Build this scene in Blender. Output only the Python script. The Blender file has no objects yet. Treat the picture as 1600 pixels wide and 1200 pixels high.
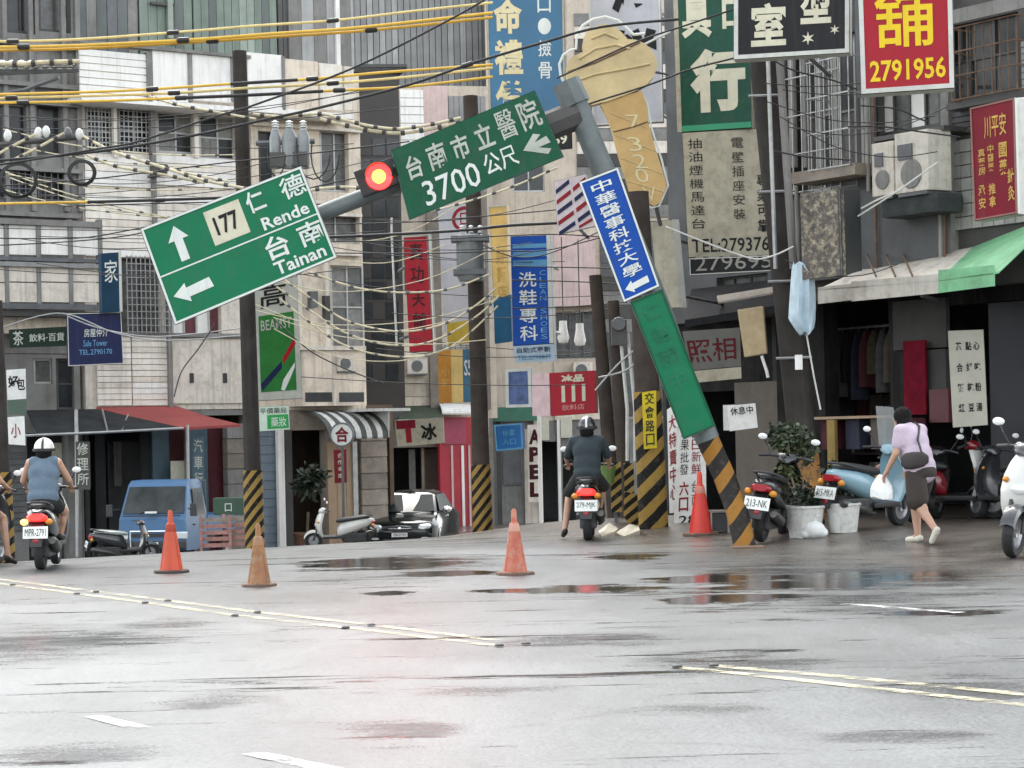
import bpy, bmesh, math, random
import numpy as np
from mathutils import Vector, Matrix
random.seed(7)
R = math.radians
SC = bpy.context.scene
COL = SC.collection

# ------------------------------------------------------------------ camera
FPX, CX, HOR, CAMH, ROLL = 3500.0, 800.0, 680.0, 1.45, R(1.2)
CR, SR = math.cos(ROLL), math.sin(ROLL)
cam_d = bpy.data.cameras.new('camera')
cam = bpy.data.objects.new('camera', cam_d); COL.objects.link(cam)
cam_d.sensor_width = 36.0
cam_d.lens = 36.0*FPX/1600.0
cam_d.shift_y = (HOR-600.0)/1600.0
cam_d.clip_start = 0.2
cam_d.clip_end = 3000
cam.matrix_world = Matrix(((CR, SR, 0, 0), (0, 0, -1, 0), (-SR, CR, 0, CAMH), (0, 0, 0, 1)))
SC.camera = cam

# ------------------------------------------------------------------ overcast daylight
SUN_EL, SUN_AZ = R(52), R(-12)            # azimuth measured clockwise from +Y: the bright part of the overcast lies beyond the houses
w = bpy.data.worlds.new('World'); SC.world = w; w.use_nodes = True
nt = w.node_tree; nt.nodes.clear()
wo = nt.nodes.new('ShaderNodeOutputWorld'); bg = nt.nodes.new('ShaderNodeBackground')
sky = nt.nodes.new('ShaderNodeTexSky'); sky.sky_type = 'NISHITA'; sky.sun_disc = False
sky.sun_elevation = SUN_EL; sky.sun_rotation = SUN_AZ
sky.air_density = 1.0; sky.dust_density = 1.6; sky.ozone_density = 1.0; sky.altitude = 0
hs = nt.nodes.new('ShaderNodeHueSaturation'); hs.inputs['Saturation'].default_value = 0.22
tint = nt.nodes.new('ShaderNodeMix'); tint.data_type = 'RGBA'; tint.blend_type = 'MULTIPLY'; tint.inputs['Factor'].default_value = 1.0; tint.inputs[7].default_value = (.985, 1.0, .985, 1)
nt.links.new(sky.outputs[0], hs.inputs['Color']); nt.links.new(hs.outputs[0], tint.inputs[6]); nt.links.new(tint.outputs[2], bg.inputs[0])
bg.inputs[1].default_value = 0.15
nt.links.new(bg.outputs[0], wo.inputs[0])
sd = bpy.data.lights.new('sun', 'SUN'); sd.energy = 0.5; sd.angle = R(35); sd.color = (1.0, .94, .86)
sun = bpy.data.objects.new('sun', sd); COL.objects.link(sun)
_dir = Vector((math.sin(SUN_AZ)*math.cos(SUN_EL), math.cos(SUN_AZ)*math.cos(SUN_EL), math.sin(SUN_EL)))
sun.rotation_euler = (-_dir).to_track_quat('-Z', 'Y').to_euler()
SC.view_settings.view_transform = 'Standard'
SC.view_settings.look = 'None'
SC.view_settings.gamma = 1.0
SC.view_settings.exposure = 2.15
SC.view_settings.use_curve_mapping = False
SC.render.engine = 'CYCLES'
SC.cycles.max_bounces = 6
SC.cycles.diffuse_bounces = 3
SC.cycles.glossy_bounces = 3
SC.cycles.use_denoising = True
SC.cycles.sample_clamp_indirect = 6.0

# ------------------------------------------------------------------ pixel / ground helpers
def P(px, py, d):
    u = (px-CX)/FPX; v = (HOR-py)/FPX
    return Vector((d*(u*CR+v*SR), d, CAMH+d*(-u*SR+v*CR)))
def ray(px, py):
    p = P(px, py, 1.0); return Vector((p.x, 1.0, p.z-CAMH))
def ground_z(x, y):
    t = -0.62*(x+6.3)+0.78*(y-28.2)
    z = 0.0
    if t > -3: z = -.005*(t+3)**2 if t < 10 else -.845-.13*(t-10)/(1+(t-10)/2)
    # the forecourt in front of the right-hand shops rises a little
    e = (x-1.6)*0.83+(y-33.2)*0.56
    k = min(1, max(0, (e+1.2)/1.6)); k = k*k*(3-2*k)
    q = -.56*(x-1.6)+.83*(y-33.2)
    k *= min(1, max(0, (4.5-q)/3))
    return z*(1-k)+0.12*k
def G(px, py, lift=0.0):
    r = ray(px, py); d = 5.0
    for i in range(400):
        z = CAMH+d*r.z
        if z <= ground_z(d*r.x, d)+lift: break
        d += 0.25
    lo, hi = d-0.25, d
    for i in range(18):
        m = (lo+hi)/2
        if CAMH+m*r.z <= ground_z(m*r.x, m)+lift: hi = m
        else: lo = m
    return Vector((hi*r.x, hi, ground_z(hi*r.x, hi)+lift))
def scale_at(d): return FPX/d      # photo pixels per metre

# ------------------------------------------------------------------ materials
MATS = {}
def mat(name, col, rough=0.7, metal=0.0, var=0.12, vscale=3.0, streak=0.0, bump=0.0, bscale=40.0, spec=0.5, coat=0.0, dirt=None, dirt_amt=0.0, alpha=None, trans=0.0, emit=None, estr=0.0):
    """procedural material: base colour broken by noise, optional vertical rain streaks, blotches of dirt and fine relief"""
    if name in MATS: return MATS[name]
    m = bpy.data.materials.new(name); m.use_nodes = True; MATS[name] = m
    n = m.node_tree.nodes; l = m.node_tree.links
    b = n['Principled BSDF']
    b.inputs['Roughness'].default_value = rough; b.inputs['Metallic'].default_value = metal
    b.inputs['Specular IOR Level'].default_value = spec
    if coat: b.inputs['Coat Weight'].default_value = coat; b.inputs['Coat Roughness'].default_value = 0.08
    if trans: b.inputs['Transmission Weight'].default_value = trans
    if alpha is not None: b.inputs['Alpha'].default_value = alpha
    if emit: b.inputs['Emission Color'].default_value = (*emit, 1); b.inputs['Emission Strength'].default_value = estr
    tc = n.new('ShaderNodeTexCoord')
    geo = n.new('ShaderNodeNewGeometry')
    c1 = n.new('ShaderNodeTexNoise'); c1.inputs['Scale'].default_value = vscale; c1.inputs['Detail'].default_value = 6; c1.inputs['Roughness'].default_value = .65
    l.new(geo.outputs['Position'], c1.inputs['Vector'])
    mr = n.new('ShaderNodeMapRange'); mr.inputs[1].default_value = .3; mr.inputs[2].default_value = .7
    mr.inputs[3].default_value = 1-var; mr.inputs[4].default_value = 1+var*.6
    l.new(c1.outputs[0], mr.inputs[0])
    vm = n.new('ShaderNodeVectorMath'); vm.operation = 'SCALE'; vm.inputs[0].default_value = col
    l.new(mr.outputs[0], vm.inputs['Scale'])
    cur = vm.outputs[0]
    if streak:
        mp = n.new('ShaderNodeMapping'); mp.inputs['Scale'].default_value = (7, 7, .35)
        l.new(geo.outputs['Position'], mp.inputs[0])
        c2 = n.new('ShaderNodeTexNoise'); c2.inputs['Scale'].default_value = 1.6; c2.inputs['Detail'].default_value = 5; c2.inputs['Roughness'].default_value = .7
        l.new(mp.outputs[0], c2.inputs['Vector'])
        r2 = n.new('ShaderNodeMapRange'); r2.inputs[1].default_value = .5; r2.inputs[2].default_value = .75; r2.inputs[3].default_value = 0; r2.inputs[4].default_value = streak
        l.new(c2.outputs[0], r2.inputs[0])
        mx = n.new('ShaderNodeMix'); mx.data_type = 'RGBA'
        l.new(r2.outputs[0], mx.inputs['Factor']); l.new(cur, mx.inputs[6]); mx.inputs[7].default_value = (.085, .075, .065, 1)
        cur = mx.outputs[2]
    if dirt_amt:
        c3 = n.new('ShaderNodeTexNoise'); c3.inputs['Scale'].default_value = vscale*2.2; c3.inputs['Detail'].default_value = 8; c3.inputs['Roughness'].default_value = .75
        l.new(geo.outputs['Position'], c3.inputs['Vector'])
        r3 = n.new('ShaderNodeMapRange'); r3.inputs[1].default_value = .48; r3.inputs[2].default_value = .62; r3.inputs[3].default_value = 0; r3.inputs[4].default_value = dirt_amt
        l.new(c3.outputs[0], r3.inputs[0])
        mx = n.new('ShaderNodeMix'); mx.data_type = 'RGBA'
        l.new(r3.outputs[0], mx.inputs['Factor']); l.new(cur, mx.inputs[6]); mx.inputs[7].default_value = (*(dirt or (.1, .085, .07)), 1)
        cur = mx.outputs[2]
    l.new(cur, b.inputs['Base Color'])
    if bump:
        c4 = n.new('ShaderNodeTexNoise'); c4.inputs['Scale'].default_value = bscale; c4.inputs['Detail'].default_value = 4
        l.new(geo.outputs['Position'], c4.inputs['Vector'])
        bp = n.new('ShaderNodeBump'); bp.inputs['Strength'].default_value = bump; bp.inputs['Distance'].default_value = .02
        l.new(c4.outputs[0], bp.inputs['Height']); l.new(bp.outputs[0], b.inputs['Normal'])
    return m
def srgb(r, g, b):
    f = lambda c: (c/255/12.92) if c/255 <= .04045 else ((c/255+.055)/1.055)**2.4
    q = (f(r), f(g), f(b)); k = .58+.22*(.21*q[0]+.72*q[1]+.07*q[2])     # printed colour -> surface albedo under this exposure
    return tuple(c*k for c in q)
def stripe_mat(name, ca, cb, period, slope, duty=.5, rough=.65, axis=(1, 0)):
    """painted warning stripes: bands across height plus a slant around the post (object space), worn by noise"""
    if name in MATS: return MATS[name]
    m = bpy.data.materials.new(name); m.use_nodes = True; MATS[name] = m
    n = m.node_tree.nodes; l = m.node_tree.links; b = n['Principled BSDF']; b.inputs['Roughness'].default_value = rough; b.inputs['Specular IOR Level'].default_value = .15
    tc = n.new('ShaderNodeTexCoord'); sp = n.new('ShaderNodeSeparateXYZ'); l.new(tc.outputs['Object'], sp.inputs[0])
    nz = n.new('ShaderNodeTexNoise'); nz.inputs['Scale'].default_value = 6; nz.inputs['Detail'].default_value = 7; l.new(tc.outputs['Object'], nz.inputs['Vector'])
    a = n.new('ShaderNodeMath'); a.operation = 'MULTIPLY_ADD'; a.inputs[1].default_value = slope; l.new(sp.outputs[0], a.inputs[0]); l.new(sp.outputs[2], a.inputs[2])
    a2 = n.new('ShaderNodeMath'); a2.operation = 'MULTIPLY_ADD'; a2.inputs[1].default_value = .035; l.new(nz.outputs[0], a2.inputs[0]); l.new(a.outputs[0], a2.inputs[2])
    d = n.new('ShaderNodeMath'); d.operation = 'DIVIDE'; d.inputs[1].default_value = period; l.new(a2.outputs[0], d.inputs[0])
    f = n.new('ShaderNodeMath'); f.operation = 'FRACT'; l.new(d.outputs[0], f.inputs[0])
    g = n.new('ShaderNodeMath'); g.operation = 'GREATER_THAN'; g.inputs[1].default_value = duty; l.new(f.outputs[0], g.inputs[0])
    mx = n.new('ShaderNodeMix'); mx.data_type = 'RGBA'; l.new(g.outputs[0], mx.inputs['Factor']); mx.inputs[6].default_value = (*ca, 1); mx.inputs[7].default_value = (*cb, 1)
    n2 = n.new('ShaderNodeTexNoise'); n2.inputs['Scale'].default_value = 9; n2.inputs['Detail'].default_value = 9; n2.inputs['Roughness'].default_value = .8; l.new(tc.outputs['Object'], n2.inputs['Vector'])
    r2 = n.new('ShaderNodeMapRange'); r2.inputs[1].default_value = .52; r2.inputs[2].default_value = .7; r2.inputs[3].default_value = 0; r2.inputs[4].default_value = .7; l.new(n2.outputs[0], r2.inputs[0])
    m2 = n.new('ShaderNodeMix'); m2.data_type = 'RGBA'; l.new(r2.outputs[0], m2.inputs['Factor']); l.new(mx.outputs[2], m2.inputs[6]); m2.inputs[7].default_value = (.09, .075, .055, 1)
    l.new(m2.outputs[2], b.inputs['Base Color'])
    return m

# ------------------------------------------------------------------ mesh builder
class MB:
    def __init__(s): s.v = []; s.f = []
    def add(s, vs, fs):
        o = len(s.v); s.v += [tuple(x) for x in vs]; s.f += [tuple(i+o for i in f) for f in fs]; return s
    def box(s, a, b, M=None):
        (x0, y0, z0), (x1, y1, z1) = a, b
        vs = [Vector(q) for q in ((x0, y0, z0), (x1, y0, z0), (x1, y1, z0), (x0, y1, z0), (x0, y0, z1), (x1, y0, z1), (x1, y1, z1), (x0, y1, z1))]
        if M is not None: vs = [M @ q for q in vs]
        return s.add(vs, [(0, 3, 2, 1), (4, 5, 6, 7), (0, 1, 5, 4), (1, 2, 6, 5), (2, 3, 7, 6), (3, 0, 4, 7)])
    def cbox(s, c, size, M=None):
        a = [c[i]-size[i]/2 for i in range(3)]; b = [c[i]+size[i]/2 for i in range(3)]
        return s.box(a, b, M)
    def tube(s, pts, r, n=8, cap=True, sx=1.0):
        pts = [Vector(p) for p in pts]
        rs = r if isinstance(r, (list, tuple)) else [r]*len(pts)
        o = len(s.v); prev = None
        for i, p in enumerate(pts):
            t = (pts[min(i+1, len(pts)-1)]-pts[max(i-1, 0)])
            t = t.normalized() if t.length > 1e-9 else Vector((0, 0, 1))
            if prev is None:
                up = Vector((0, 0, 1)) if abs(t.z) < .9 else Vector((1, 0, 0))
                a = t.cross(up).normalized()
            else:
                a = prev-t*prev.dot(t)
                a = a.normalized() if a.length > 1e-6 else t.orthogonal().normalized()
            prev = a; b = t.cross(a)
            for k in range(n):
                an = 2*math.pi*k/n
                s.v.append(tuple(p+a*(rs[i]*math.cos(an)*sx)+b*(rs[i]*math.sin(an))))
        for i in range(len(pts)-1):
            for k in range(n):
                k2 = (k+1) % n
                s.f.append((o+i*n+k, o+i*n+k2, o+(i+1)*n+k2, o+(i+1)*n+k))
        if cap:
            s.f.append(tuple(o+k for k in range(n))[::-1]); e = o+(len(pts)-1)*n
            s.f.append(tuple(e+k for k in range(n)))
        return s
    def cyl(s, p0, p1, r0, r1=None, n=12): return s.tube([p0, p1], [r0, r0 if r1 is None else r1], n)
    def ell(s, c, r, nu=12, nv=8, M=None):
        c = Vector(c); o = len(s.v); vs = []
        for j in range(nv+1):
            th = math.pi*j/nv
            for i in range(nu):
                ph = 2*math.pi*i/nu
                q = Vector((r[0]*math.sin(th)*math.cos(ph), r[1]*math.sin(th)*math.sin(ph), r[2]*math.cos(th)))
                if M is not None: q = M @ q
                vs.append(c+q)
        fs = []
        for j in range(nv):
            for i in range(nu):
                i2 = (i+1) % nu
                fs.append((j*nu+i, (j+1)*nu+i, (j+1)*nu+i2, j*nu+i2))
        return s.add(vs, fs)
    def prism(s, poly, f0, f1):
        """poly: list of 2-D points, f0/f1 map a 2-D point to the front / back 3-D point"""
        n = len(poly)
        vs = [f0(p) for p in poly]+[f1(p) for p in poly]
        fs = [tuple(range(n)), tuple(range(2*n-1, n-1, -1))]+[(i, i+n, (i+1) % n+n, (i+1) % n) for i in range(n)]
        return s.add(vs, fs)
    def loft(s, rings, cap=True, close=True):
        n = len(rings[0]); o = len(s.v)
        for r in rings: s.v += [tuple(p) for p in r]
        for i in range(len(rings)-1):
            for k in range(n if close else n-1):
                k2 = (k+1) % n
                s.f.append((o+i*n+k, o+i*n+k2, o+(i+1)*n+k2, o+(i+1)*n+k))
        if cap:
            s.f.append(tuple(o+k for k in range(n))[::-1]); e = o+(len(rings)-1)*n
            s.f.append(tuple(e+k for k in range(n)))
        return s
    def lathe(s, prof, n=16, axis='z', c=(0, 0, 0), cap=True):
        c = Vector(c); rings = []
        for r, h in prof:
            ring = []
            for k in range(n):
                a = 2*math.pi*k/n
                x, y = r*math.cos(a), r*math.sin(a)
                ring.append(c+(Vector((x, y, h)) if axis == 'z' else Vector((x, h, y)) if axis == 'y' else Vector((h, x, y))))
            rings.append(ring)
        return s.loft(rings, cap)
    def build(s, name, m, parent=None, smooth=False, bevel=0.0, off=None, sub=0):
        me = bpy.data.meshes.new(name)
        vs = s.v if off is None else [(x-off[0], y-off[1], z-off[2]) for x, y, z in s.v]
        me.from_pydata(vs, [], s.f); me.validate(); me.update()
        bm = bmesh.new(); bm.from_mesh(me); bmesh.ops.recalc_face_normals(bm, faces=bm.faces)
        if bevel:
            es = [e for e in bm.edges if len(e.link_faces) == 2 and e.calc_face_angle(0) > .6]
            bmesh.ops.bevel(bm, geom=es, offset=bevel, segments=2, affect='EDGES', profile=.7)
        bm.to_mesh(me); bm.free()
        if m: me.materials.append(m)
        o = bpy.data.objects.new(name, me); COL.objects.link(o); o.parent = parent
        if smooth:
            me.polygons.foreach_set('use_smooth', [True]*len(me.polygons))
            try: me.set_sharp_from_angle(angle=R(42))
            except Exception: pass
        if sub:
            md = o.modifiers.new('sub', 'SUBSURF'); md.levels = sub; md.render_levels = sub
        return o

def tag(o, label=None, cat=None, group=None, kind=None):
    if label: o['label'] = label
    if cat: o['category'] = cat
    if group: o['group'] = group
    if kind: o['kind'] = kind
    return o
def thing(name, label, cat, loc=(0, 0, 0), rz=0.0, group=None):
    o = bpy.data.objects.new(name, None); COL.objects.link(o); o.location = loc; o.rotation_euler = (0, 0, rz)
    o.empty_display_size = .2
    return tag(o, label, cat, group)
def copy_tree(o, parent=None):
    c = o.copy(); COL.objects.link(c); c.parent = parent
    for ch in list(o.children): copy_tree(ch, c)
    return c

# shared unit box for cheap repeated pieces
_unit = {}
def unit_box(m):
    if m.name not in _unit:
        b = MB().box((-.5, -.5, -.5), (.5, .5, .5)); me = bpy.data.meshes.new('piece_'+m.name); me.from_pydata(b.v, [], b.f); me.materials.append(m); _unit[m.name] = me
    return _unit[m.name]
def piece(name, c, size, m, parent, rot=(0, 0, 0)):
    o = bpy.data.objects.new(name, unit_box(m)); COL.objects.link(o); o.parent = parent
    o.location = c; o.scale = size; o.rotation_euler = rot
    return o

# ------------------------------------------------------------------ lettering
_tx = {}
def glyphs(s, bold=.0):
    k = (s, bold)
    if k in _tx: return _tx[k]
    cu = bpy.data.curves.new('lettering', 'FONT'); cu.body = s; cu.offset = bold; cu.resolution_u = 2; cu.fill_mode = 'FRONT'
    ob = bpy.data.objects.new('lettering', cu); COL.objects.link(ob)
    dg = bpy.context.evaluated_depsgraph_get(); ev = ob.evaluated_get(dg)
    me = bpy.data.meshes.new_from_object(ev)
    vs = [tuple(v.co) for v in me.vertices]; fs = [tuple(p.vertices) for p in me.polygons]
    bpy.data.objects.remove(ob); bpy.data.curves.remove(cu); bpy.data.meshes.remove(me)
    if vs:
        x0 = min(v[0] for v in vs); x1 = max(v[0] for v in vs); y0 = min(v[1] for v in vs); y1 = max(v[1] for v in vs)
        vs = [((v[0]-x0)/max(x1-x0, 1e-6), 1-(v[1]-y0)/max(y1-y0, 1e-6)) for v in vs]
    _tx[k] = (vs, fs); return _tx[k]
# ------------------------------------------------------------------ ground, road, markings, puddles
def road_material():
    m = bpy.data.materials.new('wet_asphalt'); m.use_nodes = True
    n = m.node_tree.nodes; l = m.node_tree.links; b = n['Principled BSDF']
    g = n.new('ShaderNodeNewGeometry')
    def noise(scale, detail, rough, sc=(1, 1, 1), rot=0):
        mp = n.new('ShaderNodeMapping'); mp.inputs['Scale'].default_value = sc; mp.inputs['Rotation'].default_value = (0, 0, rot); l.new(g.outputs['Position'], mp.inputs[0])
        t = n.new('ShaderNodeTexNoise'); t.inputs['Scale'].default_value = scale; t.inputs['Detail'].default_value = detail; t.inputs['Roughness'].default_value = rough
        l.new(mp.outputs[0], t.inputs['Vector']); return t.outputs[0]
    def ramp(src, a, b_, c, d):
        r = n.new('ShaderNodeMapRange'); r.inputs[1].default_value = a; r.inputs[2].default_value = b_; r.inputs[3].default_value = c; r.inputs[4].default_value = d
        l.new(src, r.inputs[0]); return r.outputs[0]
    def math_(op, a, b_):
        k = n.new('ShaderNodeMath'); k.operation = op
        for i, q in enumerate((a, b_)):
            if isinstance(q, (int, float)): k.inputs[i].default_value = q
            else: l.new(q, k.inputs[i])
        return k.outputs[0]
    fine = noise(38, 4, .7); mid = noise(1.1, 7, .62); big = noise(.28, 5, .6)
    tracks = noise(.5, 6, .68, (1.6, .5, 1), R(34))          # wheel tracks along the lane
    ruts = noise(.9, 8, .7, (.35, 1.5, 1), R(12))             # thin shallow films of water
    edge = noise(1.7, 9, .72, (.55, 1.3, 1), R(10))
    grit = noise(16, 6, .8)
    sep = n.new('ShaderNodeSeparateXYZ'); l.new(g.outputs['Position'], sep.inputs[0])
    def pools(lst, soft):
        cur = None
        for (px, py, rx, ry) in lst:
            c = G(px, py); ex = G(px+rx, py); ey = G(px, py-ry); sx = max(.1, (ex-c).length); sy = max(.15, (ey-c).length)
            dx = math_('DIVIDE', math_('SUBTRACT', sep.outputs[0], c.x), sx); dy = math_('DIVIDE', math_('SUBTRACT', sep.outputs[1], c.y), sy)
            d = math_('ADD', math_('MULTIPLY', dx, dx), math_('MULTIPLY', dy, dy)); v = math_('SUBTRACT', 1.0, d)
            cur = v if cur is None else math_('MAXIMUM', cur, v)
        v = math_('ADD', math_('MULTIPLY', cur, .55), math_('MULTIPLY', math_('SUBTRACT', edge, .5), 2.6)); v = math_('ADD', v, math_('MULTIPLY', math_('SUBTRACT', grit, .5), .9))
        return ramp(v, .08, .08+soft, 0, 1)
    pool = pools([(590, 880, 130, 11), (690, 896, 80, 5), (605, 927, 40, 5), (900, 921, 150, 7), (1160, 934, 120, 11), (1340, 902, 170, 9), (1480, 957, 140, 5), (985, 870, 60, 6), (1130, 905, 140, 9), (1250, 915, 160, 8), (1080, 940, 60, 6)], .16)
    damp = pools([(60, 1005, 210, 30), (330, 1095, 120, 14), (900, 1000, 160, 12), (760, 1080, 140, 10), (625, 1142, 110, 24), (1120, 1035, 190, 22), (1500, 1075, 160, 22), (120, 1180, 150, 26), (1280, 905, 330, 42), (620, 885, 180, 22), (1080, 1110, 150, 12), (1420, 1150, 170, 12), (260, 975, 90, 10)], .6)
    col = math_('MULTIPLY', ramp(fine, .3, .7, .35, 1.6), ramp(big, .35, .65, .85, 1.12))
    col = math_('MULTIPLY', col, ramp(tracks, .40, .66, 1.12, .60))
    col = math_('MULTIPLY', col, ramp(damp, 0, 1, 1.0, .42))
    v_ = math_('ADD', math_('ADD', math_('MULTIPLY', sep.outputs[0], .914), math_('MULTIPLY', sep.outputs[1], .4355)), -13.2)
    apron_tone = ramp(math_('ADD', v_, math_('MULTIPLY', math_('SUBTRACT', edge, .5), 7.0)), -.5, 1.8, 0, 1)   # brown forecourt tone blended in; brown-grey of reflected houses put into the colour
    crack = n.new('ShaderNodeTexVoronoi'); crack.feature = 'DISTANCE_TO_EDGE'; crack.inputs['Scale'].default_value = .42
    cm = n.new('ShaderNodeMix'); cm.data_type = 'VECTOR'; cm.inputs['Factor'].default_value = .35; nv = n.new('ShaderNodeTexNoise'); nv.inputs['Scale'].default_value = .9; nv.inputs['Detail'].default_value = 6
    l.new(g.outputs['Position'], nv.inputs['Vector']); l.new(g.outputs['Position'], cm.inputs[4]); l.new(nv.outputs['Color'], cm.inputs[5]); l.new(cm.outputs[1], crack.inputs['Vector'])
    crk = math_('MULTIPLY', ramp(crack.outputs['Distance'], .004, .014, 1, 0), ramp(mid, .50, .62, 0, .7))
    worn = ramp(mid, .56, .70, 0, 1)
    ruts2 = noise(.8, 9, .74, (.16, 1.9, 1), R(-8))
    wetline = math_('MAXIMUM', math_('MAXIMUM', ramp(ruts, .60, .66, 0, .8), ramp(ruts2, .588, .63, 0, .85)), pool)
    vm = n.new('ShaderNodeVectorMath'); vm.operation = 'SCALE'; vm.inputs[0].default_value = (.085, .09, .091); l.new(col, vm.inputs['Scale'])
    mx = n.new('ShaderNodeMix'); mx.data_type = 'RGBA'; l.new(math_('MULTIPLY', wetline, .9), mx.inputs['Factor']); l.new(vm.outputs[0], mx.inputs[6]); mx.inputs[7].default_value = (.028, .025, .023, 1)
    sx_ = n.new('ShaderNodeMix'); sx_.data_type = 'RGBA'; l.new(math_('MULTIPLY', apron_tone, .85), sx_.inputs['Factor']); l.new(mx.outputs[2], sx_.inputs[6])
    sv = n.new('ShaderNodeVectorMath'); sv.operation = 'SCALE'; sv.inputs[0].default_value = (.12, .102, .085); l.new(ramp(mid, .35, .65, .5, 1.5), sv.inputs['Scale']); l.new(sv.outputs[0], sx_.inputs[7])
    m3 = n.new('ShaderNodeMix'); m3.data_type = 'RGBA'; l.new(math_('MULTIPLY', math_('MAXIMUM', math_('MULTIPLY', pool, apron_tone), crk), .85), m3.inputs['Factor']); l.new(sx_.outputs[2], m3.inputs[6]); m3.inputs[7].default_value = (.028, .025, .023, 1)
    l.new(m3.outputs[2], b.inputs['Base Color'])
    ro = math_('ADD', ramp(big, .35, .65, .25, .39), math_('MULTIPLY', ramp(fine, .3, .7, 0, 1), .16))
    ro = math_('SUBTRACT', ro, math_('MULTIPLY', wetline, .36))
    ro = math_('SUBTRACT', ro, math_('MULTIPLY', damp, .22))
    ro = math_('SUBTRACT', ro, math_('MULTIPLY', apron_tone, .12))
    ro = math_('ADD', ro, ramp(grit, .3, .7, -.06, .06))
    ro = math_('MAXIMUM', ro, .05)
    l.new(ro, b.inputs['Roughness'])
    b.inputs['Specular IOR Level'].default_value = .42
    bp = n.new('ShaderNodeBump'); bp.inputs['Distance'].default_value = .012
    l.new(ramp(wetline, 0, 1, .5, .05), bp.inputs['Strength'])
    l.new(math_('ADD', fine, math_('MULTIPLY', mid, 1.5)), bp.inputs['Height']); l.new(bp.outputs[0], b.inputs['Normal'])
    return m
ROAD = road_material()
m_soil = mat('bare_ground', (.09, .085, .08), .9)
m_conc = mat('wet_concrete', (.12, .10, .082), .34, var=.45, vscale=1.4, dirt_amt=.8, dirt=(.045, .038, .032), bump=.4, bscale=18)
m_ylw = mat('road_paint_yellow', (.72, .64, .40), .5, var=.3, vscale=5, dirt_amt=.75, dirt=(.34, .33, .31))
m_wht = mat('road_paint_white', (.78, .78, .76), .5, var=.25, vscale=5, dirt_amt=.5, dirt=(.22, .22, .22))
def worn_paint(name, col):
    m = mat(name, col, .5, var=.3, vscale=5, dirt_amt=.5, dirt=(.34, .33, .31)); n = m.node_tree.nodes; l = m.node_tree.links
    g = n.new('ShaderNodeNewGeometry'); t = n.new('ShaderNodeTexNoise'); t.inputs['Scale'].default_value = 3.2; t.inputs['Detail'].default_value = 9; t.inputs['Roughness'].default_value = .78; l.new(g.outputs['Position'], t.inputs['Vector'])
    r = n.new('ShaderNodeMapRange'); r.inputs[1].default_value = .43; r.inputs[2].default_value = .60; r.inputs[3].default_value = .03; r.inputs[4].default_value = .95; l.new(t.outputs[0], r.inputs[0]); l.new(r.outputs[0], n['Principled BSDF'].inputs['Alpha']); return m
m_ylw = worn_paint('worn_yellow_paint', (.66, .58, .34)); m_wht = worn_paint('worn_white_paint', (.74, .74, .72))
m_water = mat('standing_water', (.02, .018, .016), .035, var=.2, spec=.6)
m_black = mat('black_rubber', (.018, .018, .018), .6, var=.3)

xs = [-60+i*1.0 for i in range(121)]; ys = [1.0+i*.6 for i in range(34)]+[21.4+i*.35 for i in range(60)]+[42.4+i*1.5 for i in range(30)]
mb = MB(); nx = len(xs)
for y in ys:
    for x in xs: mb.v.append((x, y, ground_z(x, y)))
for j in range(len(ys)-1):
    for i in range(nx-1): mb.f.append((j*nx+i, j*nx+i+1, (j+1)*nx+i+1, (j+1)*nx+i))
o = mb.build('road', ROAD, smooth=True); tag(o, 'grey wet asphalt road dipping behind a crest', 'road', kind='structure')
o = MB().add([(-1500, -1500, -1.6), (1500, -1500, -1.6), (1500, 1500, -1.6), (-1500, 1500, -1.6)], [(0, 1, 2, 3)]).build('ground', m_soil); tag(o, 'plain bare ground beyond the road and houses', 'ground', kind='structure')

# the stained concrete forecourt in front of the right-hand shops
mb = MB(); rows = []
rnd = random.Random(3)
S = [-14+.4*i for i in range(46)]; E = [0, .25, .6, 1.0, 1.5, 2.2, 3.2, 4.6, 6.5, 9, 12]
for s_ in S:
    ed = -.95+.22*math.sin(s_*.9)+.12*rnd.uniform(-1, 1)
    for k, e_ in enumerate(E):
        e = ed+e_
        x = 1.6+.83*e-.56*s_; y = 33.2+.56*e+.83*s_
        mb.v.append((x, y, ground_z(x, y)+(.007 if k else .003)))
ne = len(E)
for j in range(len(S)-1):
    for i in range(ne-1): mb.f.append((j*ne+i, j*ne+i+1, (j+1)*ne+i+1, (j+1)*ne+i))
o = mb.build('pavement', m_conc, smooth=True); tag(o, 'stained brown concrete forecourt along the shops', 'pavement', kind='structure')

def strip(name, pts, wid, m, label, lift=.005):
    g = [G(*p) for p in pts]; L = []; Rr = []
    # resample so that the paint follows the road
    q = []
    for a, b_ in zip(g[:-1], g[1:]):
        k = max(2, int((b_-a).length/.5))
        q += [a.lerp(b_, i/k) for i in range(k)]
    q.append(g[-1])
    mb = MB()
    for i, p in enumerate(q):
        t = (q[min(i+1, len(q)-1)]-q[max(i-1, 0)]); t.z = 0; t.normalize(); nrm = Vector((-t.y, t.x, 0))
        for sgn in (-1, 1):
            v = p+nrm*(wid/2*sgn*random.uniform(.88, 1.06)); mb.v.append((v.x, v.y, ground_z(v.x, v.y)+lift))
    for i in range(len(q)-1): mb.f.append((2*i, 2*i+1, 2*i+3, 2*i+2))
    o = mb.build(name, m); tag(o, label, 'road marking', kind='structure'); return o
strip('road_marking', [(-60, 905), (120, 928), (227, 942), (367, 962), (540, 981), (780, 1010)], .11, m_ylw, 'front stripe of the cream double line left of the junction gap')
strip('road_marking', [(-30, 902), (150, 925), (262, 939), (402, 957), (580, 977), (775, 1001)], .10, m_ylw, 'rear stripe of the cream double line left of the junction gap')
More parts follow.
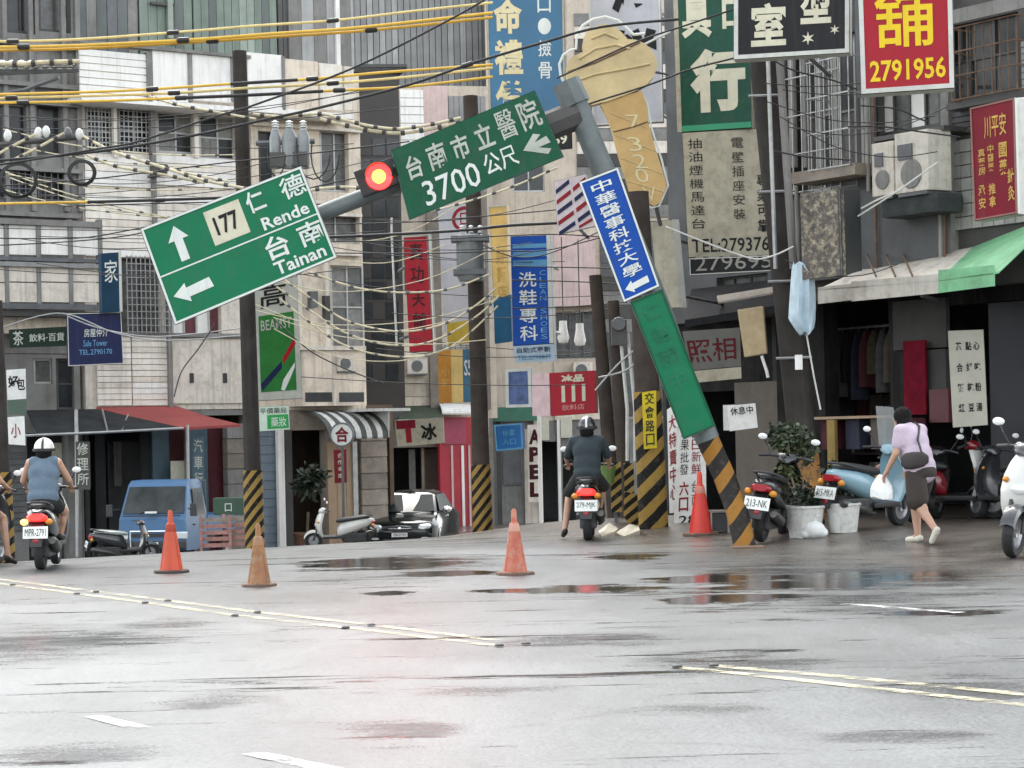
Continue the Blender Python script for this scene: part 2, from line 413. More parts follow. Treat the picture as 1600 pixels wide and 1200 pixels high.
strip('road_marking', [(1055, 1043), (1190, 1057), (1400, 1080), (1640, 1107)], .11, m_ylw, 'front stripe of the cream double line right of the junction gap')
strip('road_marking', [(1115, 1041), (1300, 1057), (1480, 1074), (1640, 1090)], .12, m_ylw, 'rear stripe of the cream double line right of the junction gap')
strip('road_marking', [(145, 1120), (225, 1140)], .11, m_wht, 'short white lane dash near the lower left corner')
strip('road_marking', [(395, 1178), (560, 1212)], .12, m_wht, 'white lane dash at the bottom edge of the picture')
strip('road_marking', [(1320, 944), (1500, 958)], .13, m_wht, 'white lane dash before the stained forecourt')
for i, (x, y) in enumerate([(20, 914), (120, 928), (150, 925), (227, 942), (262, 939), (367, 962), (402, 957), (540, 981), (580, 977), (780, 1009), (822, 1006), (1058, 1042), (1115, 1040)]):
    g = G(x, y, .008)
    mb = MB().lathe([(.034, 0), (.032, .008), (.022, .014), (.0, .016)], 10, c=g)
    o = mb.build('road_stud', m_black, off=None)
    o2 = tag(o, 'small black stud set along the cream double road line', 'road stud', 'black studs along the double line')

# ------------------------------------------------------------------ facades
class Facade:
    def __init__(s, name, label, ref, d, phi, zb=-1.3, cat='building'):
        p = P(ref[0], ref[1], d); s.o = Vector((p.x, p.y, zb)); s.phi = phi; s.zb = zb
        s.c, s.s = math.cos(phi), math.sin(phi)
        s.root = thing(name, label, cat, s.o, phi)
    def loc(s, px, py, y=0.0):
        r = ray(px, py)
        d = (y-s.o.x*s.s+s.o.y*s.c)/(-r.x*s.s+s.c)
        X, Y, Z = d*r.x, d, CAMH+d*r.z
        return ((X-s.o.x)*s.c+(Y-s.o.y)*s.s, Z-s.zb)
    def rect(s, r, y=0.0):
        mx, my = (r[0]+r[2])/2, (r[1]+r[3])/2
        x0 = s.loc(r[0], my, y)[0]; x1 = s.loc(r[2], my, y)[0]; z1 = s.loc(mx, r[1], y)[1]; z0 = s.loc(mx, r[3], y)[1]
        return x0, z0, x1, z1
    def box(s, name, r, yf, yb, m, parent=None, bevel=0):
        x0, z0, x1, z1 = s.rect(r, yf)
        return MB().box((x0, yf, z0), (x1, yb, z1)).build(name, m, parent or s.root, bevel=bevel)
    def pc(s, name, r, yf, yb, m, parent=None):
        x0, z0, x1, z1 = s.rect(r, yf)
        return piece(name, ((x0+x1)/2, (yf+yb)/2, (z0+z1)/2), (x1-x0, yb-yf, z1-z0), m, parent or s.root)
    def wall(s, name, r, holes, yf, yb, m, parent=None):
        X0, Z0, X1, Z1 = s.rect(r, yf); H = [s.rect(h, yf) for h in holes]
        xs = sorted({X0, X1, *[min(max(h[i], X0), X1) for h in H for i in (0, 2)]})
        zs = sorted({Z0, Z1, *[min(max(h[i], Z0), Z1) for h in H for i in (1, 3)]})
        mb = MB(); inside = lambda x, z: any(h[0] < x < h[2] and h[1] < z < h[3] for h in H)
        idx = {}
        def solid(i, j):
            return 0 <= i < len(xs)-1 and 0 <= j < len(zs)-1 and not inside((xs[i]+xs[i+1])/2, (zs[j]+zs[j+1])/2)
        def V(i, j, k):
            if (i, j, k) not in idx: idx[(i, j, k)] = len(mb.v); mb.v.append((xs[i], yf if k == 0 else yb, zs[j]))
            return idx[(i, j, k)]
        for i in range(len(xs)-1):
            for j in range(len(zs)-1):
                if not solid(i, j): continue
                mb.f.append((V(i, j, 0), V(i+1, j, 0), V(i+1, j+1, 0), V(i, j+1, 0))); mb.f.append((V(i, j+1, 1), V(i+1, j+1, 1), V(i+1, j, 1), V(i, j, 1)))
                for (di, dj, a, b) in ((-1, 0, (i, j), (i, j+1)), (1, 0, (i+1, j+1), (i+1, j)), (0, -1, (i+1, j), (i, j)), (0, 1, (i, j+1), (i+1, j+1))):
                    if not solid(i+di, j+dj): mb.f.append((V(*a, 0), V(*b, 0), V(*b, 1), V(*a, 1)))
        return mb.build(name, m, parent or s.root)
    def window(s, r, y, m_frame, m_glass, cols=2, rows=1, fw=.045, grille=None, gn=(6, 8), m_g=None, curtain=None):
        x0, z0, x1, z1 = s.rect(r, y)
        mb = MB(); e = .004
        mb.box((x0+e, y, z0+e), (x0+fw, y+.07, z1-e)).box((x1-fw, y, z0+e), (x1-e, y+.07, z1-e)).box((x0+fw, y, z0+e), (x1-fw, y+.07, z0+fw)).box((x0+fw, y, z1-fw), (x1-fw, y+.07, z1-e))
        for i in range(1, cols):
            x = x0+(x1-x0)*i/cols; mb.box((x-fw*.4, y+.006, z0+fw), (x+fw*.4, y+.06, z1-fw))
        for j in range(1, rows):
            z = z0+(z1-z0)*j/rows; mb.box((x0+fw, y+.01, z-fw*.35), (x1-fw, y+.055, z+fw*.35))
        fr = mb.build('window', m_frame, s.root)
        for i in range(cols):
            for j in range(rows):
                a = x0+(x1-x0)*i/cols; b = x0+(x1-x0)*(i+1)/cols; c = z0+(z1-z0)*j/rows; d = z0+(z1-z0)*(j+1)/rows
                mg = m_glass if not (curtain and (i+j) % 2 == 0) else curtain
                piece('pane', ((a+b)/2, y+.035+.012*((i+j) % 2), (c+d)/2), (b-a-.01, .008, d-c-.01), mg, fr)
        if grille is not None:
            g = MB(); nx_, nz_ = gn
            for i in range(nx_+1):
                x = x0+(x1-x0)*i/nx_; g.box((x-.009, y-grille, z0-.03), (x+.009, y-grille+.016, z1+.03))
            for j in range(nz_+1):
                z = z0+(z1-z0)*j/nz_; g.box((x0-.03, y-grille-.014, z-.008), (x1+.03, y-grille-.001, z+.008))
            g.build('grille', m_g or m_frame, fr)
        return fr
    def boards(s, name, r, n, y, th, m, vertical=False, gap=.012, mats=None, jitter=.006, parent=None):
        x0, z0, x1, z1 = s.rect(r, y); rn = random.Random(int(r[0]*7+r[1]))
        for i in range(n):
            mm = m if not mats else mats[rn.randrange(len(mats))]; j = rn.uniform(0, jitter)
            if vertical:
                a = x0+(x1-x0)*i/n; b = x0+(x1-x0)*(i+1)/n
                piece(name, ((a+b)/2, y-j+th/2, (z0+z1)/2), (b-a-gap, th, z1-z0), mm, parent or s.root)
            else:
                a = z0+(z1-z0)*i/n; b = z0+(z1-z0)*(i+1)/n
                piece(name, ((x0+x1)/2, y-j+th/2, (a+b)/2), (x1-x0, th, b-a-gap), mm, parent or s.root, rot=(R(-2.5), 0, 0))
    def room(s, r, depth, m, yf=.35):
        x0, z0, x1, z1 = s.rect(r, yf)
        mb = MB(); t = .1
        mb.box((x0, yf+depth, z0), (x1, yf+depth+t, z1)); mb.box((x0-t, yf, z0), (x0, yf+depth+t, z1)); mb.box((x1, yf, z0), (x1+t, yf+depth+t, z1))
        mb.box((x0-t, yf, z1), (x1+t, yf+depth+t, z1+t)); mb.box((x0-t, yf-.3, z0-.15), (x1+t, yf+depth+t, z0))
        return mb.build('room', m, s.root)

m_glass = mat('window_glass', (.03, .034, .036), .2, var=.5, vscale=2.5, spec=.35)
m_glass2 = mat('dusty_glass', (.10, .10, .098), .35, var=.55, vscale=5, streak=.3)
m_curt = mat('grey_curtain', (.24, .235, .225), .85, var=.35, vscale=6, streak=.6)
m_alu = mat('aluminium_frame', (.42, .42, .41), .45, .3, var=.2)
m_alud = mat('dark_window_frame', (.06, .058, .055), .5, var=.3)
m_grey = mat('grey_render', (.215, .21, .20), .85, var=.3, vscale=1.2, streak=.55, dirt_amt=.35, bump=.25)
m_greyd = mat('dark_grey_render', (.066, .063, .060), .85, var=.35, vscale=1.4, streak=.5, bump=.2)
m_whitew = mat('white_panel', (.78, .76, .72), .6, var=.10, vscale=1.0, streak=.35, dirt_amt=.12)
m_siding = mat('cream_siding', (.74, .69, .61), .6, var=.12, vscale=2.0, streak=.32, dirt_amt=.15)
m_siding2 = mat('cream_siding_stained', (.66, .60, .52), .62, var=.14, vscale=2.0, streak=.5, dirt_amt=.25)
m_cream = mat('cream_render', (.68, .59, .48), .8, var=.16, vscale=1.2, streak=.5, dirt_amt=.28, bump=.2)
m_beige = mat('beige_render', (.56, .48, .39), .8, var=.15, vscale=1.2, streak=.38, dirt_amt=.2, bump=.2)
m_pink = mat('pink_render', (.58, .44, .41), .8, var=.15, vscale=1.2, streak=.3, dirt_amt=.15)
m_brown = mat('dark_brown_tile', (.030, .024, .020), .45, var=.3, vscale=2)
m_corr = mat('grey_corrugated_sheet', (.24, .24, .235), .55, .2, var=.25, vscale=1.3, streak=.45)
m_corr2 = mat('light_corrugated_sheet', (.33, .33, .325), .55, .2, var=.25, vscale=1.3, streak=.4)
m_gcorr = mat('green_grey_sheet', (.165, .21, .175), .55, var=.3, vscale=1.3, streak=.6)
m_gcorr2 = mat('pale_green_sheet', (.27, .32, .27), .55, var=.3, vscale=1.3, streak=.6)
m_gcorr3 = mat('dark_grey_sheet', (.11, .125, .12), .6, var=.3, vscale=1.3, streak=.5)
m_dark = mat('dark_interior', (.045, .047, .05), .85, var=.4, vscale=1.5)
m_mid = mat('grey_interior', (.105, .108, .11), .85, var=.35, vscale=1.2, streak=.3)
m_teal = mat('teal_paint', (.055, .10, .13), .6, var=.2, streak=.3)
m_maroon = mat('maroon_paint', (.11, .025, .032), .55, var=.2, streak=.25)
m_redcan = mat('red_canopy', (.30, .055, .05), .75, var=.18, vscale=1.5, streak=.2)
m_steel = mat('galvanised_steel', (.36, .36, .355), .42, .5, var=.25, vscale=6)
m_lead = mat('dull_grey_metal', (.12, .125, .13), .5, .3, var=.3, vscale=5)
m_rust = mat('rusty_steel', (.16, .09, .055), .75, .1, var=.5, vscale=6, dirt_amt=.5)
m_stone = mat('stone_block', (.30, .255, .21), .8, var=.3, vscale=2.5, dirt_amt=.3, bump=.4, bscale=25)
m_stone2 = mat('stone_block_dark', (.21, .18, .15), .8, var=.3, vscale=2.5, dirt_amt=.3, bump=.4, bscale=25)
m_shut = mat('blue_grey_shutter', (.165, .205, .25), .55, var=.15, streak=.35)
m_wood = mat('tan_wood_panel', (.36, .25, .16), .6, var=.2, vscale=2, streak=.4)
m_paper = mat('white_paper', (.74, .73, .70), .7, var=.12, vscale=6, dirt_amt=.12)
m_pale = mat('pale_poster', (.55, .53, .43), .7, var=.15, vscale=5)

PHL = R(36)
# ---- far-left grey shophouse
f = Facade('grey_shophouse', 'grey concrete shophouse with panelled balcony at the left edge', (64, 600), 43.1, PHL)
f.wall('wall', (-170, -60, 128, 552), [(8, -60, 54, 52), (60, -60, 110, 50), (-60, 160, 42, 258), (58, 165, 96, 245), (-60, 264, 104, 312)], 0, .3, m_grey)
for r, c, g in (((8, -60, 54, 52), 2, m_glass), ((60, -60, 110, 50), 2, m_glass2), ((58, 165, 96, 245), 1, m_glass)): f.window(r, .12, m_alud, g, c, 1)
f.window((-60, 160, 42, 258), .12, m_alu, m_glass, 3, 1); f.window((-60, 264, 104, 312), .12, m_alud, m_glass, 4, 1, grille=.2, gn=(16, 3), m_g=m_lead)
for x in (6, 47, 98, 120): f.pc('pilaster', (x, -60, x+7, 330), -.09, 0, m_grey)
for y in (58, 122, 150, 256, 328): f.pc('ledge', (-170, y, 127, y+7), -.16, 0, m_grey)
# balcony of concrete panels
bal = f.box('balcony', (-170, 484, 158, 493), -.95, 0, m_greyd)
PW = [-90, -40, 10, 60, 110, 157]
for a, b in zip(PW[:-1], PW[1:]):
    for y0, y1 in ((352, 398), (416, 440), (442, 472)):
        f.pc('panel', (a+4, y0, b-1, y1), -.93, -.85, m_whitew if y0 < 400 else m_siding2, bal)
for x in PW: f.pc('post', (x-2, 343, x+4, 484), -.97, -.83, m_grey, bal)
for y0, y1, m in ((340, 349, m_grey), (400, 406, m_lead), (408, 415, m_corr), (473, 482, m_lead)): f.pc('rail', (-170, y0, 158, y1), -1.02, -.84, m, bal)
f.box('balcony_soffit', (-170, 494, 110, 520), -.5, 0, m_cream)
f.box('upper_body', (-170, -60, 126, 552), .3, 6.5, m_greyd)
# ground floor of the grey house
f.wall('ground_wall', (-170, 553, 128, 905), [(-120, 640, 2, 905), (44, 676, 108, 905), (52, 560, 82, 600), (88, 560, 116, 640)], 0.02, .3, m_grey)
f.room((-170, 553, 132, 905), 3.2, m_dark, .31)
f.window((52, 560, 82, 600), .1, m_alu, m_glass2, 1, 1); f.window((88, 560, 116, 640), .1, m_alud, m_glass, 1, 2)
f.boards('shutter_slat', (10, 690, 42, 830), 15, -.03, .03, m_lead, gap=.03)
f.pc('door_pane', (72, 692, 98, 742), .32, .36, m_pale); f.pc('door_pane', (72, 746, 98, 800), .32, .36, m_paper)
f.pc('pillar', (108, 660, 127, 905), -.1, .02, m_grey)

# ---- white tiled shophouse
f = Facade('white_tiled_shophouse', 'white panelled shophouse above the red canopy and blue truck', (262, 600), 44.7, PHL); W2 = f
f.wall('wall', (129, 95, 395, 640), [(133, 168, 178, 240), (183, 168, 238, 240), (245, 176, 304, 240), (311, 182, 369, 250), (188, 404, 252, 520), (268, 470, 346, 524)], 0, .3, m_siding2)
f.box('upper_body', (129, 95, 394, 640), .3, 6.5, m_greyd)
for r, cu in (((133, 168, 178, 240), 0), ((183, 168, 238, 240), 0), ((245, 176, 304, 240), 1), ((311, 182, 369, 250), 1)):
    f.window(r, .14, m_alu, m_glass, 2, 2, curtain=m_curt if cu else None, grille=.12 if not cu else None, gn=(8, 9), m_g=m_alu)
f.window((188, 404, 252, 520), .12, m_alud, m_glass2, 2, 3, grille=.32, gn=(9, 11), m_g=m_steel)
f.window((268, 470, 346, 524), .1, m_alu, m_maroon, 4, 1, curtain=m_whitew)
# projecting parapet with white panels
par = f.box('parapet', (128, 158, 392, 166), -.75, 0, m_whitew)
f.boards('siding_board', (125, 80, 230, 158), 7, -.72, .05, m_whitew, parent=par, gap=.018)
f.pc('parapet_post', (230, 82, 238, 158), -.76, -.6, m_grey, par)
f.pc('parapet_panel', (239, 80, 294, 158), -.73, -.64, m_whitew, par); f.pc('parapet_panel', (301, 84, 361, 158), -.73, -.64, m_whitew, par)
f.pc('parapet_panel', (366, 86, 392, 158), -.73, -.64, m_whitew, par)
f.pc('parapet_post', (294, 82, 301, 158), -.75, -.6, m_grey, par); f.pc('parapet_post', (361, 84, 366, 158), -.75, -.6, m_grey, par)
f.pc('parapet_cap', (125, 74, 392, 79), -.8, -.55, m_grey, par)
MS = [m_siding, m_siding, m_siding2, m_whitew]
f.boards('siding_board', (133, 246, 240, 292), 4, -.05, .05, m_siding, mats=MS); f.boards('siding_board', (244, 246, 371, 292), 4, -.05, .05, m_siding, mats=MS)
f.boards('siding_board', (134, 296, 240, 402), 9, -.06, .05, m_siding, mats=MS)
f.boards('siding_board', (244, 296, 372, 402), 9, -.05, .05, m_siding2, mats=MS)
f.boards('siding_board', (152, 524, 205, 634), 12, -.07, .05, m_siding, mats=MS); f.boards('siding_board', (207, 524, 263, 634), 12, -.07, .05, m_siding, mats=MS)
f.pc('pilaster', (178, 166, 183, 246), -.1, 0, m_siding); f.pc('pilaster', (238, 166, 245, 402), -.12, 0, m_grey); f.pc('pilaster', (304, 170, 311, 246), -.1, 0, m_siding)
f.pc('downpipe', (263, 402, 269, 640), -.16, -.06, m_grey)
f.box('plain_wall_panel', (270, 530, 384, 630), -.05, 0, m_siding2)
for x in (297, 349): f.pc('vent_slot', (x, 583, x+6, 598), -.07, -.04, m_dark)
f.pc('ledge', (129, 520, 392, 526), -.12, 0, m_grey)
# ground floor
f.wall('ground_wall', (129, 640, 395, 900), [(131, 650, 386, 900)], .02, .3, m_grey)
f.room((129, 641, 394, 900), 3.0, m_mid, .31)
for x0, x1, y0, m, d in ((150, 166, 660, m_dark, .9), (222, 240, 660, m_dark, .5), (240, 266, 668, m_teal, .25), (266, 292, 660, m_maroon, .6), (298, 326, 668, m_teal, .2), (326, 357, 664, m_maroon, .4)):
    f.pc('door_panel', (x0, y0, x1, 900), d, d+.08, m)
f.pc('post', (292, 664, 297, 900), .0, .08, m_steel); f.pc('notice', (267, 720, 295, 756), .12, .14, m_pale)
f.boards('stone_block', (357, 662, 386, 898), 10, -.06, .2, m_stone, mats=[m_grey, m_stone2, m_grey], gap=.012)
f.pc('wall_panel', (170, 690, 222, 900), 1.6, 1.66, m_mid)
f.pc('wall_panel', (178, 690, 190, 760), 1.4, 1.45, m_grey)
# red canopy: a sloped sheet on a light steel frame, its own thing
can = thing('red_canopy', 'faded red sheet canopy over the garage behind the blue truck', 'canopy', f.o, PHL)
def loc3(f, px, py, y): a = f.loc(px, py, y); return Vector((a[0], y, a[1]))
q = [loc3(f, 150, 636, -.05), loc3(f, 275, 634, -.05), loc3(f, 376, 663, -1.7), loc3(f, 285, 668, -1.7)]
mb = MB(); n_ = 9
rows = []
for i in range(n_+1):
    t = i/n_; a = q[0].lerp(q[1], t); b = q[3].lerp(q[2], t); rows.append([a+Vector((0, 0, 0)), a.lerp(b, .5)+Vector((0, 0, -.03)), b, b+Vector((0, 0, -.05)), a.lerp(b, .5)+Vector((0, 0, -.06)), a+Vector((0, 0, -.03))])
mb.loft(rows); mb.build('canopy_sheet', m_redcan, can)
mb = MB()
mb.tube([loc3(f, 30, 681, -1.72), loc3(f, 150, 676, -1.72), loc3(f, 286, 669, -1.72)], .028, 6); mb.build('front_rail', m_steel, can)
for (a, b) in (((118, 640), (122, 676)), ((160, 640), (168, 674)), ((200, 648), (190, 674))): MB().tube([loc3(f, a[0], a[1], -.6), loc3(f, b[0], b[1], -1.7)], .018, 6).build('strut', m_steel, can)
MB().tube([loc3(f, 119, 640, -1.7), loc3(f, 121, 870, -1.7)], .035, 8).build('support_post', m_steel, can)
MB().tube([loc3(f, 293, 664, -1.7), loc3(f, 296, 866, -1.7)], .03, 8).build('support_post', m_steel, can)
qq = [loc3(f, 40, 641, -.1), loc3(f, 150, 639, -.1), loc3(f, 285, 668, -1.68), loc3(f, 60, 678, -1.68)]
mb = MB(); mb.add([*qq, *[v+Vector((0, 0, -.02)) for v in qq]], [(0, 1, 2, 3), (7, 6, 5, 4), (0, 4, 5, 1), (1, 5, 6, 2), (2, 6, 7, 3), (3, 7, 4, 0)])
mb.build('shade_net', mat('dark_shade_net', (.04, .042, .044), .95, var=.3, spec=.1), can)

# ---- cream shophouse
f = Facade('cream_shophouse', 'cream shophouse with green advert board and striped awning', (480, 600), 46.5, PHL); C3 = f
f.wall('wall', (396, 110, 566, 640), [(486, 335, 562, 380), (517, 415, 570, 545), (500, 205, 545, 300), (404, 205, 430, 290), (474, 612, 519, 630)], 0, .3, m_cream)
f.box('upper_body', (396, 110, 566, 640), .3, 6.5, m_greyd)
f.window((486, 335, 562, 380), .12, m_alu, m_glass2, 2, 1); f.window((517, 415, 569, 545), .12, m_alu, m_curt, 2, 2, curtain=m_glass2); f.window((500, 205, 545, 300), .12, m_alu, m_glass2, 2, 1); f.window((404, 205, 430, 290), .12, m_alud, m_glass, 1, 1)
par = f.box('parapet', (388, 172, 553, 180), -.7, 0, m_whitew)
for a, b, t, m in ((388, 441, 84, m_whitew), (446, 497, 94, m_cream), (500, 535, 100, m_siding), (538, 553, 104, m_siding2)): f.pc('parapet_panel', (a, t, b, 172), -.68, -.58, m, par)
f.pc('parapet_post', (441, 88, 446, 172), -.7, -.56, m_grey, par)
bb = f.box('bay_panel', (472, 548, 572, 634), -.55, 0, m_cream)
for a, b in ((477, 519), (530, 569)): f.pc('vent', (a, 613, b, 628), -.555, -.5, m_dark, bb)
f.pc('seam', (521, 548, 525, 634), -.57, -.55, m_siding2, bb); f.pc('ledge', (440, 540, 572, 547), -.6, 0, m_siding2)
for x in (436, 466, 508): f.pc('pilaster', (x, 400, x+6, 545), -.1, 0, m_siding2)
f.pc('meter_box', (486, 455, 497, 480), -.15, 0, m_lead); f.pc('meter_box', (508, 462, 516, 500), -.12, 0, m_greyd)
for y in (196, 312, 330, 392): f.pc('ledge', (396, y, 566, y+5), -.13, 0, m_siding2)
f.wall('ground_wall', (396, 640, 612, 892), [(399, 668, 436, 892), (458, 672, 512, 892), (604, 672, 618, 892)], .02, .3, m_stone)
f.room((396, 641, 610, 892), 2.5, mat('brown_interior', (.12, .085, .06), .85, var=.3), .31)
f.boards('shutter_slat', (399, 668, 435, 890), 16, .1, .03, m_shut, gap=.008)
f.pc('pillar', (436, 668, 446, 892), -.08, .02, m_whitew); f.pc('pillar', (447, 672, 458, 892), -.05, .02, m_greyd)
f.boards('wood_panel', (513, 690, 556, 890), 3, -.06, .06, m_wood, vertical=True, gap=.01)
f.pc('post', (553, 690, 560, 890), -.1, -.02, m_steel)
f.boards('stone_block', (566, 664, 606, 890), 9, -.1, .1, m_stone, mats=[m_stone, m_stone2, m_stone], gap=.015)

# striped awning on the cream house
aw = thing('striped_awning', 'grey and white striped barrel awning behind the round sign', 'awning', f.o, PHL)
p0 = f.loc(468, 642, -.05); p1 = f.loc(560, 642, -.05); na = 12; stripes = 11
m_aw1 = mat('awning_white', (.55, .55, .52), .7, var=.2, streak=.5); m_aw2 = mat('awning_dark', (.06, .065, .06), .7, var=.2)
drop = f.loc(480, 640, -1)[1]-f.loc(480, 684, -1)[1]
for i in range(stripes):
    a = p0[0]+(p1[0]-p0[0])*i/stripes; b = p0[0]+(p1[0]-p0[0])*(i+1)/stripes-.004
    rows = []
    for k in range(9):
        t = k/8*math.pi/2; y = -.05-1.15*math.sin(t); z = p0[1]-drop*(1-math.cos(t)); rows.append([Vector((a, y, z)), Vector((b, y, z)), Vector((b, y+.01, z-.03)), Vector((a, y+.01, z-.03))])
    MB().loft(rows).build('stripe', m_aw1 if i % 2 else m_aw2, aw)
MB().box((p1[0], -1.2, p1[1]-drop), (p1[0]+.02, -.05, p1[1])).build('end_panel', m_aw1, aw)
MB().box((p0[0]+.9, -1.28, p1[1]-.03), (p1[0]+.5, -.05, p1[1]+.03)).build('top_sheet', m_aw1, aw)

# ---- dark brown tower, roof sheds
f = Facade('dark_brown_tower', 'narrow dark brown tower block behind the red traffic light', (595, 600), 56, R(14))
f.box('wall', (556, 112, 628, 640), 0, 5, m_brown)
for i in range(3):
    for j in range(12):
        f.pc('pane', (560+i*22, 216+j*32, 579+i*22, 243+j*32), -.03, 0, m_glass if (i+j) % 3 else m_brown)
f.pc('cap', (554, 106, 630, 113), -.12, 5.1, m_greyd)

f = Facade('rooftop_shed', 'green-grey corrugated rooftop shed behind the white parapets', (330, 60), 47.5, PHL, zb=8.2)
f.boards('sheet', (118, -70, 215, 100), 6, 0, .06, m_gcorr3, vertical=True, mats=[m_gcorr3, m_lead, m_grey, m_gcorr3])
f.boards('sheet', (217, -70, 300, 100), 6, .02, .06, m_gcorr, vertical=True, mats=[m_gcorr, m_gcorr3, m_gcorr])
f.boards('sheet', (302, -70, 432, 110), 11, 0, .06, m_gcorr, vertical=True, mats=[m_gcorr, m_gcorr2, m_gcorr3, m_gcorr])
f.boards('sheet', (434, -70, 450, 120), 2, 0, .06, m_alud, vertical=True)
f.boards('sheet', (451, -70, 548, 120), 5, -.05, .06, m_corr, vertical=True, mats=[m_corr2, m_corr, m_grey])
f.pc('corner_post', (525, -70, 531, 120), -.12, -.04, m_whitew)
f.pc('corner_post', (262, -70, 270, 60), -.1, -.02, m_gcorr2); f.pc('window_frame', (236, 4, 272, 8), -.08, -.02, m_alud); f.pc('window_frame', (270, 6, 274, 70), -.08, -.02, m_alud)
f.box('shed_body', (118, -70, 548, 120), .1, 5, m_greyd)
f = Facade('corrugated_shed', 'tall grey corrugated metal shed above the yellow cables', (650, 80), 66, R(8), zb=8)
f.boards('sheet', (544, -60, 776, 160), 24, 0, .06, m_corr, vertical=True, mats=[m_corr, m_corr2, m_corr], gap=.02, jitter=.025)
f.box('shed_body', (544, -60, 776, 160), .1, 5, m_greyd)
f.pc('eave', (560, 100, 636, 105), -.2, 0, m_alud)
# ------------------------------------------------------------------ houses at the end of the side street
f = Facade('pink_and_white_house', 'pink and white house above the red shop front', (690, 600), 63, R(12)); C5 = f
f.wall('wall', (606, 134, 772, 655), [(690, 225, 735, 300), (600, 545, 640, 590)], 0, .3, m_beige)
f.box('upper_body', (606, 134, 772, 655), .3, 6, m_greyd)
f.boards('siding_board', (626, 140, 662, 232), 7, -.06, .05, m_whitew, gap=.015)
f.box('pink_panel', (662, 134, 700, 232), -.05, 0, m_pink)
f.boards('sheet', (702, 150, 760, 300), 7, -.05, .05, m_corr, vertical=True)
f.window((690, 305, 735, 360), .1, m_alu, m_glass2, 2, 1)
f.pc('pilaster', (670, 330, 690, 640), -.25, 0, m_stone2); f.pc('pilaster', (752, 300, 764, 640), -.2, 0, m_stone2)
f.window((632, 380, 666, 460), -.03, m_alud, m_glass, 1, 2); f.window((694, 540, 744, 620), -.03, m_alu, m_glass2, 2, 1, grille=.2, gn=(6, 4), m_g=m_lead)
f.boards('wall_tile', (600, 540, 686, 640), 5, -.07, .06, m_cream, mats=[m_cream, m_beige, m_siding2])
f.window((606, 470, 628, 510), -.02, m_alud, m_glass, 1, 1)
f.pc('cornice', (572, 598, 632, 604), -.5, 0, m_greyd); f.pc('balcony_slab', (572, 612, 632, 620), -.7, 0, m_alud); f.pc('balcony_front', (572, 622, 628, 656), -.72, -.64, m_alud)
f.pc('air_vent', (582, 604, 624, 612), -.68, -.1, m_whitew)
f.wall('ground_wall', (606, 655, 772, 856), [(612, 699, 690, 856)], .02, .3, m_stone2)
f.room((608, 656, 771, 856), 2.6, m_mid, .31)
f.pc('door_panel', (664, 702, 690, 856), .5, .56, mat('brown_door', (.13, .09, .075), .6, var=.2)); f.pc('door_panel', (640, 702, 650, 856), .45, .5, m_grey); f.pc('post', (660, 700, 664, 856), .3, .4, m_stone)
f.pc('pillar', (598, 700, 607, 856), -.08, .02, m_stone)
rp = f.box('red_pillar', (688, 652, 744, 830), -.35, .02, mat('red_shop_paint', (.40, .022, .04), .45, var=.2, vscale=2, streak=.2))
for x, w_ in ((706, 3), (722, 4), (733, 3)): f.pc('pillar_rib', (x, 696, x+w_, 822), -.40, -.35, m_pink if x != 722 else m_whitew, rp)
f.pc('pillar_panel', (694, 655, 728, 694), -.39, -.35, mat('dark_pink_panel', (.33, .05, .09), .5, var=.2), rp)
f.pc('pillar_foot', (686, 828, 746, 858), -.38, .02, mat('tan_plinth', (.45, .25, .10), .7, var=.2))
aw = thing('dark_green_awning', 'small dark green awning above the cream shop board', 'awning', f.o, R(12))
q = [loc3(f, 628, 634, -.05), loc3(f, 690, 632, -.05), loc3(f, 692, 654, -1.0), loc3(f, 622, 657, -1.0)]
MB().add([*q, *[v+Vector((0, 0, -.03)) for v in q]], [(0, 1, 2, 3), (7, 6, 5, 4), (0, 4, 5, 1), (1, 5, 6, 2), (2, 6, 7, 3), (3, 7, 4, 0)]).build('canopy_sheet', mat('dark_green_canvas', (.055, .07, .045), .8, var=.3), aw)
MB().tube([q[3], q[2]], .025, 6).build('front_rail', m_steel, aw)
aw = thing('white_awning', 'small white rolled awning above the red shop front', 'awning', f.o, R(12))
rows = []
for k in range(8):
    t = k/7*math.pi/2; y = -.05-.7*math.sin(t); a = f.loc(686, 630, -.3); b = f.loc(734, 634, -.3); z = a[1]-.28*(1-math.cos(t)); rows.append([Vector((a[0], y, z)), Vector((b[0], y, z-.03)), Vector((b[0], y+.02, z-.07)), Vector((a[0], y+.02, z-.04))])
MB().loft(rows).build('canopy_sheet', m_whitew, aw)

f = Facade('beige_corner_house', 'beige and grey house behind the blue shoe-cleaning sign', (860, 600), 64, R(4)); C6 = f
f.wall('wall', (764, -60, 1075, 656), [(868, 488, 932, 560), (800, 200, 850, 300)], 0, .3, m_beige)
f.box('upper_body', (764, -60, 1075, 656), .3, 6, m_greyd)
f.box('pink_wall_panel', (866, 366, 930, 478), -.5, 0, m_pink)
f.window((868, 488, 932, 560), .1, m_alud, m_glass2, 3, 1, grille=.3, gn=(6, 3), m_g=m_lead)
f.window((800, 200, 850, 300), .1, m_alu, m_glass, 2, 1)
f.boards('siding_board', (866, 566, 936, 656), 5, -.05, .05, m_beige, mats=[m_beige, m_cream])
f.boards('siding_board', (900, 20, 1070, 340), 16, -.05, .05, m_grey, mats=[m_grey, m_greyd, m_mid, m_siding2])
f.boards('wall_tile', (940, 345, 1072, 650), 14, -.05, .05, m_mid, mats=[m_mid, m_greyd, m_grey])
f.wall('ground_wall', (764, 656, 1075, 852), [(846, 690, 872, 852), (880, 700, 985, 852)], .02, .3, m_grey)
f.room((764, 657, 1074, 852), 2.2, m_mid, .31)
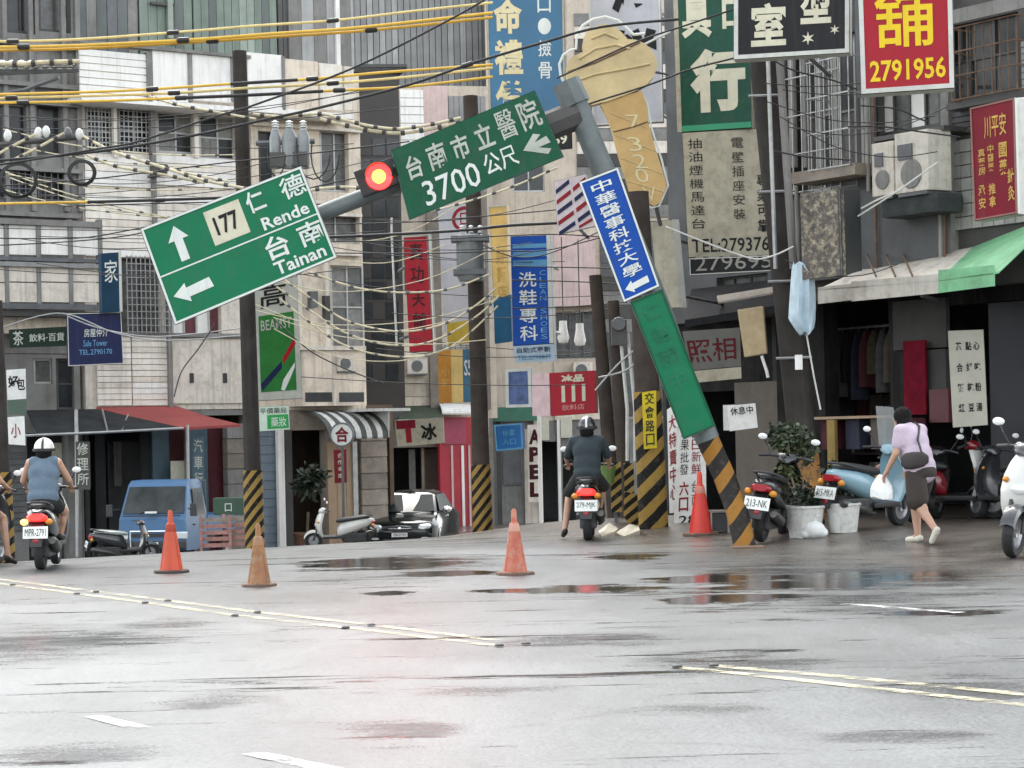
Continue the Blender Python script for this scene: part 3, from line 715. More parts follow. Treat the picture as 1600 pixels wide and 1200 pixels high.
f.pc('door_panel', (786, 704, 814, 758), -.02, .02, m_lead); f.pc('door_panel', (820, 670, 846, 852), -.03, .02, m_siding2)
for x in (843, 872): f.pc('post', (x, 656, x+5, 852), -.1, -.04, m_whitew)
f.pc('pillar', (770, 656, 784, 852), -.2, .02, m_greyd)
f.pc('green_fascia', (766, 636, 842, 658), -.5, -.3, mat('green_fascia', (.03, .13, .085), .5, var=.2))
f.pc('notice', (834, 652, 858, 688), -.13, -.11, m_pale); f.pc('notice', (876, 652, 894, 684), -.13, -.11, m_pale)
f.pc('door_panel', (900, 700, 940, 852), .4, .46, m_grey); f.pc('door_panel', (944, 660, 952, 852), .1, .2, m_stone2)

# ------------------------------------------------------------------ right-hand row of shops
PHR = R(-56)
m_tile = mat('grey_wall_tile', (.36, .35, .33), .55, var=.15, vscale=4, dirt_amt=.2)
m_tile2 = mat('grey_wall_tile_dark', (.29, .28, .265), .55, var=.15, vscale=4, dirt_amt=.3)
f = Facade('tiled_shophouse', 'dark tiled shophouse over the white and green canopy', (1400, 600), 32.6, PHR, zb=.1); R7 = f
f.wall('wall', (1215, -60, 1720, 452), [(1236, 60, 1338, 300), (1372, 130, 1470, 205), (1478, 30, 1592, 150)], 0, .3, m_greyd)
f.box('upper_body', (1215, -60, 1720, 440), .3, 6, m_dark)
f.box('balcony_wall', (1240, 295, 1470, 430), -.25, 0, m_mid)
f.window((1236, 60, 1338, 300), .15, m_alu, m_curt, 4, 2, grille=.35, gn=(7, 4), m_g=m_steel, curtain=m_mid)
f.window((1372, 130, 1470, 205), .1, m_alud, m_glass2, 4, 1, curtain=m_whitew)
f.window((1478, 30, 1592, 150), .1, m_alud, m_glass, 3, 2, curtain=m_mid)
f.pc('sunshade', (1484, 2, 1610, 24), -.7, -.64, m_grey); f.pc('ledge', (1478, 150, 1620, 160), -.35, 0, m_alud); f.pc('ledge', (1365, 205, 1475, 212), -.5, 0, m_alud)
f.pc('pilaster', (1338, -40, 1356, 300), -.12, 0, m_mid); f.pc('pilaster', (1470, -40, 1482, 430), -.15, 0, m_grey)
# large wall tiles beside the red box sign
x0, z0, x1, z1 = f.rect((1484, 208, 1640, 352), -.06); cols, rws = 9, 7
for i in range(cols):
    for j in range(rws):
        a = x0+(x1-x0)*i/cols; b = x0+(x1-x0)*(i+1)/cols; c = z0+(z1-z0)*j/rws; d = z0+(z1-z0)*(j+1)/rws
        piece('tile', ((a+b)/2, -.035, (c+d)/2), (b-a-.014, .06, d-c-.014), m_tile if random.random() < .6 else m_tile2, f.root)
for (x, r_) in ((1217, .05), (1224, .03), (1476, .03)):
    a = f.loc(x, -40, -.12); b = f.loc(x, 430, -.12)
    MB().tube([(a[0], -.12, a[1]), (a[0], -.12, b[1])], r_, 8).build('downpipe', m_grey if r_ > .04 else m_alud, f.root, smooth=True)
# caged windows, strips and boards crowd the upper wall
m_strip = mat('pale_grey_strip', (.28, .27, .25), .7, var=.25, streak=.5)
for a, b in ((1232, 1240), (1252, 1258), (1274, 1284), (1300, 1308)): f.pc('wall_strip', (a, 70, b, 262), -.16, -.1, m_strip)
f.box('wooden_ledge', (1236, 262, 1336, 280), -.55, 0, m_stone)
f.boards('shutter_slat', (1340, 150, 1366, 262), 5, -.14, .06, m_mid, vertical=True, mats=[m_mid, m_strip, m_greyd])
f.boards('shutter_slat', (1482, 170, 1560, 206), 4, -.08, .06, m_greyd, mats=[m_greyd, m_mid])
f.boards('louvre', (1596, 60, 1640, 150), 9, -.1, .05, m_strip)
cg = MB(); X0, Z0, X1, Z1 = f.rect((1262, 92, 1326, 262), -.6)
for i in range(6): x = X0+(X1-X0)*i/5; cg.box((x-.008, -.6, Z0), (x+.008, -.584, Z1))
for j in range(4): z = Z0+(Z1-Z0)*j/3; cg.box((X0-.01, -.614, z-.01), (X1+.01, -.6, z+.01)); cg.box((X0-.01, -.6, z-.01), (X0+.006, 0, z+.01)); cg.box((X1-.006, -.6, z-.01), (X1+.01, 0, z+.01))
cg.build('window_cage', m_steel, f.root)
cg = MB(); X0, Z0, X1, Z1 = f.rect((1486, 34, 1588, 148), -.45)
for i in range(9): x = X0+(X1-X0)*i/8; cg.box((x-.008, -.45, Z0), (x+.008, -.434, Z1))
for j in range(4): z = Z0+(Z1-Z0)*j/3; cg.box((X0-.01, -.464, z-.01), (X1+.01, -.45, z+.01)); cg.box((X0-.01, -.45, z-.01), (X0+.006, 0, z+.01)); cg.box((X1-.006, -.45, z-.01), (X1+.01, 0, z+.01))
cg.build('window_cage', m_rust, f.root)
for (x, y0, y1, r_) in ((1350, -40, 300, .03), (1362, 60, 420, .022), (1466, 200, 430, .035), (1472, 210, 430, .02), (1244, 290, 430, .03)):
    a = f.loc(x, y0, -.3); b = f.loc(x, y1, -.3); MB().tube([(a[0], -.3, a[1]), (a[0]+.01, -.3, (a[1]+b[1])/2), (a[0], -.3, b[1])], r_, 7).build('pipe', m_strip if r_ > .025 else m_rust, f.root, smooth=True)
f.box('sagging_tarpaulin', (1376, 306, 1466, 336), -.7, -.2, mat('grey_green_tarpaulin', (.05, .055, .055), .85, spec=.15, var=.4, bump=.6, bscale=7), bevel=.06)
# shop ground floor: deep and dark
m_shopw = mat('shaded_shop_wall', (.028, .027, .027), .9, var=.5, vscale=2, streak=.3, spec=.1)  # near-black base colour carries the shade of the shop interior
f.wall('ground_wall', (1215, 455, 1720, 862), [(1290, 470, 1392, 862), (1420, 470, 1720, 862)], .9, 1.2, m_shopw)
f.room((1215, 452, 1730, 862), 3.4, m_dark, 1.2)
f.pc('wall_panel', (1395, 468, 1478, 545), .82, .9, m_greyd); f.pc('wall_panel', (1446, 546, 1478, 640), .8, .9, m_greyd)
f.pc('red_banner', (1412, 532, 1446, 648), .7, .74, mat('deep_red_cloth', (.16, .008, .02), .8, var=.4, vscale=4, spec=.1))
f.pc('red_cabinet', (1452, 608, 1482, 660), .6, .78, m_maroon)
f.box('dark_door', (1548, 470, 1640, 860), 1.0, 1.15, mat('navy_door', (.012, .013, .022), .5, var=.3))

# canopy of the tiled shophouse
can = thing('shop_canopy', 'dirty white shop canopy ending in faded green sheet', 'canopy', f.o, PHR)
m_canw = mat('dirty_white_canvas', (.62, .58, .51), .7, var=.15, vscale=2, streak=.35, dirt_amt=.35, dirt=(.22, .12, .06))
m_cang = mat('faded_green_canvas', (.18, .45, .23), .6, var=.3, vscale=2.2, streak=.2, dirt_amt=.25, dirt=(.35, .5, .38))
def slab(name, pts, th, m, par):
    q = [Vector(p) for p in pts]; k = len(q)
    MB().add([*q, *[v+Vector((0, 0, -th)) for v in q]], [tuple(range(k)), tuple(range(2*k-1, k-1, -1))]+[(i, i+k, (i+1) % k+k, (i+1) % k) for i in range(k)]).build(name, m, par)
B = lambda x, y: loc3(f, x, y, -.05); Fr = lambda x, y: loc3(f, x, y, -1.35)
slab('canopy_sheet', [B(1355, 416), B(1520, 386), Fr(1466, 438), Fr(1278, 452)], .02, m_canw, can)
slab('canopy_sheet', [B(1520, 386), B(1660, 330), Fr(1560, 425), Fr(1466, 438)], .02, m_cang, can)
def valance(x0, y0, x1, y1, h0, h1, m):
    a, b = Fr(x0, y0), Fr(x1, y1); c, d = Fr(x1, y1+h1), Fr(x0, y0+h0)
    t = Vector((0, .02, 0)); MB().add([a, b, c, d, a+t, b+t, c+t, d+t], [(0, 1, 2, 3), (7, 6, 5, 4), (0, 4, 5, 1), (1, 5, 6, 2), (2, 6, 7, 3), (3, 7, 4, 0)]).build('valance', m, can)
valance(1278, 449, 1330, 443, 26, 26, m_canw); valance(1330, 440, 1466, 428, 31, 30, m_canw); valance(1466, 422, 1553, 414, 36, 33, m_cang)
for x in (1345, 1375, 1402): MB().tube([B(x+6, 392), Fr(x+24, 432)], .015, 5).build('stay_rod', m_rust, can)
MB().tube([loc3(f, 1440, 462, -1.2), loc3(f, 1470, 470, .4)], .025, 6).build('bracket', m_lead, can)

# the next shop, behind the leaning mast
f = Facade('photo_shop_house', 'dark shophouse carrying the green board and the photo shop sign', (1130, 600), 37.6, PHR, zb=.05); R8 = f
f.wall('wall', (1042, -60, 1213, 500), [(1060, 20, 1110, 120), (1120, 430, 1200, 480)], 0, .3, m_mid)
f.box('upper_body', (1042, -60, 1213, 500), .3, 6, m_dark)
f.window((1120, 430, 1200, 480), .1, m_alud, m_glass2, 3, 1)
f.wall('ground_wall', (1042, 500, 1213, 850), [(1060, 612, 1150, 850)], .4, .7, m_shopw)
f.room((1042, 500, 1214, 850), 2.5, m_dark, .7)
f.box('brown_shutter', (1150, 596, 1238, 850), -.1, .0, mat('brown_grey_wall', (.135, .115, .095), .8, var=.2, streak=.3))
f.pc('notice', (1130, 632, 1184, 672), .2, .23, m_paper)
can = thing('black_canopy', 'sagging black sheet canopy above the photo shop sign', 'canopy', f.o, PHR)
B = lambda x, y: loc3(f, x, y, -.02); Fr = lambda x, y: loc3(f, x, y, -1.1)
slab('canopy_sheet', [B(1080, 452), B(1215, 436), Fr(1232, 474), Fr(1070, 500)], .12, mat('black_tarpaulin', (.018, .018, .020), .85, var=.4, bump=.6, bscale=6, spec=.1), can)
slab('canopy_edge', [Fr(1120, 462), Fr(1232, 444), loc3(f, 1234, 452, -1.2), loc3(f, 1122, 472, -1.2)], .03, m_stone2, can)
# ------------------------------------------------------------------ sign boards
class Quad:
    """a flat board given by its four photo corners (tl, tr, br, bl) at its own distance"""
    def __init__(s, c, d):
        dl, dr = (d, d) if not isinstance(d, tuple) else d
        s.p = [P(*c[0], dl), P(*c[1], dr), P(*c[2], dr), P(*c[3], dl)]
        s.n = (s.p[1]-s.p[0]).cross(s.p[3]-s.p[0]).normalized()
        if s.n.y > 0: s.n = -s.n
    def at(s, u, v, off=0.0):
        a = s.p[0].lerp(s.p[1], u); b = s.p[3].lerp(s.p[2], u); return a.lerp(b, v)+s.n*off
    def base(s): return (s.p[2]+s.p[3])/2
def sign(name, label, c, d, face, th=.08, side=None, frame=None, fw=.03, texts=(), group=None, bars=(), cat='sign', extra=None, pieces=()):
    q = Quad(c, d); root = thing(name, label, cat, q.base(), 0, group); off = q.base()
    vs = [q.at(0, 0), q.at(1, 0), q.at(1, 1), q.at(0, 1)]; bk = [v-q.n*th for v in vs]
    MB().add([*vs, *bk], [(0, 1, 2, 3), (7, 6, 5, 4)]+[(i, i+4, (i+1) % 4+4, (i+1) % 4) for i in range(4)]).build('panel', face, root, off=off)
    if side:
        e = .004; mb = MB()
        o = [v+q.n*.001 for v in (q.at(-.004, -.004), q.at(1.004, -.004), q.at(1.004, 1.004), q.at(-.004, 1.004))]; o2 = [v-q.n*(th+.01) for v in o]
        mb.add([*o, *o2], [(i, i+4, (i+1) % 4+4, (i+1) % 4) for i in range(4)]+[(7, 6, 5, 4)]); mb.build('casing', side, root, off=off)
    if frame:
        w_ = (q.p[1]-q.p[0]).length; h_ = (q.p[3]-q.p[0]).length; fu, fv = fw/w_, fw/h_
        mb = MB()
        for (a, b, e, g) in ((0, 0, 1, fv), (0, 1-fv, 1, 1), (0, fv, fu, 1-fv), (1-fu, fv, 1, 1-fv)):
            k = [q.at(a, b, .014), q.at(e, b, .014), q.at(e, g, .014), q.at(a, g, .014)]; k2 = [v-q.n*.014 for v in k]
            mb.add([*k, *k2], [(0, 1, 2, 3)]+[(i, i+4, (i+1) % 4+4, (i+1) % 4) for i in range(4)])
        mb.build('frame', frame, root, off=off)
    def rectpart(nm, u0, v0, u1, v1, m, lift=.005):
        k = [q.at(u0, v0, lift), q.at(u1, v0, lift), q.at(u1, v1, lift), q.at(u0, v1, lift)]; k2 = [v-q.n*(lift-.001) for v in k]
        MB().add([*k, *k2], [(0, 1, 2, 3)]+[(i, i+4, (i+1) % 4+4, (i+1) % 4) for i in range(4)]).build(nm, m, root, off=off)
    for b in bars: rectpart('stripe' if len(b) < 6 else b[5], *b[:5])
    for (nm, poly, m) in pieces:
        mb = MB(); mb.prism(poly, lambda p: q.at(p[0], p[1], .007), lambda p: q.at(p[0], p[1], .001)); mb.build(nm, m, root, off=off)
    for t in texts:
        s_, u0, v0, u1, v1, m = t[:6]; o = t[6] if len(t) > 6 else {}
        bold = o.get('bold', .012); lift = o.get('lift', .008)
        mb = MB()
        items = []
        if o.get('vert'):
            n = len(s_); g = o.get('gap', .12)
            for i, ch in enumerate(s_):
                a = v0+(v1-v0)*i/n; b = v0+(v1-v0)*(i+1)/n; items.append((ch, u0, a, u1, b-(b-a)*g))
        else: items.append((s_, u0, v0, u1, v1))
        for ch, a, b, c_, d_ in items:
            gv, gf = glyphs(ch, bold)
            mb.add([q.at(a+(c_-a)*x, b+(d_-b)*y, lift) for x, y in gv], gf)
        if mb.v: mb.build('lettering', m, root, off=off)
    return root, q

def side_face(c, d, m, root):
    q = Quad(c, d); off = root.location; vs = [q.at(0, 0), q.at(1, 0), q.at(1, 1), q.at(0, 1)]; bk = [v-q.n*.04 for v in vs]
    MB().add([*vs, *bk], [(0, 1, 2, 3), (7, 6, 5, 4)]+[(i, i+4, (i+1) % 4+4, (i+1) % 4) for i in range(4)]).build('side_panel', m, root, off=off)
def pm(name, rgb, rough=.45, **k): return mat(name, srgb(*rgb), rough, **{'var': .14, 'vscale': 3, 'spec': .22, 'streak': .16, **k})
s_green = pm('sign_green', (0, 132, 88), .5, var=.10, dirt_amt=.08)
s_green2 = pm('sign_green_dark', (0, 98, 66), .5, var=.15, dirt_amt=.15)
s_white = pm('sign_white', (232, 236, 230), .45, var=.06)
s_cream = pm('sign_cream', (228, 222, 196), .5, var=.1, dirt_amt=.12)
s_worn = pm('worn_white_letters', (206, 208, 196), .5, var=.2, dirt_amt=.35, dirt=(.18, .25, .2))
s_blue = pm('sign_blue', (0, 86, 190), .5, var=.12)
s_black = pm('sign_black', (22, 22, 28), .4, var=.3)
s_ink = pm('black_ink', (28, 28, 30), .5)
s_red = pm('sign_red', (190, 24, 46), .4, var=.1)
s_maroon = pm('sign_maroon', (140, 20, 42), .5, var=.2)
s_yel = pm('sign_yellow', (250, 214, 40), .45, var=.06)
s_yel2 = pm('sign_ochre', (222, 178, 92), .5, var=.14, dirt_amt=.15)
s_gold = pm('pale_gold_letters', (238, 222, 176), .45, var=.1)
s_navy = pm('sign_navy', (22, 36, 88), .4, var=.2)
s_tealb = pm('sign_teal_blue', (28, 72, 100), .4, var=.2)
s_redink = pm('red_ink', (168, 30, 44), .5)
s_ghost = pm('faded_ghost_letters', (34, 128, 94), .5, var=.3)
s_grn = pm('advert_green', (52, 138, 62), .5, var=.2)
s_board = pm('weathered_board', (196, 188, 166), .6, var=.18, dirt_amt=.3)
s_alu = mat('sign_back_metal', (.35, .36, .36), .45, .5, var=.2)

def arrow(u, v, w_, h_, ang, head=.5, shaft=.42):
    """outline of an arrow pointing along ang (0 = up in sign space), as u,v points; w_,h_ half sizes in u and v"""
    pts = [(0, -1), (1, -1+2*head*.8), (shaft, -1+2*head*.8), (shaft, 1), (-shaft, 1), (-shaft, -1+2*head*.8), (-1, -1+2*head*.8)]
    ca, sa = math.cos(ang), math.sin(ang)
    return [(u+w_*(x*ca-y*sa), v+h_*(x*sa+y*ca)) for x, y in pts]

# --- boards on the leaning mast
DM = 28.6
sign('direction_sign', 'large green direction board with two white arrows and route number 177', ((220, 358), (470, 260), (526, 402), (274, 507)), DM-.35, s_green, .03, s_alu, s_white, .028,
     texts=[('仁', .625, .05, .735, .27, s_white, {'bold': .02}), ('德', .84, .045, .985, .27, s_white, {'bold': .012}), ('Rende', .67, .345, .955, .475, s_white, {'bold': .02}),
            ('台', .635, .55, .775, .785, s_white, {'bold': .02}), ('南', .84, .55, .985, .785, s_white, {'bold': .014}), ('Tainan', .645, .81, .955, .945, s_white, {'bold': .02}),
            ('177', .41, .16, .555, .35, s_ink, {'bold': .02, 'lift': .013})],
     bars=[(.01, .505, .99, .52, s_white, 'divider'), (.372, .075, .592, .43, s_cream, 'route_plate')],
     pieces=[('arrow', arrow(.185, .27, .062, .18, 0), s_white), ('arrow', [(.045, .74), (.13, .655), (.13, .705), (.275, .69), (.285, .795), (.135, .80), (.135, .85)], s_white)])
sign('hospital_sign', 'dark green board reading 3700 with a hooked arrow on the leaning mast', ((612, 235), (835, 142), (880, 245), (640, 343)), DM-.3, s_green2, .03, s_alu,
     texts=[('台', .06, .17, .165, .50, s_worn, {'bold': .02}), ('南', .21, .13, .33, .50, s_worn, {'bold': .016}), ('市', .375, .15, .485, .50, s_worn, {'bold': .02}), ('立', .535, .13, .65, .48, s_worn, {'bold': .02}), ('醫', .69, .08, .81, .48, s_worn, {'bold': .004}), ('院', .845, .06, .975, .48, s_worn, {'bold': .014}),
            ('3700', .125, .58, .49, .93, s_white, {'bold': .006}), ('公尺', .53, .56, .745, .86, s_white, {'bold': .012})],
     pieces=[('arrow', [(.79, .71), (.885, .545), (.925, .59), (.875, .665), (.955, .64), (.965, .745), (.885, .75), (.955, .83), (.925, .885)], s_worn)])
sign('university_sign', 'blue vertical board with white characters and a left arrow', ((905, 285), (965, 262), (1030, 447), (975, 472)), DM-.32, s_blue, .03, s_alu, s_white, .024,
     texts=[('中華醫事科技大學', .22, .045, .74, .855, s_white, {'vert': True, 'bold': .012, 'gap': .14})],
     pieces=[('arrow', [(.14, .915), (.36, .868), (.36, .892), (.8, .882), (.8, .935), (.36, .942), (.36, .965)], s_white)])
sign('blank_green_sign', 'long green board with faded ghost characters at the foot of the mast', ((985, 472), (1035, 452), (1118, 665), (1068, 686)), DM-.31, s_green, .03, s_alu, s_green2, .02,
     texts=[('仁德國中', .2, .06, .72, .72, s_ghost, {'vert': True, 'bold': .012, 'gap': .3})])

# --- boards on the right-hand row
m_frw = pm('white_sign_frame', (222, 222, 214), .5, var=.12, dirt_amt=.15)
star = [(.5+.5*(1 if k % 2 == 0 else .35)*math.sin(k*math.pi/6), .5-.5*(1 if k % 2 == 0 else .35)*math.cos(k*math.pi/6)) for k in range(12)]
st = lambda u, v, a, b: [(u+(x-.5)*a, v+(y-.5)*b) for x, y in star]
sign('salon_sign', 'black hair salon sign with cream characters and white frame', ((1147, -95), (1327, -103), (1327, 82), (1147, 93)), (29.6, 29.2), s_black, .25, m_frw, m_frw, .055,
     texts=[('造', .58, .04, .845, .36, s_cream, {'bold': .02}), ('室', .15, .545, .455, .905, s_cream, {'bold': .035}), ('型', .58, .40, .845, .74, s_cream, {'bold': .035})], pieces=[('star', st(.645, .86, .12, .115), s_cream), ('star', st(.875, .80, .09, .085), s_cream)])
sign('grocery_sign', 'bright red shop sign with yellow character and number 2791956', ((1336, -160), (1484, -168), (1491, 137), (1346, 147)), (28.9, 28.7), s_red, .28, m_frw, m_frw, .06,
     texts=[('舖', .17, .46, .80, .775, s_yel, {'bold': .012}), ('2791956', .1, .835, .915, .945, s_yel, {'bold': .02})])
r_, q_ = sign('medicine_sign', 'maroon box sign with gold lettering and white side at the right edge', ((1516, 169), (1585, 153), (1590, 333), (1523, 345)), (28.6, 28.2), s_maroon, .3, m_frw, pm('tan_frame', (170, 120, 110), .5), .02,
     texts=[('川平安', .3, .1, .8, .3, s_yel2, {'bold': .01}), ('真藥房', .14, .38, .3, .62, s_yel2, {'vert': True, 'bold': .012}), ('中醫藥', .36, .36, .5, .6, s_yel2, {'vert': True, 'bold': .012}), ('國藥', .62, .36, .8, .66, s_yel2, {'vert': True, 'bold': .015}), ('承安', .12, .7, .28, .92, s_yel2, {'vert': True, 'bold': .012}), ('推拿', .36, .7, .52, .92, s_yel2, {'vert': True, 'bold': .012}), ('針灸', .8, .6, .95, .9, s_yel2, {'vert': True, 'bold': .015})])
side_face(((1586, 153), (1640, 148), (1640, 322), (1591, 333)), (28.2, 29.0), s_white, r_)
sign('hardware_sign', 'tall dark green board with a large cream brush character', ((1056, -120), (1168, -126), (1174, 199), (1066, 206)), (33.6, 33.2), pm('board_green', (10, 88, 66), .4, var=.2, dirt_amt=.15), .12, s_board, None, .03,
     texts=[('真', .04, .30, .47, .555, s_cream, {'bold': .03}), ('口', .62, .38, .95, .52, s_cream, {'bold': .03}), ('行', .14, .61, .93, .915, s_cream, {'bold': .06})],
     bars=[(0, .972, 1, 1.0, pm('mint_strip', (70, 170, 126), .5), 'edge_strip'), (-.07, 0, -.005, 1, s_board, 'edge_post')])
sign('services_board', 'cream board of small service lettering with telephone line', ((1066, 208), (1202, 200), (1206, 398), (1076, 402)), (33.5, 33.2), s_board, .1, s_board, None, .03,
     texts=[('抽油煙機馬達台', .06, .05, .22, .8, s_ink, {'vert': True, 'bold': .0, 'gap': .25}), ('電壁插座安裝', .56, .06, .70, .74, pm('brown_ink', (92, 84, 74), .6), {'vert': True, 'bold': .01, 'gap': .25}), ('專業可靠', .84, .36, .98, .84, s_ink, {'vert': True, 'bold': .01, 'gap': .2}),
            ('TEL:279376', .05, .855, .97, .965, s_ink, {'bold': .01})])
sign('number_board', 'black strip with large grey phone digits under the cream board', ((1077, 404), (1208, 399), (1210, 423), (1078, 430)), (33.4, 33.1), s_black, .1, None, m_frw, .014, texts=[('279695', .07, -.12, .98, .78, pm('grey_digits', (176, 172, 160), .5), {'bold': .0})])
sign('white_light_box', 'blank dirty white upright box sign beside the cone sign', ((1017, 347), (1050, 343), (1062, 480), (1030, 482)), (33.2, 33.0), s_board, .2, m_frw)
r_, q_ = sign('weathered_box_sign', 'old grey box sign with peeling paint above the canopy', ((1250, 303), (1312, 296), (1316, 430), (1254, 437)), (30.2, 29.8), mat('peeling_paint', (.085, .072, .062), .75, var=.5, vscale=5, dirt_amt=.9, dirt=(.34, .29, .2)), .1, None)
side_face(((1313, 297), (1344, 293), (1347, 423), (1317, 430)), (29.8, 30.6), mat('dark_box_side', (.028, .03, .034), .5, var=.3), r_)
sign('photo_shop_sign', 'grey sign with two dark red characters under the black canopy', ((1066, 518), (1156, 512), (1158, 572), (1078, 579)), (33.9, 33.6), mat('grey_sign_face', (.11, .105, .095), .6, var=.2, dirt_amt=.2), .15, None, None, texts=[('照相', .02, .22, .92, .82, pm('dried_red_ink', (104, 24, 28), .6), {'bold': .01})], bars=[(0, 1.02, 1, 1.32, s_board, 'lower_rail')])
sign('menu_banner', 'tall cream banner with rows of black characters in the dark shop', ((1481, 517), (1536, 515), (1543, 664), (1489, 668)), (31.2, 31.0), mat('cream_banner', (.40, .38, .32), .7, var=.12), .03, None, None,
     texts=[('茶  點 心', .2, .12, .88, .21, s_ink, {'bold': .02}), ('合  好 吃', .2, .34, .88, .43, s_ink, {'bold': .02}), ('麵  乾 粉', .2, .55, .88, .64, s_ink, {'bold': .02}), ('紅  豆 湯', .2, .76, .88, .85, s_ink, {'bold': .02})])
# --- upright posters behind the cone, hanging lantern
sign('white_poster_board', 'leaning white board crowded with red and black characters', ((1060, 664), (1102, 662), (1104, 822), (1052, 826)), (32.6, 32.5), m_paper, .03, None, None,
     texts=[('水果批發', .12, .03, .42, .5, s_ink, {'vert': True, 'bold': .0}), ('日日新鮮', .52, .03, .84, .5, s_redink, {'vert': True, 'bold': .0}), ('六口', .14, .55, .44, .86, s_redink, {'vert': True, 'bold': .02}), ('台南', .54, .55, .8, .8, s_ink, {'vert': True, 'bold': .0}), ('28', .16, .88, .7, .97, s_ink)])
sign('narrow_poster', 'narrow poster with pink and black characters beside the striped pole', ((1042, 640), (1058, 630), (1062, 800), (1046, 802)), (33.0, 32.9), m_paper, .03, None, None, texts=[('大特賣中心', .15, .08, .85, .9, s_redink, {'vert': True, 'bold': .01})])
sign('mint_price_card', 'white hanging notice stained with dark marks beneath the photo shop', ((1136, 634), (1180, 630), (1184, 668), (1140, 674)), (33.0, 32.9), m_paper, .02, None, None, texts=[('休息中', .1, .08, .9, .4, s_ink)])

# --- boards in the middle distance
sign('funeral_sign', 'tall teal blue sign with pale gold brush characters above the mast', ((755, -150), (879, -156), (884, 190), (765, 190)), (36.2, 36.0), mat('blue_gradient_face', srgb(40, 118, 160), .4, var=.25, vscale=.5), .2, s_board, s_board, .03,
     texts=[('生命禮儀', .09, .25, .46, 1.0, s_gold, {'vert': True, 'bold': .035, 'gap': .14}), ('納口‧撿骨', .66, .33, .83, .83, s_white, {'vert': True, 'bold': .01, 'gap': .25})])
sign('brush_painting_sign', 'white sign with black brush strokes behind the cone sign', ((918, -60), (1030, -64), (1036, 190), (926, 196)), (37.0, 36.8), pm('cool_white_face', (206, 206, 212), .5), .2, None, m_frw, .03, texts=[('海', .3, .02, .92, .32, s_ink, {'bold': .05}), ('鮮', .25, .42, .95, .8, s_ink, {'bold': .06})])
sign('shoe_cleaning_sign', 'blue shoe cleaning sign with white characters and white footer', ((798, 370), (860, 368), (865, 536), (802, 540)), (38.0, 37.8), s_blue, .15, m_frw, None, .02,
     texts=[('洗鞋專科', .18, .33, .62, .99, s_white, {'vert': True, 'bold': .010, 'gap': .16}), ('CLEAN SHOES', .70, .32, .86, .97, pm('pale_blue_letters', (120, 180, 226), .5), {'vert': True, 'bold': .0, 'gap': .25})],
     bars=[(.04, .07, .9, .11, pm('sky_blue_bar', (104, 170, 214), .5)), (.04, .14, .9, .19, pm('sky_blue_bar', (104, 170, 214), .5)), (.04, .22, .9, .28, pm('sky_blue_bar', (104, 170, 214), .5)), (.9, -.01, 1.0, 1.0, m_frw, 'edge_strip')])
sign('shoe_sign_footer', 'white strip of small lettering under the blue shoe sign', ((802, 541), (866, 537), (868, 564), (805, 567)), (38.0, 37.8), pm('pale_blue_face', (186, 206, 220), .5), .12, None, None, texts=[('自助式更新', .08, .12, .9, .45, s_navy), ('TEL:2793619', .08, .56, .9, .86, pm('sky_blue_bar', (104, 170, 214), .5))])
sign('red_block_sign', 'red square sign with white block characters above the dark rider', ((859, 583), (930, 579), (931, 645), (861, 650)), (37.0, 36.8), s_red, .15, s_red, None, .02,
     texts=[('冰品', .25, .06, .75, .24, s_cream, {'bold': .05}), ('▮▮▮', .25, .3, .78, .7, s_cream, {'bold': .02}), ('飲料店', .25, .76, .75, .9, pm('pink_letters', (232, 150, 150), .5))])
sign('pink_white_panel', 'pink and white panel beside the red square sign', ((831, 584), (858, 583), (860, 650), (832, 650)), (37.2, 37.1), pm('pale_pink_face', (236, 206, 208), .5, var=.25, vscale=6), .1, None, None)
sign('blue_mottled_sign', 'pale blue mottled panel with white border above the green fascia', ((790, 577), (829, 575), (831, 636), (791, 637)), (38.5, 38.4), pm('mottled_blue', (112, 136, 190), .5, var=.5, vscale=7), .1, None, s_white, .05)
sign('blue_square_sign', 'bright blue square sign hanging below the green fascia', ((772, 664), (816, 661), (818, 701), (776, 705)), (38.6, 38.4), pm('bright_blue_face', (46, 120, 190), .4, var=.15), .08, s_blue, pm('sky_blue_bar', (104, 170, 214), .5), .03, texts=[('停車', .28, .2, .72, .48, pm('sky_blue_bar', (104, 170, 214), .5)), ('入口', .24, .55, .74, .8, pm('sky_blue_bar', (104, 170, 214), .5))])
sign('red_vertical_sign', 'tall red sign with dark characters in a white rail frame', ((631, 372), (666, 370), (676, 548), (640, 550)), (40.0, 39.9), s_red, .1, s_maroon, None, .02, texts=[('真功夫館', .22, .05, .8, .86, pm('dark_red_ink', (74, 14, 26), .5), {'vert': True, 'bold': .010, 'gap': .25})])
rf = thing('white_rail_frame', 'white tubular frame standing round the tall red sign', 'frame', P(650, 548, 39.5)); off = rf.location
MB().tube([P(612, 340, 39.7), P(612, 366, 39.7), P(620, 540, 39.7)], .022, 6).build('rail', m_frw, rf, off=off); MB().tube([P(672, 368, 39.7), P(680, 555, 39.7)], .03, 6).build('rail', m_frw, rf, off=off); MB().tube([P(610, 366, 39.7), P(674, 366, 39.7)], .028, 6).build('rail', m_frw, rf, off=off)
ring = [(.62+.3*math.cos(a*math.pi/10), .12+.10*math.sin(a*math.pi/10)) for a in range(20)]; ring2 = [(.62+.22*math.cos(a*math.pi/10), .12+.073*math.sin(a*math.pi/10)) for a in range(20)]
r_, q_ = sign('white_ring_sign', 'tall white sign with a red ring mark beside the transformer', ((684, 322), (750, 316), (752, 515), (694, 518)), (41.5, 41.4), pm('cool_white_face', (206, 206, 212), .5), .1, None, None, texts=[('日', .52, .07, .70, .17, s_redink)])
mb = MB()
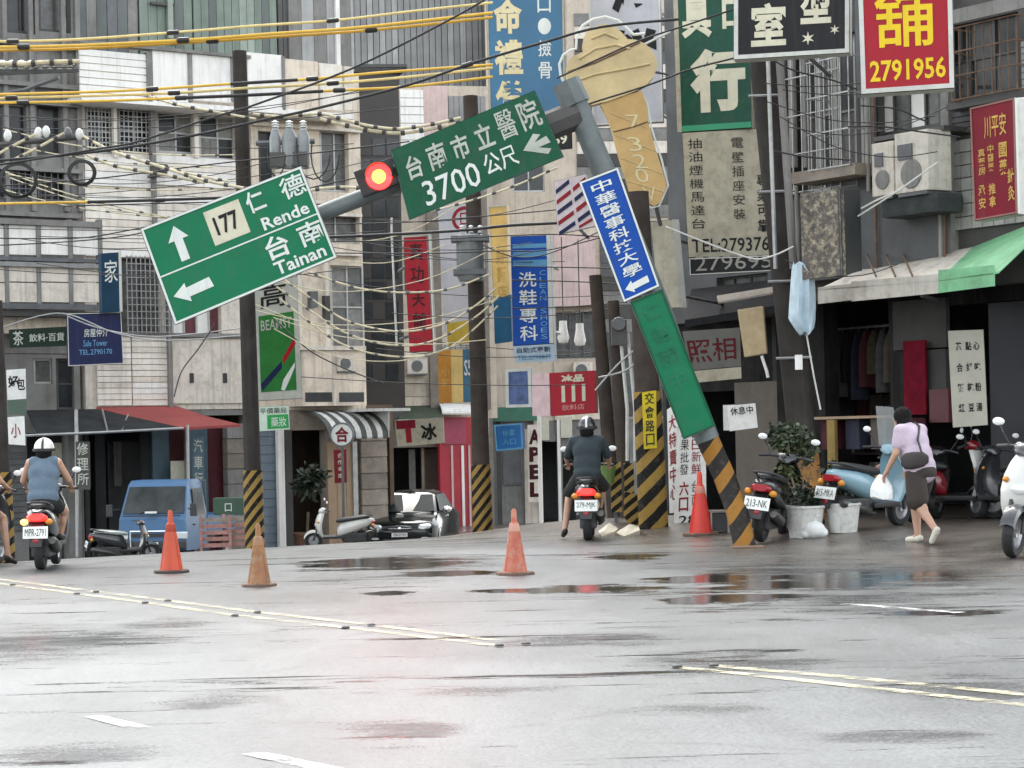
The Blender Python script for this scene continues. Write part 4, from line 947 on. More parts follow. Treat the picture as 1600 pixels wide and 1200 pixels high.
for k in range(20):
    k2 = (k+1) % 20; mb.add([q_.at(*ring[k], .008), q_.at(*ring[k2], .008), q_.at(*ring2[k2], .008), q_.at(*ring2[k], .008)], [(0, 1, 2, 3)])
mb.build('ring', s_redink, r_, off=q_.base())
sign('yellow_vertical_sign', 'pale orange tall sign between the transformer and the blue sign', ((763, 322), (793, 320), (798, 480), (770, 482)), (40.5, 40.4), pm('pale_orange_face', (244, 202, 120), .5, var=.2), .1, None, m_frw, .02, texts=[('好麵店', .3, .42, .8, .95, s_yel2, {'vert': True, 'bold': .012})])
sign('yellow_small_sign', 'small mustard yellow board below the white ring sign', ((698, 505), (734, 500), (736, 535), (700, 540)), (40.8, 40.7), pm('mustard_face', (214, 184, 72), .5, var=.2), .1)
sign('teal_board', 'small teal board with white specks beside the cable knot', ((771, 468), (798, 460), (800, 533), (773, 537)), (40.0, 39.9), pm('teal_board_face', (22, 98, 140), .5, var=.3), .1)
sign('orange_board', 'orange, yellow and blue upright board above the white awning', ((684, 548), (741, 545), (742, 628), (686, 630)), (43.5, 43.4), pm('orange_face', (216, 148, 56), .5, var=.25), .1, None, None, bars=[(.36, 0, .68, 1, pm('light_yellow_face', (240, 206, 130), .5, var=.2), 'panel_strip'), (.68, 0, .98, 1, pm('dusty_blue_face', (78, 128, 156), .5, var=.2), 'panel_strip')], texts=[('小吃', .1, .3, .32, .75, s_yel2, {'vert': True}), ('S5', .72, .2, .92, .5, s_white)])
sign('green_advert_board', 'green advert board with red dash and white frame on the pole', ((398, 444), (464, 432), (472, 622), (404, 626)), (38.2, 38.6), pm('white_board_face', (206, 208, 196), .5, dirt_amt=.12), .12, m_frw, None, .03,
     texts=[('高', .1, .02, .72, .22, s_ink, {'bold': .01}), ('BEAMST', .1, .32, .82, .41, s_worn, {'lift': .012})],
     bars=[(.06, .28, .88, .93, s_grn, 'green_field')],
     pieces=[('red_dash', [(.58, .66), (.86, .5), (.9, .55), (.6, .71)], s_red), ('dark_dash', [(.06, .86), (.56, .68), (.56, .74), (.1, .92)], s_navy), ('white_curve', [(.52, .92), (.58, .84), (.86, .7), (.86, .74), (.7, .86), (.6, .93)], s_white)])
sign('small_green_sign', 'small white and green lit sign on the pole below the advert', ((402, 636), (451, 634), (453, 671), (403, 674)), (37.6, 37.7), pm('mint_face', (214, 232, 214), .5), .08, s_grn, None, .02, bars=[(.3, .35, .97, .93, pm('bright_green_face', (52, 176, 92), .5), 'green_field')], texts=[('平價藥局', .08, .06, .92, .3, s_ink, {'bold': .0}), ('藥妝', .42, .45, .9, .85, s_white, {'bold': .0})])
rs = thing('round_sign', 'round white sign with a dark red character beside the striped awning', 'sign', P(534, 700, 43.0)); off = rs.location
c_ = P(534, 679, 43.0); rr = 17/scale_at(43)
mb = MB(); mb.lathe([(0, 0), (rr, 0), (rr, .12), (0, .12)], 28, 'y', c_); mb.build('panel', s_white, rs, off=off)
mb = MB(); mb.lathe([(rr*.98, -.012), (rr*1.12, -.012), (rr*1.12, .13), (rr*.98, .13), (rr*.98, -.012)], 28, 'y', c_, cap=False); mb.build('rim', m_lead, rs, off=off)
gv, gf = glyphs('合', .03); mb = MB(); mb.add([c_+Vector(((x-.5)*rr*1.25, -.014, -(y-.5)*rr*1.4)) for x, y in gv], gf); mb.build('lettering', s_maroon, rs, off=off)
MB().tube([c_+Vector((0, .05, -rr)), c_+Vector((0, .05, -2.0))], .03, 6).build('post', m_lead, rs, off=off)
sign('maroon_plaque', 'upright maroon plaque with small pale characters under the round sign', ((521, 703), (541, 702), (542, 754), (523, 755)), (44.6, 44.6), s_maroon, .04, None, None, texts=[('合作金庫', .3, .1, .7, .92, s_cream, {'vert': True, 'gap': .3})])
sign('ice_shop_sign', 'cream shop board fading to red with a bold black ice character', ((617, 657), (692, 652), (694, 692), (621, 698)), (61.2, 61.0), s_board, .1, None, None, texts=[('冰', .52, .2, .86, .84, s_ink, {'bold': .04})], bars=[(.02, .02, .42, .34, s_maroon, 'red_patch'), (.2, .25, .32, .88, pm('red_ink', (168, 30, 44), .5), 'red_mark')])
sign('letter_strip', 'column of dark red letters on the grey wall left of the dark rider', ((824, 664), (846, 663), (848, 784), (826, 785)), (63.4, 63.4), m_siding2, .02, None, None, texts=[('APEL', .1, .06, .9, .97, pm('dark_red_ink', (74, 14, 26), .5), {'vert': True, 'bold': .05, 'gap': .16})])
# barber stripes
q_c = ((866, 284), (915, 272), (934, 352), (872, 366)); m_st = pm('barber_white', (226, 214, 218), .45)
pcs = []
for k in range(5):
    v = .04+.2*k; pcs.append(('stripe', [(.03, v+.12), (.46, v-.02), (.46, v+.06), (.03, v+.2)], s_redink if k % 2 else s_navy)); pcs.append(('stripe', [(.54, v+.15), (.97, v+.01), (.97, v+.09), (.54, v+.23)] if k < 4 else [(.54, .93), (.97, .82), (.97, .88), (.54, .98)], s_navy if k % 2 else s_redink))
sign('barber_sign', 'striped red, white and blue barber panel behind the mast', q_c, (34.5, 34.4), m_st, .1, m_frw, None, .02, pieces=pcs)
sign('street_number_sign', 'small dark number sign reading 59 behind the mast', ((862, 206), (892, 203), (893, 232), (864, 235)), (32.0, 31.9), s_black, .05, None, None, texts=[('59', .08, .2, .8, .72, s_cream, {'bold': .03})])
# --- left boards
sign('blue_shop_sign', 'navy blue sign with small white lettering and white edge post', ((105, 490), (189, 488), (193, 568), (107, 572)), (39.6, 39.9), s_navy, .15, None, m_frw, .012, texts=[('房屋仲介', .3, .3, .74, .46, s_white, {'bold': .0}), ('Sale Tower', .28, .52, .72, .64, pm('pale_blue_letters', (120, 180, 226), .5), {'bold': .0}), ('TEL.2790170', .2, .7, .8, .8, pm('pale_blue_letters', (120, 180, 226), .5), {'bold': .0})])
sign('blue_tall_sign', 'upright teal blue sign with a white brush character above the navy sign', ((158, 396), (187, 394), (189, 487), (160, 489)), (39.6, 39.8), s_tealb, .12, None, None, texts=[('家', .15, .12, .85, .5, s_white, {'bold': .005})], bars=[(.93, -.02, 1.08, 1.0, m_frw, 'edge_post')])
sign('green_shop_sign', 'dark green shop board with pale lettering left of the navy sign', ((14, 515), (104, 510), (104, 540), (16, 543)), (41.0, 41.3), pm('bottle_green', (24, 52, 38), .5, var=.3), .1, None, None, texts=[('茶', .06, .1, .24, .9, s_worn), ('飲料‧百貨', .34, .3, .96, .75, s_worn)])
sign('white_wall_sign', 'white upright sign with dark brush marks at the left edge', ((10, 578), (40, 576), (41, 623), (12, 625)), (40.4, 40.5), m_paper, .06, None, None, texts=[('好', .05, .2, .6, .6, s_ink, {'bold': .03}), ('包', .5, .3, .95, .7, s_ink, {'bold': .02})], bars=[(0, 1.0, 1, 1.5, pm('grey_green_strip', (104, 126, 112), .5), 'lower_strip')])
sign('red_brush_sign', 'pale sign with red scribble hanging beside the striped pole at far left', ((11, 652), (38, 650), (40, 696), (12, 694)), (36.0, 36.1), m_paper, .04, None, None, texts=[('小', .2, .25, .75, .75, s_redink, {'bold': .01})])
# --- ice cream cone sign
ic = thing('ice_cream_sign', 'ochre ice cream cone shaped sign with white neon outline', 'sign', P(1010, 322, 33.0)); off = ic.location; DI = 32.6
sc = [(893, 60), (900, 48), (912, 40), (928, 36), (945, 38), (962, 44), (975, 54), (984, 64), (1000, 62), (1015, 72), (1025, 86), (1028, 102), (1024, 118), (1015, 128), (1008, 142), (985, 150), (960, 158), (938, 165), (922, 166), (905, 158), (893, 140), (884, 122), (882, 104), (886, 92), (898, 84), (910, 82), (908, 72)]
sc = [(886, 125), (884, 110), (887, 97), (895, 88), (906, 83), (912, 80), (910, 70), (912, 58), (920, 46), (933, 39), (948, 37), (962, 42), (973, 52), (981, 61), (994, 62), (1008, 68), (1019, 79), (1026, 93), (1027, 106), (1021, 120), (1012, 131), (996, 141), (975, 149), (950, 158), (925, 164), (908, 158), (898, 145), (890, 135)]
cone = [(938, 163), (948, 158), (975, 149), (1003, 142), (1010, 160), (1013, 190), (1020, 218), (1030, 250), (1042, 290), (1030, 318), (1022, 322), (985, 302), (975, 270), (964, 235), (957, 205), (948, 182)]
m_ic = mat('ochre_acrylic', srgb(222, 180, 108), .5, var=.2, vscale=3, dirt_amt=.3, dirt=(.5, .36, .17)); m_ic2 = mat('pale_ochre_acrylic', srgb(226, 200, 146), .5, var=.22, vscale=3, dirt_amt=.3, dirt=(.55, .42, .24))
def plate(nm, poly, d0, d1, m):
    mb = MB(); mb.prism(poly, lambda p: P(p[0], p[1], d0), lambda p: P(p[0], p[1], d0)+Vector((0, d1-d0, 0))); o = mb.build(nm, m, ic, off=off)
    bm = bmesh.new(); bm.from_mesh(o.data); bmesh.ops.triangulate(bm, faces=[fc for fc in bm.faces if len(fc.verts) > 4]); bm.to_mesh(o.data); bm.free()
plate('scoop', sc, DI, DI+.22, m_ic2); plate('wafer_cone', cone, DI+.03, DI+.2, m_ic)
outl = [(886, 140), (876, 118), (874, 100), (880, 86), (892, 78), (900, 76), (901, 58), (910, 40), (926, 30), (946, 26), (966, 32), (980, 44), (990, 54), (1008, 52)]
MB().tube([P(x, y, DI+.05) for x, y in outl], .022, 6).build('neon_tube', s_white, ic, off=off)
MB().tube([P(x, y, DI+.05) for x, y in [(1002, 142), (1012, 165), (1018, 200), (1034, 250), (1044, 290), (1030, 322), (1018, 325), (982, 304)]], .016, 6).build('neon_tube', s_white, ic, off=off)
MB().tube([P(x, y, DI-.01) for x, y in [(888, 112), (930, 98), (1000, 66)]], .012, 5).build('seam', m_rust, ic, off=off)
MB().tube([P(x, y, DI+.02) for x, y in [(958, 206), (990, 198), (1012, 190)]], .008, 5).build('seam', m_rust, ic, off=off)
for ch, x, y in (('3', 992, 225), ('2', 1000, 252), ('0', 1003, 274), ('7', 990, 190), ('V', 1016, 303)):
    gv, gf = glyphs(ch, -.01); MB().add([P(x+(u-.5)*20+(v-.5)*6, y+(v-.5)*22, DI+.02) for u, v in gv], gf).build('lettering', s_gold, ic, off=off)
MB().cyl(P(1024, 318, DI+.1), P(1032, 352, DI+.3), .03).build('bracket', m_lead, ic, off=off)
MB().tube([P(1005, 70, DI+.2), P(1046, 50, DI+.9)], .02, 5).build('bracket', m_frw, ic, off=off); MB().tube([P(1010, 110, DI+.2), P(1050, 118, DI+.9)], .02, 5).build('bracket', m_lead, ic, off=off)
# hanging cream lantern and blue plastic
ln = thing('hanging_cream_box', 'cream cloth box lantern hanging under the black canopy', 'lantern', P(1176, 556, 33.0)); off = ln.location
mb = MB(); a = [P(1152, 484, 33), P(1192, 478, 33), P(1198, 552, 33), P(1163, 558, 33)]
mb.add([*a, *[v+Vector((.06, .35, 0)) for v in a]], [(0, 1, 2, 3), (7, 6, 5, 4)]+[(i, i+4, (i+1) % 4+4, (i+1) % 4) for i in range(4)]); mb.build('shade', mat('cream_cloth', (.48, .37, .22), .8, var=.25, vscale=5), ln, off=off, bevel=.015)
MB().tube([P(1190, 556, 33), P(1198, 580, 33), P(1200, 590, 33)], .025, 6).build('tassel', m_paper, ln, off=off)

# steel arms that carry the projecting signs back to their houses
def brace(nm, vec):
    for o in [q for q in COL.objects if q.name.split('.')[0] == nm and q.parent is None]:
        pn = [c for c in o.children if c.name.startswith('panel')][0]; vs = [v.co for v in pn.data.vertices]
        zt = max(v.z for v in vs); zb = min(v.z for v in vs); x = sum(v.x for v in vs)/len(vs); y = max(v.y for v in vs)
        for z in (zb+(zt-zb)*.18, zb+(zt-zb)*.82): MB().tube([(x, y-.01, z), (x+vec[0], y+vec[1], z+vec[2])], .03, 6).build('bracket', m_lead, o)
for nm, vec in (('salon_sign', (1.0, 3.2, 0)), ('grocery_sign', (1.2, 2.2, 0)), ('medicine_sign', (.7, 1.3, 0)), ('hardware_sign', (1.6, 2.6, 0)), ('services_board', (1.6, 2.6, 0)), ('weathered_box_sign', (.6, 2.0, 0)), ('white_light_box', (1.5, 4.2, 0)),
                ('funeral_sign', (.6, 3, 0)), ('shoe_cleaning_sign', (.5, 3, 0)), ('red_block_sign', (.4, 3, 0)), ('red_vertical_sign', (-.5, 3, 0)), ('brush_painting_sign', (1.0, 3, 0)), ('barber_sign', (.3, 2.5, 0)), ('yellow_vertical_sign', (-.2, 2.5, 0)), ('white_ring_sign', (-.2, 2.5, 0))): brace(nm, vec)
for pts in ([(905, 92), (930, 76), (962, 70), (985, 76)], [(895, 128), (930, 116), (975, 108), (1015, 100)], [(925, 60), (945, 52), (965, 60)]):
    MB().tube([P(x, y, DI-.005) for x, y in pts], .02, 6).build('moulded_ridge', m_ic2, ic, smooth=True, off=ic.location)
for a, b in (((952, 176), (1012, 200)), ((960, 210), (1024, 236)), ((968, 246), (1036, 272)), ((978, 282), (1038, 300))):
    MB().tube([P(*a, DI+.026), P(*b, DI+.026)], .007, 5).build('wafer_line', m_ic2, ic, off=ic.location)
# ------------------------------------------------------------------ leaning mast and traffic light
m_mast = mat('grey_mast_paint', (.115, .135, .135), .5, .2, var=.25, vscale=4, dirt_amt=.2)
m_haz_o = stripe_mat('orange_black_stripes', (.27, .125, .024), (.022, .02, .018), .52, -1.3, .45)
m_haz_y = stripe_mat('yellow_black_stripes', (.27, .17, .045), (.010, .009, .008), .215, -1.25, .52)
m_haz_w = stripe_mat('wide_yellow_black_stripes', (.27, .17, .04), (.010, .009, .008), .37, -1.0, .5)
m_haz_f = stripe_mat('small_yellow_black_stripes', (.30, .20, .06), (.010, .009, .008), .17, -.8, .5)
base = G(1165, 853)
ms = thing('leaning_sign_mast', 'bent grey sign mast leaning over the road with an orange striped foot', 'mast', base); off = base
def mp(x, y): return P(x, y, DM)
b0 = Vector((base.x, base.y, base.z-.05)); shift = DM
lowp = [b0, P(1152, 800, base.y).lerp(P(1152, 800, DM), .3), P(1132, 745, DM), P(1106, 688, DM)]
MB().tube(lowp, [.14, .142, .145, .15], 12).build('striped_foot', m_haz_o, ms, smooth=True, off=off)
up = [(1106, 688), (1068, 592), (1030, 482), (990, 382), (950, 285), (920, 212), (896, 150)]
MB().tube([mp(*p) for p in up], [.156, .155, .153, .152, .15, .148, .146], 12).build('upper_pole', m_mast, ms, smooth=True, off=off)
MB().tube([mp(900, 164), mp(884, 128)], [.19, .185], 8).build('pole_cap', m_mast, ms, off=off)
arm = [(905, 178), (860, 196), (760, 232), (640, 280), (560, 311), (500, 334), (400, 372), (290, 416)]
MB().tube([P(x, y, DM+.02) for x, y in arm], [.15, .12, .112, .11, .108, .106, .09, .075], 12).build('arm', m_mast, ms, smooth=True, off=off)
MB().cyl(mp(905, 178), P(858, 197, DM), .19, .19, 8).build('collar', m_greyd, ms, off=off)
for x, y in ((690, 262), (800, 218), (330, 400), (430, 361)): MB().tube([P(x-6, y-26, DM-.2), P(x+6, y+22, DM-.2)], .03, 6).build('clamp', m_steel, ms, off=off)
for x, y in ((948, 300), (1000, 440), (1030, 510), (1085, 650)): MB().tube([P(x-24, y+8, DM-.2), P(x+24, y-8, DM-.2)], .022, 6).build('clamp', m_steel, ms, off=off)
MB().box((-.2, -.2, -.03), (.2, .2, .02), Matrix.Translation(G(1168, 856))).build('base_plate', m_rust, ms, off=off)

tl = thing('traffic_light', 'traffic light glowing red on the leaning mast arm', 'traffic light', P(592, 276, DM-.2)); off = tl.location
a_, b_ = P(560, 289, DM-.18), P(690, 238, DM-.18); ax = (b_-a_).normalized(); up_ = Vector((0, -1, 0)).cross(ax); up_ = up_ if up_.z > 0 else -up_
Mh = Matrix((ax, Vector((0, 1, 0)), up_)).transposed().to_4x4(); Mh.translation = a_
L = (b_-a_).length; hh = .17
MB().box((0, -.06, -hh), (L, .1, hh), Mh).build('housing', m_black, tl, off=off, bevel=.02)
m_red1 = mat('lit_red_lens', (.6, .02, .02), .3, emit=(1, .012, .012), estr=3.0); m_red2 = mat('lit_red_core', (.9, .3, .05), .3, emit=(1, .28, .012), estr=5)
m_off = mat('unlit_lens', (.03, .03, .025), .2)
cl = P(592, 276, DM-.26)
def lens(c, r, m, nm, dy): MB().lathe([(0, dy-.03), (r*.6, dy-.022), (r, dy), (r, dy+.03), (0, dy+.03)], 24, 'y', c).build(nm, m, tl, smooth=True, off=off)
lens(cl, .165, m_red1, 'red_lens', 0); lens(cl, .085, m_red2, 'lamp_core', -.028)
for k, x in ((1, 628), (2, 664)): lens(P(x, 276-(x-592)*.395, DM-.26), .12, m_off, 'dark_lens', 0)
mb = MB(); n = 14
for k in range(n):
    t0, t1 = math.pi*k/n, math.pi*(k+1)/n
    A = [cl+Vector((.165*math.cos(t), y, .165*math.sin(t))) for y in (.02, -.16) for t in (t0, t1)]
    Bq = [cl+Vector((.175*math.cos(t), y, .175*math.sin(t))) for y in (.02, -.16) for t in (t0, t1)]
    mb.add(A+Bq, [(0, 1, 3, 2), (4, 6, 7, 5), (2, 3, 7, 6), (0, 4, 5, 1)])
mb.build('visor', m_black, tl, off=off)
ld = bpy.data.lights.new('red_lamp', 'SPOT'); ld.energy = 26; ld.color = (1, .05, .035); ld.shadow_soft_size = .12; ld.spot_size = R(150); ld.spot_blend = .6
lo = bpy.data.objects.new('red_lamp', ld); COL.objects.link(lo); lo.location = cl+Vector((0, -.2, 0)); lo.rotation_euler = Vector((0, -1, -.12)).to_track_quat('-Z', 'Y').to_euler()

# ------------------------------------------------------------------ utility poles
m_pole = mat('dark_concrete_pole', (.040, .035, .031), .85, var=.35, vscale=3, streak=.4, bump=.3, spec=.15)
m_pole2 = mat('brown_concrete_pole', (.055, .044, .037), .85, var=.35, vscale=3, streak=.4, bump=.3, spec=.15)
def upole(label, top, bot, d, r0, r1, hz=None, m=None, group='utility poles', mh=None, wrap=.02):
    a = P(*top, d); b = P(*bot, d); b = Vector((b.x, d, ground_z(b.x, d)-.1)); rt = thing('utility_pole', label, 'utility pole', b, 0, group)
    MB().tube([b, a], [r1, r0], 16).build('shaft', m or m_pole, rt, smooth=True, off=b)
    if hz:
        t = lambda py: (py-top[1])/(bot[1]-top[1])
        # follow the shaft between the two photo heights
        def on(py):
            p = P(top[0]+(bot[0]-top[0])*t(py), py, d); k = (p.z-b.z)/(a.z-b.z); return b.lerp(a, k), r1+(r0-r1)*k
        p0, q0 = on(hz[1]); p1, q1 = on(hz[0])
        o = MB().tube([p0-p0, p1-p0], [q0+wrap, q1+wrap], 18).build('warning_wrap', mh or m_haz_y, rt, smooth=True); o.location = p0-b
    return rt, a, b
PA, PAt, PAb = upole('dark concrete pole with striped foot between truck and cone', (374, 80), (399, 872), 36.0, .115, .14, (735, 868))
PB, PBt, PBb = upole('concrete pole with striped foot beside the red shop front', (735, 150), (755, 850), 38.0, .125, .155, (726, 846), m_pole2)
PC, PCt, PCb = upole('thick striped pole behind the leaning mast carrying a yellow plate', (996, 300), (1022, 836), 32.2, .16, .195, (612, 836), m_pole2, mh=m_haz_w)
PD, PDt, PDb = upole('thick dark pole with orange painted foot behind the potted plants', (1178, -40), (1268, 822), 31.4, .19, .20, None, m_pole)
PE, PEt, PEb = upole('striped pole at the left edge beside the grey shutter', (-12, 470), (4, 884), 29.3, .13, .15, (738, 884), m_pole)
PF, PFt, PFb = upole('slim brown pole behind the dark rider', (930, 430), (962, 836), 36.0, .10, .12, None, m_pole2)
PG, PGt, PGb = upole('second slim brown pole beside the thick striped pole', (958, 470), (980, 836), 35.0, .09, .11, None, m_pole2)
# orange flaking paint on the foot of the big pole
pf = P(1262, 700, 31.4); k = (pf.z-PDb.z)/(PDt.z-PDb.z); c0 = PDb.lerp(PDt, .02); c1 = PDb.lerp(PDt, k)
o = MB().tube([Vector((0, 0, 0)), c1-c0], [.215, .21], 18).build('painted_foot', mat('flaking_orange_paint', (.36, .17, .04), .7, var=.35, vscale=5, dirt_amt=.85, dirt=(.05, .042, .035)), PD, smooth=True); o.location = c0-PDb
# bracket and grey pipes strapped to the big pole
for x0, x1, r_, m in ((1218, 1240, .055, m_grey), (1200, 1212, .03, m_steel)): MB().tube([P(x0, 92, 31.0), P(x1, 420, 31.0)], r_, 8).build('conduit', m, PD, smooth=True, off=PDb)
for y in (150, 300, 440, 560): MB().tube([P(1178+(y+40)*.104-28, y, 31.15), P(1178+(y+40)*.104+28, y-2, 31.15)], .02, 6).build('strap', m_steel, PD, off=PDb)
# yellow plate on the striped pole
sign('yellow_plate', 'yellow upright plate with four black characters on the striped pole', ((1003, 613), (1025, 610), (1026, 700), (1006, 702)), (31.9, 31.85), pm('plate_yellow', (214, 190, 30), .5, var=.15, dirt_amt=.2), .02, None, None, texts=[('交會路口', .2, .02, .85, .98, s_ink, {'vert': True, 'bold': .01, 'gap': .14})])
sb = thing('striped_barrier', 'wide yellow and black striped barrier board behind the striped pole', 'barrier', G(972, 836)); off = sb.location
for x0, x1, y0, y1 in ((954, 972, 722, 800), (975, 992, 724, 812)):
    a = P(x0, y0, 33.4); b = P(x1, y1, 33.4); o = MB().box((0, 0, b.z-a.z), (b.x-a.x, .1, 0)).build('board', m_haz_f, sb); o.location = a-Vector(off)
mb = MB()
for x in (960, 985): mb.box((P(x, 800, 33.5).x, 33.5, off.z-.05), (P(x+5, 800, 33.5).x, 33.56, P(x, 730, 33.5).z))
mb.build('leg', m_lead, sb, off=off)
sg = thing('green_tub', 'small mossy green tub hanging beside the striped barrier', 'tub', P(948, 740, 33.2)); 
MB().lathe([(.0, -.15), (.10, -.15), (.14, .12), (.12, .12), (.10, -.1)], 12).build('shell', mat('moss_green', (.12, .19, .05), .7, var=.3), sg)
ss = thing('striped_side_board', 'tilted striped board resting at the foot of the thick pole', 'barrier', P(990, 830, 32.6)); off = ss.location
a = P(976, 768, 32.6); o = MB().add([Vector(v) for v in ((0, 0, 0), (.2, 0, -.05), (.22, 0, -.5), (.12, 0, -.58), (-.02, 0, -.36), (0, .05, 0), (.2, .05, -.05), (.22, .05, -.5), (.12, .05, -.58), (-.02, .05, -.36))], [(0, 1, 2, 3, 4), (9, 8, 7, 6, 5)]+[(i, i+5, (i+1) % 5+5, (i+1) % 5) for i in range(5)]).build('board', m_haz_f, ss); o.location = a-Vector(off)

# pole hardware: cross arms, insulators, transformers
m_por = mat('porcelain', (.62, .62, .60), .25, var=.1); m_trans = mat('transformer_grey', (.22, .235, .24), .45, .2, var=.25, vscale=5, streak=.4)
def insulator(p, h, r, name='insulator', label=None, parent=None, off=None):
    prof = [(0, 0)]; n = 4
    for k in range(n): prof += [(r*.45, h*(k+.1)/n), (r, h*(k+.3)/n), (r*.9, h*(k+.5)/n), (r*.45, h*(k+.75)/n)]
    prof += [(r*.3, h), (0, h)]
    return MB().lathe(prof, 10, c=p).build(name, m_por, parent, smooth=True, off=off)
ca = thing('cross_arm_rack', 'steel cross arm with a row of pale insulators at the upper left', 'cross arm', P(60, 115, 33.0)); off = ca.location
MB().tube([P(-20, 114, 33), P(124, 108, 33)], .05, 6).build('beam', m_lead, ca, off=off)
for x in range(4, 124, 15): insulator(P(x, 110, 33), .15, .07, parent=ca, off=off)
MB().tube([P(92, 121, 33), P(40, 140, 33.2), P(5, 146, 33.2)], .03, 6).build('brace', m_lead, ca, off=off)
ca = thing('lower_cross_arm', 'dark cross arm with clamps beneath the insulator rack', 'cross arm', P(60, 225, 33.0)); off = ca.location
MB().tube([P(-20, 228, 33), P(132, 214, 33)], .04, 6).build('beam', m_alud, ca, off=off)
for x, y in ((12, 212), (60, 208), (72, 206), (106, 208), (124, 210)): MB().ell(P(x, y, 32.9), (.06, .06, .09), 10, 6).build('clamp', m_lead if x % 4 else m_por, ca, smooth=True, off=off)
for cx_, cy_, rr_, lb in ((28, 282, 26, 'loose coil of black cable hanging at the left edge'), (128, 270, 18, 'smaller coil of black cable right of the loose coil')):
    cc = thing('cable_coil', lb, 'cable coil', P(cx_, cy_+rr_, 32.8)); off = cc.location
    for k in range(3): MB().tube([P(cx_+(rr_+k*2)*math.cos(t*.35), cy_+(rr_*.95+k*1.5)*math.sin(t*.35), 32.8+.02*k) for t in range(19)], .012, 5).build('loop', m_black, cc, off=off)
tr = thing('transformer_rack', 'cluster of grey insulators and boxes on the pole above the road sign', 'transformer', P(452, 262, 35.2)); off = tr.location
for k, (x, r_) in enumerate(((430, .09), (452, .12), (474, .10))):
    MB().lathe([(0, -.38), (r_*.8, -.38), (r_, -.3), (r_, .1), (r_*.7, .2), (r_*.3, .28), (0, .28)], 14, c=P(x, 226, 35.2)).build('canister', m_trans, tr, smooth=True, off=off); insulator(P(x, 204, 35.2), .16, .06, parent=tr, off=off)
MB().tube([P(400, 224, 35.4), P(492, 221, 35.4)], .045, 6).build('beam', m_lead, tr, off=off)
MB().box((-.3, -.1, -.12), (.3, .12, .12), Matrix.Translation(P(452, 250, 35.2))).build('switch_box', m_alud, tr, off=off, bevel=.02)
for cx_, rx, ry in ((432, 14, 36), (508, 22, 44), (490, 26, 40)): MB().tube([P(cx_+rx*math.cos(R(200-t*22)), 240+ry*math.sin(R(200-t*22)), 35.0) for t in range(10)], .012, 5).build('jumper_wire', m_black, tr, off=off)
tb = thing('pole_transformer', 'grey barrel transformer mounted on the pole beside the white ring sign', 'transformer', P(740, 440, 37.4)); off = tb.location
MB().lathe([(0, -.42), (.19, -.42), (.235, -.34), (.235, .26), (.25, .3), (.2, .36), (0, .38)], 18, c=P(735, 400, 37.5)).build('tank', m_trans, tb, smooth=True, off=off)
for x, y, w_ in ((735, 374, .32), (735, 426, .28)): MB().box((-w_, -.26, -.045), (w_, .2, .045), Matrix.Translation(P(x, y, 37.5))).build('band', m_lead, tb, off=off)
for x in (722, 736, 750): insulator(P(x, 364, 37.4), .13, .045, parent=tb, off=off)
sbx = thing('meter_box', 'small grey meter box with pipes strapped to the slim brown poles', 'meter box', P(966, 600, 34.6)); off = sbx.location
MB().box((-.12, -.08, -.2), (.12, .1, .2), Matrix.Translation(P(967, 520, 34.6))).build('casing', m_alud, sbx, off=off, bevel=.015); MB().lathe([(0, -.02), (.1, -.02), (.11, .05), (0, .05)], 14, 'y', P(967, 506, 34.45)).build('dial', m_lead, sbx, off=off)
for x in (972, 984): MB().tube([P(x-3, 520, 34.6), P(x+8, 640, 34.6), P(x+8, 720, 34.7)], .03, 6).build('pipe', m_frw, sbx, off=off)
for x, y in ((880, 520), (906, 524)):
    bl = thing('white_lamp', 'white bulb-shaped lamp hanging beside the blue shoe sign' if x == 880 else 'white bulb-shaped lamp hanging further from the blue shoe sign', 'lamp', P(x, y+18, 45)); off = bl.location
    MB().lathe([(0, -.22), (.09, -.2), (.12, -.1), (.08, .1), (.075, .24), (0, .24)], 14, c=P(x, y, 45)).build('bulb', m_whitew, bl, smooth=True, off=off); MB().tube([P(x, y-18, 45), P(x-3, y-150, 45)], .012, 5).build('cord', m_black, bl, off=off)

